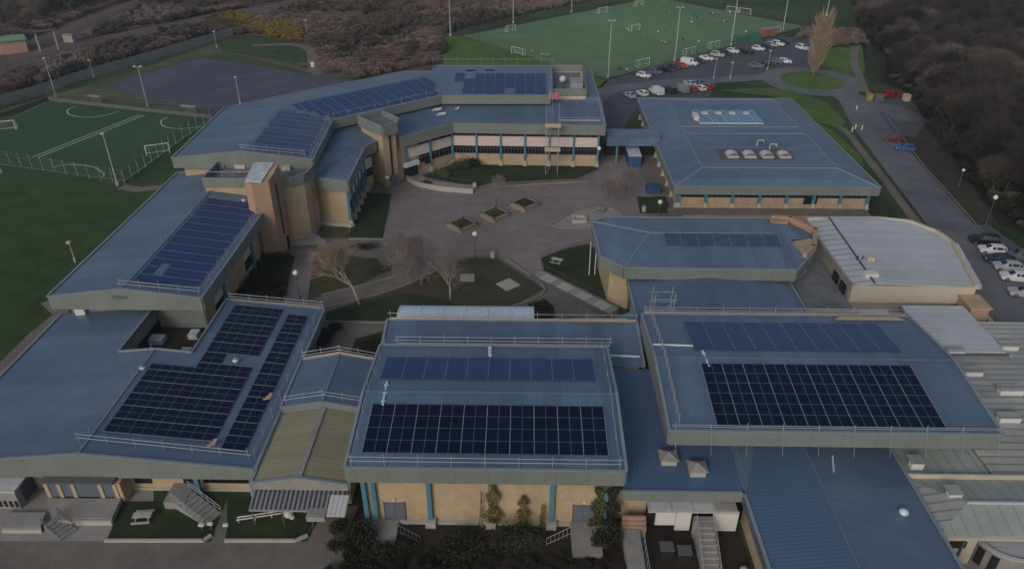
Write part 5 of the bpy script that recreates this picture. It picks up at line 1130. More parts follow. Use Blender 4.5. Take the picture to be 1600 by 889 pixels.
# entrance ramp to main building
er = thing('entrance_ramp', 'pale curved entrance ramp with low wall sweeping from the main door', 'ramp', at(660, 290)); pr_ = curve(XY([(643, 272), (655, 285), (690, 293), (742, 298)]), 4)
L_, Rr_ = ribbon(pr_, 3.2)
MB().prism([tuple(p) for p in L_]+[tuple(p) for p in reversed(Rr_)], 0, .45).build('slab', 'concrete', er)
b = MB()
for k in range(len(Rr_)-1):
    a, c = Vector((*Rr_[k], .5)), Vector((*Rr_[k+1], .5)); d = (c-a).normalized(); b.obox((a+c)/2, d, (-d.y, d.x, 0), (0, 0, 1), (c-a).length/2+.05, .15, .5)
b.build('parapet', 'concrete_lt', er)
rl = thing('ramp_railing', 'thin dark railing above the entrance ramp', 'railing', at(660, 280)); a_ = [Vector((*p, .45)) for p in L_]
for k in range(len(a_)-1): MB().tube(a_[k]+Vector((0, 0, 1)), a_[k+1]+Vector((0, 0, 1)), .03, 4).build('rail', 'gutter', rl); MB().tube(a_[k], a_[k]+Vector((0, 0, 1)), .03, 4).build('post', 'gutter', rl)
for lab, px, py in (('pale litter bin at the lamp side of the courtyard lawn', 770, 403), ('pale litter bin at the end of the entrance ramp', 742, 294), ('pale litter bin by the lawn beside the library', 1006, 331)):
    q = at(px, py); t = thing('litter_bin', lab, 'bin', q, 'litter bins in the courtyard'); MB().tube((q.x, q.y, 0), (q.x, q.y, 1.0), .38, 10, .42).build('body', 'concrete_lt', t); MB().tube((q.x, q.y, 1.0), (q.x, q.y, 1.2), .42, 10, .2).build('lid', 'concrete', t)
def globe_lamp(label, p, h=4.2, r_=.42, m='gutter'):
    t = thing('globe_lamp', label, 'lamp post', p, 'globe lamps round the courtyard'); MB().tube((p.x, p.y, 0), (p.x, p.y, h), .07, 6, .05).build('post', m, t); MB().tube((p.x, p.y, 0), (p.x, p.y, .5), .13, 6).build('base', m, t); MB().ball((p.x, p.y, h+r_*.8), r_, 10, 8).build('globe', 'globe', t, smooth=True)
globe_lamp('white globe lamp standing at the edge of the courtyard lawn', at(743, 403), 4.0); globe_lamp('white globe lamp on the brick path below the near stair tower', at(469, 468), 4.2); globe_lamp('white globe lamp at the foot of the far stair tower', at(607, 300), 2.6, .4)
globe_lamp('white globe lamp showing just above the dining block roof', at(1031, 345)+Vector((0, 1.5, 0)), 2.6); globe_lamp('white globe lamp at the right corner of the main building', at(934, 268), 4.6, .4); globe_lamp('pale globe lamp on the dark verge right of the road', at(1540, 352), 5.0, .4, 'gutter')
globe_lamp('faint globe lamp farther up the dark verge right of the road', at(1497, 292), 3.2, .3)
# blue containers beside the library
for lab, px, py, sx, sy, h_ in (('long blue shipping container between main building and library', 991, 262, 2.6, 9.0, 2.4), ('short blue skip beside the library lawn', 1021, 304, 2.6, 2.2, 1.3)):
    q = at(px, py); t = thing('blue_container', lab, 'container', (q.x, q.y, 0)); MB().box(q.x-sx/2, q.y, .1, q.x+sx/2, q.y+sy, h_).build('body', 'container_blue', t); MB().box(q.x-sx/2-.04, q.y-.04, h_+.005, q.x+sx/2+.04, q.y+sy+.04, h_+.12).build('lid', 'tarp' if sy > 4 else 'container_blue', t)
    for sg in (-1, 1): MB().box(q.x+sg*.65-.55, q.y-.05, .2, q.x+sg*.65+.55, q.y-.005, h_-.1).build('door', 'container_blue', t)
# ================================================================== FENCES, LAMPS, GOALS
def bay_fence(name, label, pts, h, bay, panel, post, m_panel, m_post, group=None, z0=0):
    P3 = [Vector((p[0], p[1], z0)) for p in pts]; t = thing(name, label, 'fence', P3[0], group); pm, sm = {}, post.mesh('post', m_post)
    for k in range(len(P3)-1):
        a, c = P3[k], P3[k+1]; L = (c-a).length; n = max(1, round(L/bay)); d = (c-a)/n; ang = math.atan2(d.y, d.x)
        key = round(d.length, 2)
        if key not in pm: pm[key] = panel(d.length).mesh('fence_panel', m_panel)
        for j in range(n):
            for nm, me in (('fence_panel', pm[key]), ('post', sm)):
                o = bpy.data.objects.new(nm, me); COL.objects.link(o); o.parent = t; o.location = a+d*j-P3[0]; o.rotation_euler = (0, 0, ang)
    return t
def mesh_panel(h, step=.32, r_=.018):
    def f(L):
        b = MB(); n = int(L/step)
        for k in range(n): x = step*(k+.5); b.face([(x-r_, 0, 0), (x+r_, 0, 0), (x+r_, 0, h), (x-r_, 0, h)])
        for z in (.05, h*.33, h*.66, h-.05): b.obox((L/2, .02, z), (1, 0, 0), (0, 1, 0), (0, 0, 1), L/2, .02, .022)
        return b
    return f
def pale_panel(h):
    def f(L):
        b = MB(); n = int(L/.155)
        for k in range(n): x = .155*(k+.5); b.prism([(x-.055, -.02), (x+.055, -.02), (x+.055, .02), (x-.055, .02)], 0, h)
        for z in (.4, h-.4): b.obox((L/2, .05, z), (1, 0, 0), (0, 1, 0), (0, 0, 1), L/2, .025, .03)
        return b
    return f
def fpost(h, r_=.05): return MB().tube((0, 0, 0), (0, 0, h), r_, 5)
bay_fence('palisade_fence', 'long grey palisade fence between railway scrub and the playing courts', XY([(-60, 188), (0, 168), (60, 150), (130, 126), (230, 97), (365, 56)]), 2.8, 2.75, pale_panel(2.7), fpost(2.8, .07), 'palisade', 'palisade')
bay_fence('mesh_fence', 'tall mesh fence round the small green pitch', [(p.x, p.y) for p in (at(0, 180), at(76, 155), at(200, 170), at(336, 183))], 3.2, 3.0, mesh_panel(3.2), fpost(3.3), 'fence_mesh', 'gutter')
bay_fence('mesh_fence', 'mesh fence on the near side of the small green pitch', [(p.x, p.y) for p in (at(-30, 246), at(0, 255), at(196, 289), at(275, 225), at(340, 184))], 3.0, 3.0, mesh_panel(3.0), fpost(3.1, .04), 'fence_mesh', 'mast')
bay_fence('kick_board_fence', 'low dark board run along the far edge of the small green pitch', [(p.x, p.y) for p in (at(0, 184), at(76, 158), at(200, 172), at(333, 186))], 1.0, 3.0, lambda L: MB().obox((L/2, 0, .5), (1, 0, 0), (0, 1, 0), (0, 0, 1), L/2, .04, .5), fpost(1.1), 'gutter', 'gutter')
bay_fence('mesh_fence', 'mesh fence round the near sides of the big sports pitch', [(p.x, p.y) for p in (at(1260, 45), at(946, 127), at(870, 99), at(714, 59))], 3.0, 4.0, mesh_panel(3.0, .5, .025), fpost(3.1), 'fence_mesh', 'fence_mesh')
bay_fence('mesh_fence', 'mesh fence round the far sides of the big sports pitch', [(p.x, p.y) for p in (at(714, 57), at(1022, -5), at(1262, 41))], 3.0, 4.0, mesh_panel(3.0, .5, .025), fpost(3.1), 'fence_mesh', 'fence_mesh')
bay_fence('mesh_fence', 'mesh fence between games court and the small pitch grass', [(p.x, p.y) for p in (at(345, 186), at(158, 135), at(312, 90), at(560, 127))], 2.6, 3.0, mesh_panel(2.6, .5, .015), fpost(2.7, .04), 'fence_mesh', 'fence_mesh')
def mast(label, p, h, two=True, m='mast', group='floodlight masts', r_=.14):
    t = thing('floodlight_mast', label, 'floodlight', p, group); MB().tube((p.x, p.y, 0), (p.x, p.y, h), r_, 6, r_*.6).build('pole', m, t); MB().tube((p.x, p.y, 0), (p.x, p.y, .9), r_*2.2, 6).build('base', m, t)
    MB().box(p.x-(.8 if two else .25), p.y-.06, h-.06, p.x+(.8 if two else .25), p.y+.06, h+.06).build('crossarm', m, t)
    for sg in ((-1, 1) if two else (0,)): MB().box(p.x+sg*.75-.32, p.y-.3, h-.02, p.x+sg*.75+.32, p.y+.25, h+.32).build('floodlight', 'concrete_lt', t)
for lab, bx_, by_, ty, two in (('floodlight mast at the far left corner of the small pitch', 88, 152, 92, 0), ('short lamp post inside the palisade fence', 147, 122, 95, 0), ('twin floodlight mast between small pitch and games court', 231, 167, 105, 1), ('floodlight mast just behind the wing of the main building', 376, 165, 122, 0),
        ('floodlight mast at the near corner of the small pitch', 184, 290, 210, 0), ('floodlight mast cut by the left edge of the photo', 2, 270, 243, 0), ('lamp post at the top of the palisade fence', 339, 75, 50, 0), ('lamp post beside the curving footpath', 480, 53, 33, 0),
        ('thin yellowish post standing alone in the playing field', 118, 410, 380, 0)):
    p = at(bx_, by_); h_ = 1.0
    lo, hi = 0, 40
    for _ in range(30):
        mid = (lo+hi)/2; d_ = Vector((p.x*_cy+p.y*_sy, -p.x*_sy+p.y*_cy, mid-CAM_H)); yy_ = 444.5-FPX*(d_.y*_s+d_.z*_c)/(d_.y*_c-d_.z*_s)
        if yy_ > ty: lo = mid
        else: hi = mid
    mast(lab, p, lo, bool(two), group='floodlights and lamp posts beside the left pitches', r_=.13 if lo > 6 else .08)
for lab, bx_, by_, h_ in (('tall mast on the bright grass left of the sports pitch', 704, 57, 17), ('tall mast standing behind the far left pitch side', 802, 37, 17), ('mast at the near left corner of the sports pitch', 950, 122, 15.5), ('mast on the near touchline beside the white goals', 1054, 96, 15.5),
        ('mast on the near touchline above the parked cars', 1142, 72, 15.5), ('mast at the right corner of the sports pitch', 1223, 48, 15), ('mast behind the bare roundabout poplar', 1291, 26, 15), ('mast at the top edge behind the sports pitch', 893, 20, 16)):
    mast(lab, at(bx_, by_), h_, group='tall floodlight masts round the sports pitch', r_=.2)
for lab, px, py, h_ in (('car park lamp post nearest the parked vans', 1115, 124, 5.5), ('white globe car park lamp', 1141, 124, 4.5), ('lamp post among the far parked cars', 1199, 110, 5.5)):
    mast(lab, at(px, py), h_, False, group='car park lamp posts', r_=.09)
def goal(label, p, ang, w=3.6, h=2.0, r_=.07, m='white'):
    t = thing('football_goal', label, 'goal', (p.x, p.y, .1), 'football goals', rz=ang)
    MB().tube((-w/2, 0, 0), (-w/2, 0, h), r_, 5).build('post', m, t); MB().tube((w/2, 0, 0), (w/2, 0, h), r_, 5).build('post', m, t); MB().tube((-w/2, 0, h), (w/2, 0, h), r_, 5).build('crossbar', m, t)
    b = MB()
    for x in (-w/2, w/2): b.tube((x, 0, h), (x, 1.0, h*.9), r_*.7, 4); b.tube((x, 1.0, h*.9), (x, 1.6, 0), r_*.7, 4); b.tube((x, 0, 0), (x, 1.6, 0), r_*.7, 4)
    b.tube((-w/2, 1.6, 0), (w/2, 1.6, 0), r_*.7, 4); b.build('net_frame', m, t)
    b = MB(); n = 8
    for k in range(1, n): x = -w/2+w*k/n; b.face([(x-.006, 0, h), (x+.006, 0, h), (x+.006, 1, h*.9), (x-.006, 1, h*.9)]); b.face([(x-.006, 1, h*.9), (x+.006, 1, h*.9), (x+.006, 1.6, 0), (x-.006, 1.6, 0)])
    for k in range(1, 6): z = h*.9*k/6; b.face([(-w/2, 1.6-.6*k/6, z-.006), (w/2, 1.6-.6*k/6, z-.006), (w/2, 1.6-.6*k/6, z+.006), (-w/2, 1.6-.6*k/6, z+.006)])
    b.build('net', m, t)
goal('white goal at the right of the small pitch', at(248, 242), R(25), 4.6, 2.2, .10); goal('white goal cut by the left edge on the small pitch', at(8, 205), R(20), 4.6, 2.2, .10)
for lab, px, py, an, w_ in (('white goal on the far left touchline of the sports pitch', 799, 50, 40, 3.6), ('goal in the middle of the far left touchline', 943, 21, 40, 4.5), ('goal at the top corner of the sports pitch', 1000, 10, 40, 4), ('white goal standing alone in midfield', 993, 49, 38, 4), ('blue-netted goal behind the main roof', 808, 86, -38, 4.5),
        ('goal on the near touchline, leftmost above the cars', 1006, 104, 38, 4.5), ('goal on the near touchline, middle above the cars', 1079, 86, 38, 4.2), ('goal on the near touchline, third above the cars', 1117, 76, 38, 4.2), ('goal at the right corner of the sports pitch', 1213, 53, 38, 4.2), ('left of two dark-netted goals on the far side', 1143, 20, -40, 4.5), ('right of two dark-netted goals on the far side', 1163, 23, -40, 4.5)):
    goal(lab, at(px, py), R(an), w_, 2.1, .09)
for lab, px, py in (('long roofed dugout shelter on the far side of the small pitch, left of two', 150, 162), ('roofed dugout shelter on the far side of the small pitch, right of two', 297, 178)):
    q = at(px, py); t = thing('dugout_shelter', lab, 'shelter', q, 'dugouts by the small pitch'); MB().obox((q.x, q.y, 1.9), (.96, -.28, 0), (.28, .96, 0), (0, 0, 1), 2.0, .5, .08).build('roof', 'concrete_lt', t); MB().obox((q.x+.1, q.y+.5, .95), (.96, -.28, 0), (.28, .96, 0), (0, 0, 1), 1.9, .05, .9).build('back', 'gutter', t)
# railway buildings
hb = thing('signal_hut', 'pink rendered hut with pale green roof beside the railway', 'hut', at(20, 88)); q = at(-14, 92); u = Vector((.87, .5, 0)).normalized()
c_ = at(20, 84)+Vector((-2.5, 2, 0)); MB().obox(c_+Vector((0, 0, 1.9)), (.8, .6, 0), (-.6, .8, 0), (0, 0, 1), 5.2, 3.6, 1.9).build('wall', 'hut_pink', hb); MB().obox(c_+Vector((0, 0, 4.0)), (.8, .6, 0), (-.6, .8, 0), (0, 0, 1), 5.7, 4.1, .18).build('roof', 'hut_green', hb); MB().obox(c_+Vector((-1.2, -4.6, 1.4))+Vector((1.6, 1.5, 0)), (.8, .6, 0), (-.6, .8, 0), (0, 0, 1), .6, .3, 1.2).build('door', 'dark', hb)
t = thing('track_gantry', 'pale signal gantry straddling the railway beside the hut', 'gantry', at(75, 78))
for px, py in ((64, 82), (92, 78)):
    q = at(px, py); MB().tube((q.x, q.y, 0), (q.x, q.y, 5.5), .3, 6).build('leg', 'galv', t)
a, c = at(60, 76, 0), at(94, 72, 0); MB().obox((a+c)/2+Vector((0, 0, 5.2)), (c-a).normalized(), (0, 1, 0), (0, 0, 1), (c-a).length/2, .5, .25).build('beam', 'gutter', t)
q = at(110, 66); t = thing('relay_cabinet', 'small pale relay cabinet in the trackside scrub', 'cabinet', q); MB().box(q.x-1.6, q.y-1, 0, q.x+1.6, q.y+1, 2.4).build('body', 'concrete_lt', t); MB().box(q.x-1.7, q.y-1.1, 2.41, q.x+1.7, q.y+1.1, 2.55).build('roof', 'concrete', t)
q = at(489, 108); t = thing('white_sign', 'small white notice board by the end of the footpath', 'sign', q); MB().box(q.x-.5, q.y-.03, .5, q.x+.5, q.y+.03, 2.0).build('board', 'white', t); MB().tube((q.x, q.y+.06, 0), (q.x, q.y+.06, 2), .05, 5).build('post', 'galv', t)
# ================================================================== VEHICLES
def make_vehicle(kind):
    # stations: x, half width, z bottom, z belt, z top, half width at top ; cabin where top > belt
    if kind == 'hatch':
        st = [(-2.05, .74, .45, .72, .72, .70), (-1.98, .84, .28, .92, .95, .76), (-1.75, .88, .25, .98, 1.30, .66), (-1.3, .90, .22, .98, 1.46, .62), (-.2, .90, .22, .96, 1.48, .62), (.35, .90, .22, .95, 1.40, .62), (1.05, .89, .22, .93, .97, .74), (1.75, .85, .25, .84, .86, .72), (2.02, .74, .38, .66, .66, .66)]
    elif kind == 'saloon':
        st = [(-2.3, .74, .45, .75, .75, .70), (-2.2, .85, .28, .93, .96, .76), (-1.6, .88, .25, .98, 1.02, .76), (-1.1, .90, .22, .97, 1.38, .62), (-.2, .90, .22, .96, 1.43, .60), (.35, .90, .22, .95, 1.36, .62), (1.1, .89, .22, .92, .96, .74), (1.95, .85, .25, .83, .85, .72), (2.25, .74, .38, .66, .66, .66)]
    elif kind == 'suv':
        st = [(-2.2, .78, .5, .85, .85, .76), (-2.15, .88, .35, 1.05, 1.15, .80), (-1.95, .92, .32, 1.10, 1.55, .72), (-1.5, .93, .30, 1.10, 1.68, .70), (-.2, .93, .30, 1.08, 1.70, .70), (.4, .93, .30, 1.06, 1.60, .70), (1.05, .92, .30, 1.04, 1.10, .80), (1.9, .90, .32, .98, 1.0, .78), (2.2, .80, .45, .75, .75, .74)]
    else:
        st = [(-2.6, .92, .4, 1.15, 1.95, .84), (-2.55, .96, .32, 1.18, 2.02, .86), (-1.0, .97, .30, 1.18, 2.06, .87), (.6, .97, .30, 1.18, 2.05, .87), (1.15, .97, .30, 1.16, 1.92, .82), (1.85, .95, .30, 1.12, 1.20, .85), (2.4, .90, .34, .95, 1.0, .80), (2.6, .80, .45, .75, .75, .76)]
    b = MB(); g = MB(); ring = []
    for x, hw, zb, zm, zt, ht in st:
        ring.append([(x, -hw, zb), (x, -hw-.02, (zb+zm)/2), (x, -hw*.985, zm), (x, -ht, zt-.03), (x, -ht*.8, zt+.02), (x, ht*.8, zt+.02), (x, ht, zt-.03), (x, hw*.985, zm), (x, hw+.02, (zb+zm)/2), (x, hw, zb)])
    n = 10
    for k in range(len(ring)-1):
        for j in range(n):
            a = ring[k]; c = ring[k+1]; j2 = (j+1) % n; b.face([a[j], a[j2], c[j2], c[j]])
    b.face(ring[0]); b.face(ring[-1][::-1])
    last = 0
    for k in range(len(st)-1):
        (x0, _, _, m0, t0, _), (x1, _, _, m1, t1, _) = st[k], st[k+1]
        van_solid = kind == 'van' and x1 < .7
        if min(t0-m0, t1-m1) > .25 and not van_solid:
            for sgn, (i, j) in ((-1, (2, 3)), (1, (7, 6))):
                q = [Vector(ring[k][i]), Vector(ring[k+1][i]), Vector(ring[k+1][j]), Vector(ring[k][j])]; c = sum(q, Vector())/4
                q = [c+(p-c)*.86+Vector((0, sgn*.02, 0)) for p in q]; g.face(q if sgn < 0 else q[::-1])
        elif abs(t0-t1) > .3:      # windscreen or rear window
            q = [Vector(ring[k][4]), Vector(ring[k+1][4]), Vector(ring[k+1][5]), Vector(ring[k][5])]; c = sum(q, Vector())/4; nn = (q[1]-q[0]).cross(q[3]-q[0]).normalized()
            if nn.z < 0: nn = -nn
            q = [c+(p-c)*.90+nn*.025 for p in q]; g.face(q)
    if kind in ('hatch', 'suv'):
        q = [Vector(ring[1][4]), Vector(ring[2][4]), Vector(ring[2][5]), Vector(ring[1][5])]; c = sum(q, Vector())/4; g.face([c+(p-c)*.88+Vector((-.03, 0, .015)) for p in q])
    t = thing('parked_car' if kind != 'van' else 'parked_van', 'x', 'car' if kind != 'van' else 'van', (0, 0, 0)); BASE[t.name] = Vector((0, 0, 0))
    body = b.build('body', 'paint_white', t, smooth=False); g.build('window', 'glass', t)
    wz = .32 if kind != 'van' else .35
    for x in (-st[-1][0]*.62, st[-1][0]*.62):
        for s_ in (-1, 1):
            w_ = MB().tube((x, s_*.72, wz), (x, s_*(st[3][1]+.015), wz), wz, 12).build('wheel', 'tyre', t); MB().tube((x, s_*(st[3][1]+.016), wz), (x, s_*(st[3][1]+.03), wz), wz*.6, 8).build('rim', 'rim', w_)
    xe, xr_ = st[-1][0], st[0][0]
    for s_ in (-1, 1):
        MB().obox((xe-.10, s_*.62, .70 if kind != 'van' else .85), (1, 0, 0), (0, 1, 0), (0, 0, 1), .10, .14, .07).build('headlight', 'lamp_clear', t)
        MB().obox((xr_+.06, s_*.68, .85 if kind != 'van' else 1.0), (1, 0, 0), (0, 1, 0), (0, 0, 1), .06, .10, .12).build('tail_light', 'lamp_red', t)
    return t
protos = {k: make_vehicle(k) for k in ('hatch', 'saloon', 'suv', 'van')}
used = {k: False for k in protos}
def park(kind, colr, label, p, ang, group):
    if used[kind]: o = copy_tree(protos[kind], p, R(ang), label=label)
    else: o = protos[kind]; used[kind] = True; o.location = p; o.rotation_euler = (0, 0, R(ang)); o['label'] = label
    o['group'] = group
    for ch in o.children:
        if ch.name.startswith('body'):
            ch.material_slots[0].link = 'OBJECT'; ch.material_slots[0].material = M['paint_'+colr]
    return o
G1, G2, G3, G4 = 'cars parked along the sports pitch fence', 'vehicles parked behind the library block', 'cars in the far middle row', 'cars parked under the dark trees'
rowA = [(1006, 121, 'white', 'hatch', 'white hatchback at the left end of the pitch-side row'), (1023, 116, 'bluegrey', 'hatch', 'blue-grey hatchback second from left in the pitch-side row'), (1041, 112, 'black', 'saloon', 'black saloon left of the red car in the pitch-side row'), (1053, 108, 'navy', 'hatch', 'dark navy hatchback just before the red car'), (1065, 106, 'red', 'hatch', 'red hatchback beside the white van, pitch-side row'),
    (1077, 102, 'white', 'van', 'white van in the pitch-side row'), (1091, 98, 'navy', 'hatch', 'dark navy hatchback right of the white van'), (1104, 94, 'white', 'saloon', 'white saloon two places right of the white van'), (1121, 89, 'silver', 'suv', 'silver people carrier in the pitch-side row'), (1133, 86, 'navy', 'hatch', 'navy hatchback right of the silver people carrier'), (1145, 83, 'white', 'hatch', 'white hatchback left of the black cars in the pitch-side row'),
    (1157, 79, 'grey', 'saloon', 'dark grey saloon behind the black car'), (1166, 84, 'black', 'suv', 'black car standing proud of the pitch-side row'), (1185, 79, 'white', 'hatch', 'white car at the bend of the pitch-side row'), (1198, 76, 'navy', 'hatch', 'dark car near the right end of the pitch-side row'), (1206, 73, 'silver', 'hatch', 'silver car near the right end of the pitch-side row'), (1215, 72, 'white', 'suv', 'white car with reddish lights at the right end of the row'), (1223, 68, 'black', 'hatch', 'last black car at the right end of the pitch-side row')]
for px, py, cl_, kd, lab in rowA: park(kd, cl_, lab, at(px, py, .06), -38+random.uniform(-5, 5), G1)
for px, py, cl_, kd, lab in [(984, 152, 'silver', 'saloon', 'silver saloon nearest the library roof corner'), (1003, 149, 'white', 'hatch', 'white hatchback between silver saloon and white van'), (1025, 147, 'white', 'van', 'tall white van with yellow rear in the lower row'), (1047, 145, 'navy', 'suv', 'dark blue van-like car in the lower row'), (1064, 144, 'sage', 'van', 'grey-green van in the lower row'), (1080, 142, 'red', 'hatch', 'red hatchback, left of the two reds in the lower row'), (1093, 141, 'white', 'hatch', 'white hatchback between the two red cars'), (1104, 139, 'red', 'hatch', 'red hatchback at the right end of the lower row'), (1077, 134, 'silver', 'saloon', 'silver saloon parked behind the first red car'), (1092, 133, 'bluegrey', 'saloon', 'pale blue-grey saloon parked behind the second red car')]:
    park(kd, cl_, lab, at(px, py, .06), 112+random.uniform(-4, 4), G2)
for px, py, cl_, kd, lab in [(1181, 106, 'bluegrey', 'saloon', 'dark blue-grey saloon at the left of the middle row'), (1200, 103, 'black', 'hatch', 'black hatchback in the middle row'), (1214, 99, 'bluegrey', 'hatch', 'blue-grey hatchback in the middle row'), (1226, 99, 'white', 'hatch', 'white hatchback at the right of the middle row'), (1253, 78, 'white', 'suv', 'white car parked alone beside the poplar')]:
    park(kd, cl_, lab, at(px, py, .06), -20 if px != 1253 else -60, G3)
for px, py, cl_, kd, lab, an in [(1393, 220, 'maroon', 'hatch', 'maroon car by the lay-by under the trees', 165), (1413, 235, 'blue', 'hatch', 'bright blue car by the lay-by under the trees', 172), (1536, 380, 'black', 'suv', 'black car at the top of the roadside parking', 165), (1549, 395, 'white', 'hatch', 'white car second from the top of the roadside parking', 168), (1560, 409, 'navy', 'saloon', 'dark navy car between white and silver at the roadside', 168),
        (1573, 421, 'silver', 'hatch', 'silver car fourth in the roadside parking', 168), (1586, 437, 'white', 'saloon', 'white saloon cut by the right edge, upper', 168), (1600, 462, 'silver', 'saloon', 'silver car cut by the right edge, lower', 168), (1592, 405, 'grey', 'suv', 'grey car half hidden at the right edge', 168)]:
    park(kd, cl_, lab, at(px, py, .08), an, G4)
# bins and containers in the lay-by
for lab, px, py, m_, s_ in (('single red bin beside the yellow bin in the lay-by', 1364, 150, 'bin_red', 1.0), ('left red bin of the trio in the lay-by', 1383, 152, 'bin_red', 1.15), ('middle red bin of the trio in the lay-by', 1392, 152, 'bin_red', 1.0), ('right red bin of the trio in the lay-by', 1403, 152, 'bin_red', 1.1), ('yellow bin in the lay-by', 1357, 157, 'bin_yellow', 1.3), ('pale rubbish heap bag in the lay-by', 1415, 158, 'cream', 1.3), ('dark container between yellow and red bins', 1372, 158, 'grey_door', 1.8)):
    q = at(px, py); t = thing('large_bin', lab, 'bin', q, 'bins in the lay-by'); MB().prism([(q.x-s_*.6, q.y-.7), (q.x+s_*.6, q.y-.7), (q.x+s_*.6, q.y+.7), (q.x-s_*.6, q.y+.7)], .1, 1.5).build('body', m_, t); MB().obox((q.x, q.y, 1.6), (1, 0, 0), (0, 1, .1), (0, 0, 1), s_*.66, .76, .06).build('lid', m_, t)
for lab, px, py, m_, sx in (('long teal storage container at the far pitch corner', 1166, 73, 'container_green', 5.5), ('orange-brown skip beside the teal container', 1200, 62, 'orange', 2.6)):
    q = at(px, py-6); t = thing('storage_container', lab, 'container', q); MB().obox((q.x, q.y, 1.2), (.9, .43, 0), (-.43, .9, 0), (0, 0, 1), sx, 1.2, 1.2).build('body', m_, t); MB().obox((q.x, q.y, 2.46), (.9, .43, 0), (-.43, .9, 0), (0, 0, 1), sx+.05, 1.25, .05).build('roof', 'concrete' if sx < 3 else m_, t)
for k, (px, py) in enumerate(((1336, 202), (1331, 206), (1346, 204), (1338, 172))):
    q = at(px, py); t = thing('road_bollard', ('left white', 'lower left white', 'right white', 'single white')[k]+' bollard at the road narrowing', 'bollard', q, 'white bollards by the road'); MB().tube((q.x, q.y, 0), (q.x, q.y, 1.0), .16, 8).build('post', 'white', t); MB().ball((q.x, q.y, 1.0), .17, 8, 5).build('cap', 'white', t)

# ================================================================== PEOPLE on the big pitch
def person_mesh(pose):
    me = bpy.data.meshes.new('p'); J = {'pel': (0, 0, .95), 'ch': (0, .02, 1.32), 'nk': (0, .02, 1.50), 'hd': (0, .03, 1.60), 'tp': (0, .03, 1.75)}
    a = .28 if pose else .08
    J.update(hl=(-.11, 0, .88), kl=(-.13, a*.9, .50), fl=(-.13, a*.6-.05, .07), tl=(-.13, a*.6+.10, .04), hr=(.11, 0, .88), kr=(.13, -a*.1+.05, .50), fr=(.13, -a*1.2, .09), tr=(.13, -a*1.2+.14, .05),
             sl=(-.19, .02, 1.42), el=(-.27, -a*.6, 1.14), wl=(-.25, .12 if pose else .03, .93), gl=(-.25, .17 if pose else .04, .85), sr=(.19, .02, 1.42), er=(.27, a*.5, 1.14), wr=(.25, .18 if pose else .03, .93), gr=(.25, .25 if pose else .04, .86))
    ks = list(J); ed = [('pel', 'ch'), ('ch', 'nk'), ('nk', 'hd'), ('hd', 'tp'), ('pel', 'hl'), ('hl', 'kl'), ('kl', 'fl'), ('fl', 'tl'), ('pel', 'hr'), ('hr', 'kr'), ('kr', 'fr'), ('fr', 'tr'), ('ch', 'sl'), ('sl', 'el'), ('el', 'wl'), ('wl', 'gl'), ('ch', 'sr'), ('sr', 'er'), ('er', 'wr'), ('wr', 'gr')]
    me.from_pydata([J[k] for k in ks], [(ks.index(x), ks.index(y)) for x, y in ed], [])
    o = bpy.data.objects.new('p', me); COL.objects.link(o); o.modifiers.new('s', 'SKIN')
    rad = dict(pel=.15, ch=.17, nk=.06, hd=.10, tp=.09, hl=.10, hr=.10, kl=.065, kr=.065, fl=.05, fr=.05, tl=.045, tr=.045, sl=.07, sr=.07, el=.05, er=.05, wl=.038, wr=.038, gl=.04, gr=.04)
    for i, k in enumerate(ks): me.skin_vertices[0].data[i].radius = (rad[k],)*2
    me.skin_vertices[0].data[0].use_root = True
    sb = o.modifiers.new('b', 'SUBSURF'); sb.levels = 1
    dg_ = bpy.context.evaluated_depsgraph_get(); r = bpy.data.meshes.new_from_object(o.evaluated_get(dg_)); bpy.data.objects.remove(o)
    r.materials.clear()
    for m_ in ('kit_dark', 'kit_dark', 'skin'): r.materials.append(M[m_])
    for p in r.polygons:
        z = p.center.z; ax = abs(p.center.x)
        p.material_index = 2 if z > 1.5 or z < .46 and z > .12 or (ax > .2 and z < 1.12) else (0 if z > .92 else 1); p.use_smooth = True
    return r
pms = [person_mesh(0), person_mesh(1)]
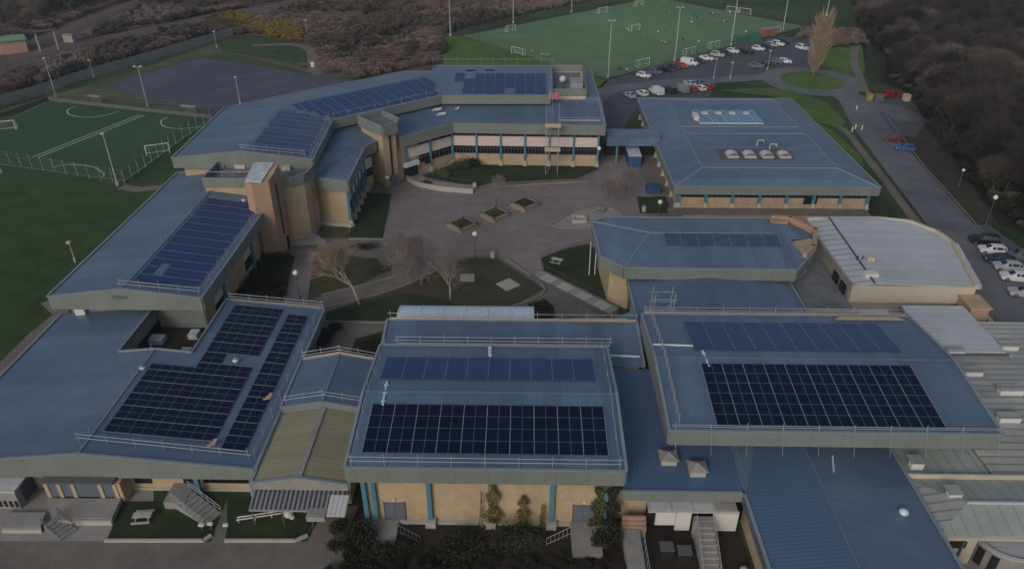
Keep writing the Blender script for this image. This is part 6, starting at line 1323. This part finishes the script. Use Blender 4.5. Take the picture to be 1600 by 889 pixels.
where = [(1041, 22, 'dark', 'near the top corner mast'), (1083, 27, 'dark', 'left of a pair up the pitch'), (1088, 30, 'dark', 'right of a pair up the pitch'), (1109, 22, 'dark', 'left of a white-shirted player, far side'), (1113, 23, 'white', 'right of a dark-clad player, far side'), (1080, 37, 'white', 'alone in upper midfield'), (1115, 38, 'red', 'left of two by the right penalty line'), (1119, 36, 'red', 'right of two by the right penalty line'),
    (1131, 36, 'white', 'beside a dark-clad player, right half'), (1135, 36, 'dark', 'beside a white-shirted player, right half'), (1140, 21, 'white', 'in front of the left dark-netted goal'), (1154, 21, 'white', 'in front of the right dark-netted goal'), (1165, 52, 'white', 'close to the near touchline, right'), (1172, 53, 'dark', 'close to the near touchline, farthest right'), (1028, 52, 'white', 'in the centre of the pitch'), (1011, 61, 'dark', 'just below the midfield goal'),
    (1034, 67, 'white', 'left of a group of three'), (1039, 69, 'yellow', 'middle of a group of three'), (1045, 69, 'dark', 'right of a group of three'), (1061, 57, 'red', 'by the near touchline mast'), (1057, 65, 'red', 'nearest the touchline mast foot'), (1067, 64, 'dark', 'right of the touchline mast'), (1047, 53, 'green', 'right of the pitch centre'), (1091, 68, 'white', 'near the third goal'), (978, 47, 'yellow', 'left of the midfield goal'), (981, 49, 'white', 'at the post of the midfield goal'),
    (847, 88, 'yellow', 'leftmost of the yellow group behind the roof'), (853, 89, 'yellow', 'middle of the yellow group behind the roof'), (857, 89, 'yellow', 'rightmost of the yellow group behind the roof'), (832, 83, 'yellow', 'standing apart from the yellow group'), (979, 112, 'white', 'standing by the fence above the white hatchback'), (966, 110, 'dark', 'left of two dark figures by the fence'), (970, 111, 'dark', 'right of two dark figures by the fence'), (961, 124, 'dark', 'outside the pitch fence by the road'), (931, 143, 'dark', 'walking behind the end of the main building')]
for k, (px, py, kc, wh) in enumerate(where):
    q = at(px, py+3, .1); o = bpy.data.objects.new('person', pms[k % 2]); COL.objects.link(o); o.location = q; o.rotation_euler = (0, 0, random.uniform(0, 6.28))
    o.material_slots[0].link = 'OBJECT'; o.material_slots[0].material = M['kit_'+kc]
    tag(o, 'person in '+{'dark': 'dark clothes', 'white': 'a white top', 'yellow': 'a yellow bib', 'red': 'a red shirt', 'green': 'a green top'}[kc]+', '+wh, 'person', 'people at the sports pitch')

# ================================================================== VEGETATION
def rnd_dir(): 
    z = random.uniform(-1, 1); a = random.uniform(0, 2*math.pi); s_ = math.sqrt(1-z*z); return Vector((s_*math.cos(a), s_*math.sin(a), z))
def grow(b, tw, p, d, L, r, lev, spread, up, kids=3, twl=.5, twn=3, twr=.012, jit=.2, sides=4):
    n = 2 if lev > 1 else 1; q = p
    for k in range(n):
        d2 = (d+rnd_dir()*jit*.5+Vector((0, 0, up*.15))).normalized(); e = q+d2*L/n; (b if r > .02 else tw).tube(q, e, r*(1-.3*k/n), sides if r > .03 else 3, r*(1-.3*(k+1)/n), caps=False); q = e; d = d2
        if lev > 0 and k == 0 and n == 2:
            sd_ = (d+rnd_dir()*spread*1.1+Vector((0, 0, up))).normalized(); grow(b, tw, q, sd_, L*.72, r*.5, lev-1, spread, up, kids, twl, twn, twr, jit, sides)
    if lev > 0:
        for _ in range(kids):
            d3 = (d+rnd_dir()*spread+Vector((0, 0, up))).normalized(); grow(b, tw, q, d3, L*random.uniform(.6, .82), r*.6, lev-1, spread, up, kids, twl, twn, twr, jit, sides)
    else:
        for _ in range(twn):
            d3 = (d+rnd_dir()*spread*1.2).normalized(); tw.tube(q-d*L*random.uniform(0, .6), q+d3*twl*random.uniform(.5, 1.2), twr, 3, twr*.4, caps=False)
def bare_tree(label, p, h, lean=(0, 0), bark='bark', twig='twig_grey', lev=4, spread=.75, up=.25, kids=3, trunk=.28, r=.18, twl=.6, twn=4, twr=.014, seed=1, name='bare_tree', cat='tree', jit=.3):
    random.seed(seed); t = thing(name, label, cat, p); b, tw = MB(), MB(); P0 = Vector((p.x, p.y, 0)); d = Vector((lean[0], lean[1], 1)).normalized()
    e = P0+d*h*trunk; b.tube(P0-d*.1, e, r*1.15, 8, r*.85)
    for _ in range(kids+1): grow(b, tw, e, (d+rnd_dir()*spread+Vector((0, 0, up))).normalized(), h*.26, r*.62, lev, spread, up, kids, twl, twn, twr, jit)
    b.build('trunk', bark, t, smooth=True); tw.build('crown', twig, t); return t
bare_tree('leaning birch-like tree with pale trunk and reddish twigs on the courtyard lawn', at(562, 476), 9.5, (-.34, .25), 'bark_pale', 'twig_tan', 4, .72, .24, 3, .30, .19, .9, 2, .016, 3)
bare_tree('widest grey bare tree spreading over the courtyard path', at(658, 446), 10.5, (.12, .30), 'bark_mid', 'twig_grey', 5, 1.0, .04, 3, .16, .13, .6, 1, .012, 8)
bare_tree('reddish bare tree merging with the grey one in the courtyard', at(640, 425), 8.0, (.1, .2), 'twig_red', 'twig_red', 4, .95, .1, 3, .16, .10, .7, 4, .013, 9)
bare_tree('small whitish bare tree right behind the vaulted canopy', at(704, 470), 7.2, (0, 0), 'bark_pale', 'twig_grey', 3, .60, .35, 3, .34, .13, .6, 2, .014, 5)
bare_tree('sparse reddish sapling cluster near the service gap', at(960, 318), 5.5, (-.1, .1), 'twig_red', 'twig_red', 4, .9, .2, 3, .2, .07, .6, 2, .016, 12)
bare_tree('second reddish sapling nearer the blue container', at(977, 300), 5.0, (.15, .1), 'twig_red', 'twig_red', 3, .8, .25, 3, .2, .07, .6, 3, .016, 14)
bare_tree('thin sapling stub in the middle brick planter', at(775, 334)+Vector((0, 0, 0)), 3.2, (.05, .1), 'bark', 'twig_grey', 1, .3, .6, 2, .6, .13, .3, 2, .012, 4)
bare_tree('pale bare shrub-tree at the end of the entrance ramp', at(783, 300), 3.8, (0, 0), 'twig_grey', 'twig_grey', 3, .9, .1, 3, .2, .05, .5, 3, .012, 6)
# poplar: upright fastigiate
random.seed(21); pp_ = at(1268, 130); t = thing('poplar_tree', 'tall bare brown poplar standing on the roundabout island', 'tree', pp_); b, tw = MB(), MB(); Hh = 19
b.tube((pp_.x, pp_.y, 0), (pp_.x+.5, pp_.y, Hh*.85), .38, 8, .05)
for k in range(260):
    z = 2.0+(Hh-6)*(k/260)**.9; a = random.uniform(0, 6.28); q = Vector((pp_.x+.5*z/Hh, pp_.y, z)); L = random.uniform(2.8, 7.2)*(1-.40*z/Hh)*(.5+min(1, z/6)*.6); ww_ = random.uniform(.25, .75); d = Vector((math.cos(a)*ww_, math.sin(a)*ww_, 1)).normalized(); e = q+d*L; tw.tube(q, e, .06, 3, .03, caps=False)
    for j in range(20):
        s_ = q.lerp(e, random.uniform(.2, 1)); d2 = (d+rnd_dir()*.40).normalized(); tw.tube(s_, s_+d2*random.uniform(.5, 1.7), .028, 3, .01, caps=False)
b.build('trunk', 'bark_mid', t, smooth=True); tw.build('crown', 'twig_pale', t)
# leafy shrubs
def lump_leaves(b, c, rx, ry, rz, n, s, seed=0, hollow=.55):
    c = Vector(c)
    lumps = [(rnd_dir(), random.uniform(.55, 1.0)) for _ in range(9)]
    for _ in range(n):
        d = rnd_dir(); 
        if d.z < -.35: d.z = -d.z*.5
        f = .72+.38*max(0, max((d.dot(l)-.55)*w for l, w in lumps)*1.6); rad = f*random.uniform(hollow, 1)**.5
        p = c+Vector((d.x*rx*rad, d.y*ry*rad, d.z*rz*rad)); u = (rnd_dir()+d*.4).normalized(); v = u.cross(rnd_dir()).normalized(); k = s*random.uniform(.6, 1.3)
        b.face([p-u*k, p+v*k*.55, p+u*k, p-v*k*.55])
def shrub(label, p, rx, ry, rz, m='leaf_dark', n=700, s=.14, name='shrub', cat='shrub', group=None):
    t = thing(name, label, cat, (p.x, p.y, 0), group); b = MB()
    for k in range(5):
        a = random.uniform(0, 6.28); f = random.uniform(.15, .6); q_ = random.uniform(.45, .8); lump_leaves(b, (p.x+math.cos(a)*rx*f, p.y+math.sin(a)*ry*f, rz*q_*.5), rx*q_, ry*q_, rz*q_*random.uniform(.6, .95), n//5, s*random.uniform(.75, 1.1), hollow=.25)
    for k in range(n//12):
        d = rnd_dir(); d.z = abs(d.z); q0 = Vector((p.x+d.x*rx*.7, p.y+d.y*ry*.7, rz*.5+d.z*rz*.3)); b.tube(q0, q0+(d+rnd_dir()*.4)*random.uniform(.3, .7), .012, 3, .004, caps=False)
    b.build('foliage', m, t)
    b = MB()
    for k in range(7): a = random.uniform(0, 6.28); b.tube((p.x, p.y, 0), (p.x+math.cos(a)*rx*.6, p.y+math.sin(a)*ry*.6, rz*random.uniform(.5, .95)), .03, 4, .01)
    b.build('stem', 'bark', t); return t
random.seed(5)
for lab, px, py, z, rx, ry, rz, m_, n in (
    ('dark rounded bush left of the hall door ramp', 560, 850, 0, 2.6, 2.0, 2.6, 'leaf_dark', 900), ('low dark bush in front of the left hall ramp', 605, 866, 0, 3.0, 1.8, 1.8, 'leaf_dark', 900), ('dark bush before the hall wall, left of the ivy column', 728, 862, 0, 3.4, 2.3, 2.9, 'leaf_dark', 1300), ('tall dark bush under the small ivy sprays', 802, 862, 0, 3.0, 2.3, 3.2, 'leaf_dark', 1200),
    ('low reddish-dark bush below the hall corner', 530, 830, 0, 1.2, 1.6, 2.0, 'leaf_dark', 500), ('dark bush between right hall ramp and concrete ramp', 945, 858, 0, 1.8, 1.8, 3.8, 'leaf_dark', 900), ('low dark bush by the right hall landing', 880, 880, 0, 1.6, 1.2, 1.2, 'leaf_dark', 500),
    ('dark hedge mass against the left wing wall, lower', 400, 455, 0, 3.4, 2.8, 2.2, 'leaf_dark', 1200), ('dark hedge mass against the left wing wall, middle', 425, 425, 0, 2.8, 2.5, 2.0, 'leaf_dark', 1000), ('dark hedge behind the front left block, by the guard rail', 375, 465, 0, 2.0, 1.8, 2.2, 'leaf_dark', 700),
    ('dark bush beyond the small link roof, left', 502, 535, 0, 2.0, 2.0, 2.6, 'leaf_dark', 800), ('reddish dark bush beyond the small link roof', 518, 520, 0, 1.7, 1.5, 1.8, 'twig_dark', 700), ('dark bush by the left end of the rear hall range', 580, 545, 0, 2.2, 1.8, 1.2, 'leaf_dark', 700),
    ('grey-green rounded bush before the main facade, left', 687, 277, 0, 2.2, 1.8, 2.0, 'leaf_mid', 900), ('grey-green rounded bush before the main facade, middle', 713, 266, 0, 2.8, 2.2, 2.8, 'leaf_mid', 1200), ('darker rounded bush before the main facade, right', 735, 262, 0, 2.2, 1.8, 2.6, 'leaf_dark', 900), ('small bush by the foot of the far stair tower', 592, 292, 0, 1.6, 1.0, 1.1, 'twig_red', 500),
    ('low dark bush at the path edge near the wide bare tree', 575, 388, 0, 2.6, 1.3, 1.0, 'leaf_dark', 600), ('low scrubby bush under the wide bare tree', 615, 425, 0, 2.4, 1.8, 1.0, 'leaf_mid', 500), ('low tuft bush beside the entrance parapet', 668, 290, 0, 1.6, 1.2, 1.0, 'leaf_dark', 400),
    ('dark clipped bush at the lower end of the courtyard lawn', 845, 482, 0, 2.4, 1.5, .9, 'leaf_dark', 600)):
    q = at(px, py, z); shrub(lab, q, rx, ry, rz, m_, int(n*1.2), .15)
for lab, pc_ in (('green tuft growing in the nearest brick planter', pc[0]), ('green tuft round the sapling in the middle planter', pc[1])):
    t = thing('planter_shrub', lab, 'shrub', (pc_.x, pc_.y, .7)); b = MB(); lump_leaves(b, (pc_.x, pc_.y, .85), 1.5, 1.5, .5, 380, .12); b.build('foliage', 'leaf_mid', t)
# climbers on the hall
def climber(label, px, py0, py1, w_, m_, n):
    q = at(px, py0, 0); t = thing('climbing_ivy', label, 'climber', (q.x, HY0+.3, 0), 'climbers on the hall front'); b = MB(); x = at(px, 790, 3).x
    def zof(py):
        lo, hi = 0, 12
        for _ in range(25):
            mid = (lo+hi)/2; dep = HY0*_c-(mid-CAM_H)*_s; y_ = 444.5-FPX*(HY0*_s+(mid-CAM_H)*_c)/dep
            if y_ > py: lo = mid
            else: hi = mid
        return lo
    z0, z1 = max(0, zof(py0)), zof(py1)
    for _ in range(n):
        f = random.random(); z = z0+(z1-z0)*f; ww = w_*(1-.65*f**2)*(.7+.4*math.sin(f*17+px)); p = Vector((x+random.uniform(-ww, ww), HY0+.15+random.uniform(0, .4), z)); u = rnd_dir(); v = u.cross(rnd_dir()).normalized(); k = .13*random.uniform(.6, 1.3); b.face([p-u*k, p+v*k*.6, p+u*k, p-v*k*.6])
    b.build('foliage', m_, t); s_ = MB()
    for k in range(4): s_.tube((x+random.uniform(-.3, .3), HY0+.4, z0), (x+random.uniform(-w_, w_)*.5, HY0+.5, z1*.9), .03, 4, .012)
    s_.build('stem', 'bark', t)
climber('olive climber beside the middle turquoise column', 770, 835, 752, .85, 'leaf_olive', 1500); climber('small olive climber in the bay right of the middle column', 817, 838, 780, .8, 'leaf_olive', 900); climber('wispy climber left of the fourth column', 848, 830, 793, .35, 'leaf_olive', 160)
climber('dense dark climber at the right end of the hall, left stem', 936, 870, 752, .95, 'leaf_mid', 2400); climber('dense dark climber at the right end of the hall, right stem', 955, 880, 755, .95, 'leaf_dark', 2400); climber('bare brown climber left of the middle column', 752, 830, 770, .2, 'twig_red', 60)

# --- prototypes for the uncounted scrub and the wood (geometry nodes scatter)
def gn_scatter(name, polys, spacing, proto_meshes, smin, smax, seed, label=None, thin=1.0, z=0, avoid=None):
    random.seed(seed); pts = []
    def inside(x, y, P):
        c = False; n = len(P)
        for i in range(n):
            x0, y0 = P[i]; x1, y1 = P[i-1]
            if (y0 > y) != (y1 > y) and x < (x1-x0)*(y-y0)/(y1-y0)+x0: c = not c
        return c
    for P in polys:
        xs = [p[0] for p in P]; ys = [p[1] for p in P]; y = min(ys)
        while y < max(ys):
            x = min(xs)
            while x < max(xs):
                qx, qy = x+random.uniform(-.5, .5)*spacing, y+random.uniform(-.5, .5)*spacing
                if random.random() < thin and inside(qx, qy, P) and not (avoid and avoid(qx, qy)): pts.append((qx, qy, z))
                x += spacing
            y += spacing
    me = bpy.data.meshes.new(name); me.from_pydata(pts, [], [])
    sc_ = me.attributes.new('sc', 'FLOAT', 'POINT'); rz = me.attributes.new('rz', 'FLOAT', 'POINT'); ix = me.attributes.new('ix', 'INT', 'POINT')
    sc_.data.foreach_set('value', [smin+(smax-smin)*min(1, max(0, .5+.9*noise.noise((p[0]*.045, p[1]*.045, 0))+random.uniform(-.3, .3))) for p in pts]); rz.data.foreach_set('value', [random.uniform(0, 6.28) for _ in pts])
    ix.data.foreach_set('value', [int(min(len(proto_meshes)-1, max(0, (.5+1.3*noise.noise((p[0]*.03+7, p[1]*.03, 3))+random.uniform(-.25, .25))*len(proto_meshes)))) for p in pts])
    o = bpy.data.objects.new(name, me); COL.objects.link(o); tag(o, label, kind='stuff')
    pcx = bpy.data.collections.new(name+'_kinds')
    for i, m_ in enumerate(proto_meshes): pcx.objects.link(bpy.data.objects.new('kind_%02d' % i, m_))
    ng = bpy.data.node_groups.new(name, 'GeometryNodeTree'); ng.interface.new_socket('Geometry', in_out='INPUT', socket_type='NodeSocketGeometry'); ng.interface.new_socket('Geometry', in_out='OUTPUT', socket_type='NodeSocketGeometry')
    N, K = ng.nodes, ng.links; gi, go = N.new('NodeGroupInput'), N.new('NodeGroupOutput'); ci = N.new('GeometryNodeCollectionInfo'); ci.inputs[0].default_value = pcx; ci.inputs['Separate Children'].default_value = True; ci.inputs['Reset Children'].default_value = True
    ip = N.new('GeometryNodeInstanceOnPoints'); ip.inputs['Pick Instance'].default_value = True
    def attr(nm, ty): a = N.new('GeometryNodeInputNamedAttribute'); a.data_type = ty; a.inputs[0].default_value = nm; return a.outputs[0]
    K.new(gi.outputs[0], ip.inputs['Points']); K.new(ci.outputs[0], ip.inputs['Instance']); K.new(attr('ix', 'INT'), ip.inputs['Instance Index'])
    cx = N.new('ShaderNodeCombineXYZ'); K.new(attr('rz', 'FLOAT'), cx.inputs[2]); K.new(cx.outputs[0], ip.inputs['Rotation'])
    cs = N.new('ShaderNodeCombineXYZ'); sa = attr('sc', 'FLOAT')
    for i in range(3): K.new(sa, cs.inputs[i])
    K.new(cs.outputs[0], ip.inputs['Scale']); K.new(ip.outputs[0], go.inputs[0])
    md = o.modifiers.new('scatter', 'NODES'); md.node_group = ng
    return o
def bush_mesh(m_, n=520, rx=1.7, rz=1.5, w_=.045, L=.5, seed=0):
    random.seed(seed); b = MB(); lumps = [(Vector((random.uniform(-.8, .8)*rx*.6, random.uniform(-.8, .8)*rx*.6, random.uniform(.25, .75)*rz)), random.uniform(.5, .9)) for _ in range(7)]
    for _ in range(n):
        c, r_ = random.choice(lumps); d = rnd_dir(); d.z = abs(d.z)*.8+.05; p = c+Vector((d.x*r_*rx*.6, d.y*r_*rx*.6, d.z*r_*rz*.6)); u = (d+rnd_dir()*.5+Vector((0, 0, .4))).normalized(); v = u.cross(rnd_dir()).normalized(); k = L*random.uniform(.5, 1.2)
        if p.z < .05: p.z = .05
        b.face([p-u*k*.5-v*w_, p-u*k*.5+v*w_, p+u*k*.5+v*w_*.4, p+u*k*.5-v*w_*.4])
    return b.mesh('bush', m_)
def tree_mesh(m_, h, seed, lev=4, spread=.6, tw=.02, up=.2, twn=5):
    random.seed(seed); b, t2 = MB(), MB(); e = Vector((0, 0, h*.28)); b.tube((0, 0, -.2), e, .16, 5, .12)
    for _ in range(4): grow(b, t2, e, (Vector((0, 0, 1))+rnd_dir()*spread).normalized(), h*.22, .09, lev, spread, up, 3, .9, twn, tw, .3, 3)
    b.v += [] ; off = len(b.v); b.v += t2.v; b.f += [tuple(i+off for i in f) for f in t2.f]; b.mi += t2.mi
    return b.mesh('wood_tree', m_)
scr = [bush_mesh('scrub_a', seed=1, w_=.05), bush_mesh('scrub_b', seed=2, rz=2.0, w_=.05), bush_mesh('scrub_a', seed=3, rx=2.0, w_=.05), bush_mesh('scrub_b', seed=4, rz=1.2), bush_mesh('scrub_c', seed=5, rz=2.4, n=700, w_=.08)]
rc2 = [(p.x, p.y) for p in r1]+[(p.x, p.y) for p in r2]
ramp_ = curve(XY([(395, 72), (440, 70), (470, 72), (486, 82), (490, 108)]), 4)
HUT = at(20, 84)
def av(x, y):
    if (x-HUT.x)**2+(y-HUT.y)**2 < 90: return True
    if any((x-q[0])**2+(y-q[1])**2 < 90 for q in rc2): return True
    return any((x-q[0])**2+(y-q[1])**2 < 9 for q in ramp_)
def pin(x, y, P):
    c = False
    for i in range(len(P)):
        x0, y0 = P[i]; x1, y1 = P[i-1]
        if (y0 > y) != (y1 > y) and x < (x1-x0)*(y-y0)/(y1-y0)+x0: c = not c
    return c
GP = XY([(326, 60), (400, 52), (480, 66), (494, 92), (470, 108), (440, 102), (400, 96), (350, 90)])
GC = XY([(150, 140), (310, 84), (590, 128), (345, 200)])
for_sc = XY([(-300, 235), (0, 150), (130, 116), (350, 46), (352, 80), (400, 90), (500, 116), (560, 126), (640, 108), (690, 100), (694, 78), (684, 60), (715, 46), (1010, -16), (1030, -90), (-500, -90)])
gn_scatter('winter_scrub', [for_sc], 2.2, scr, .55, 1.4, 31, 'brown winter scrub covering the ground beyond the courts', avoid=lambda x, y: av(x, y) or pin(x, y, GP) or pin(x, y, GC))
gn_scatter('gorse_patch', [XY([(312, 52), (330, 30), (372, 26), (440, 40), (480, 58), (470, 68), (400, 54), (340, 56)])], 2.1, [bush_mesh('gorse', seed=11, w_=.09, n=600), bush_mesh('leaf_olive', seed=12, w_=.08, n=600), bush_mesh('scrub_c', seed=13, w_=.08)], .9, 1.5, 32, 'yellow flowering gorse bushes near the railway')
wt = [tree_mesh('scrub_b', 10, 45, spread=.7, tw=.012), tree_mesh('twig_dark', 9, 41), tree_mesh('twig_dark', 11, 42, spread=.7), tree_mesh('twig_dark', 8, 43, spread=.8), tree_mesh('scrub_c', 9, 44, spread=.8)]
WD = XY([(1330, -60), (1338, 22), (1352, 60), (1395, 96), (1392, 126), (1425, 146), (1462, 205), (1520, 290), (1585, 352), (1660, 385), (1800, 470), (2300, 560), (2300, -60)])
gn_scatter('bare_wood', [WD], 4.2, wt, .8, 1.35, 33, 'dark bare winter wood on the right')
gn_scatter('wood_undergrowth', [WD], 2.6, [bush_mesh('twig_dark', seed=21, w_=.08), bush_mesh('leaf_dark', seed=22, w_=.09), bush_mesh('scrub_c', seed=23, w_=.06)], .9, 1.7, 34, 'dark undergrowth beneath the wood')
far_left = XY([(-500, 190), (-30, 60), (90, 38), (130, 30), (180, 8), (240, -12), (240, -90), (-900, -90)])
wt2 = [tree_mesh('scrub_c', 8, 51, spread=.8), tree_mesh('scrub_b', 8, 52, spread=.8), tree_mesh('twig_dark', 9, 53, spread=.7)]
gn_scatter('trackside_trees', [XY([(-400, 10), (-60, 30), (0, 40), (60, 40), (110, 22), (170, 2), (240, -20), (240, -90), (-500, -90)]), XY([(225, 22), (300, 4), (420, -4), (700, -40), (700, -90), (240, -90), (230, -20)])], 5.0, wt2, .7, 1.2, 35, 'bare trees beyond the railway', avoid=av)
gn_scatter('trackside_thicket', [XY([(10, 138), (75, 108), (100, 80), (175, 75), (215, 60), (235, 85), (130, 112), (60, 142)]), XY([(120, 62), (150, 38), (250, 20), (300, 8), (390, 2), (280, 30), (170, 58)])], 3.2, [bush_mesh('scrub_c', seed=61, n=700, w_=.08, rz=2.2), bush_mesh('scrub_b', seed=62, n=700, w_=.07, rz=2), bush_mesh('twig_grey', seed=63, rz=2)], 1.0, 1.6, 36, 'taller dark thicket beside the railway', avoid=lambda x, y: av(x, y))
gn_scatter('dark_thicket', [XY([(572, 52), (585, 28), (612, 26), (628, 45), (616, 62), (590, 64)])], 2.3, [bush_mesh('leaf_dark', seed=71, n=900, w_=.12, rz=2.2), bush_mesh('scrub_c', seed=72, n=700, w_=.1, rz=2)], 1.3, 1.9, 37, 'dark evergreen thicket in the brown scrub')
gn_scatter('brown_hedge', [XY([(1240, 62), (1262, 48), (1345, 52), (1350, 72), (1290, 76), (1262, 60)])], 2.2, [bush_mesh('scrub_a', seed=81), bush_mesh('scrub_b', seed=82)], .8, 1.3, 38, 'reddish brown hedge behind the poplar')
def bedav(x, y): return any(a < x < c and y > d for a, c, d in ((-14.2, -10.6, 46.8), (4.2, 7.8, 46.8), (-10.6, -7.4, 47.5), (1.5, 4.3, 47)))
gn_scatter('bed_growth', [[(-18.5, 40.5), (9.2, 40.5), (9.2, 49.2), (-15, 49.2), (-18.0, 48)]], .95, [bush_mesh('leaf_dark', seed=101, n=260, rx=.9, rz=.8, w_=.05, L=.28), bush_mesh('twig_dark', seed=102, n=260, rx=.9, rz=.9, w_=.03, L=.4), bush_mesh('soil', seed=103, n=120, rx=.8, rz=.3, w_=.05, L=.3), bush_mesh('leaf_dark', seed=104, n=260, rx=1.0, rz=1.3, w_=.05, L=.3)], .5, 1.25, 40, 'dark low growth filling the bed before the hall', thin=.8, avoid=bedav)
gn_scatter('hedge_growth', [XY([(340, 500), (368, 425), (415, 405), (448, 405), (440, 470), (420, 500)])], 1.6, [bush_mesh('leaf_dark', seed=105, n=420, rx=1.2, rz=1.2, w_=.06, L=.3), bush_mesh('twig_dark', seed=106, n=320, rx=1.1, rz=1.1, w_=.04, L=.4)], .6, 1.2, 41, 'dark rough growth beside the left wing', thin=.8)
# site path strip along the left block and worn marks
ribbon_mesh(MB(), XY([(-60, 640), (60, 520), (96, 490), (76, 470)]), 2.2, .06).build('footpath', 'path', kind='structure')
ribbon_mesh(MB(), XY([(190, 292), (215, 297), (262, 292), (290, 300)]), 2.4, .06).build('footpath', 'path', kind='structure')

# ================================================================== thin evening haze between here and the far pitch
b = MB(); b.box(-1450, -200, -1, 1450, 2250, 62)
hz_ = b.build('haze', 'dark', kind='stuff'); hm = bpy.data.materials.new('haze'); hm.use_nodes = True; hn = hm.node_tree; hn.nodes.clear()
ho = hn.nodes.new('ShaderNodeOutputMaterial'); pvv = hn.nodes.new('ShaderNodeVolumePrincipled'); pvv.inputs['Color'].default_value = (.72, .85, 1, 1); pvv.inputs['Density'].default_value = .00022; pvv.inputs['Anisotropy'].default_value = .1
hn.links.new(pvv.outputs[0], ho.inputs['Volume']); hz_.data.materials.clear(); hz_.data.materials.append(hm); hz_['label'] = 'thin pale evening haze over the whole site'
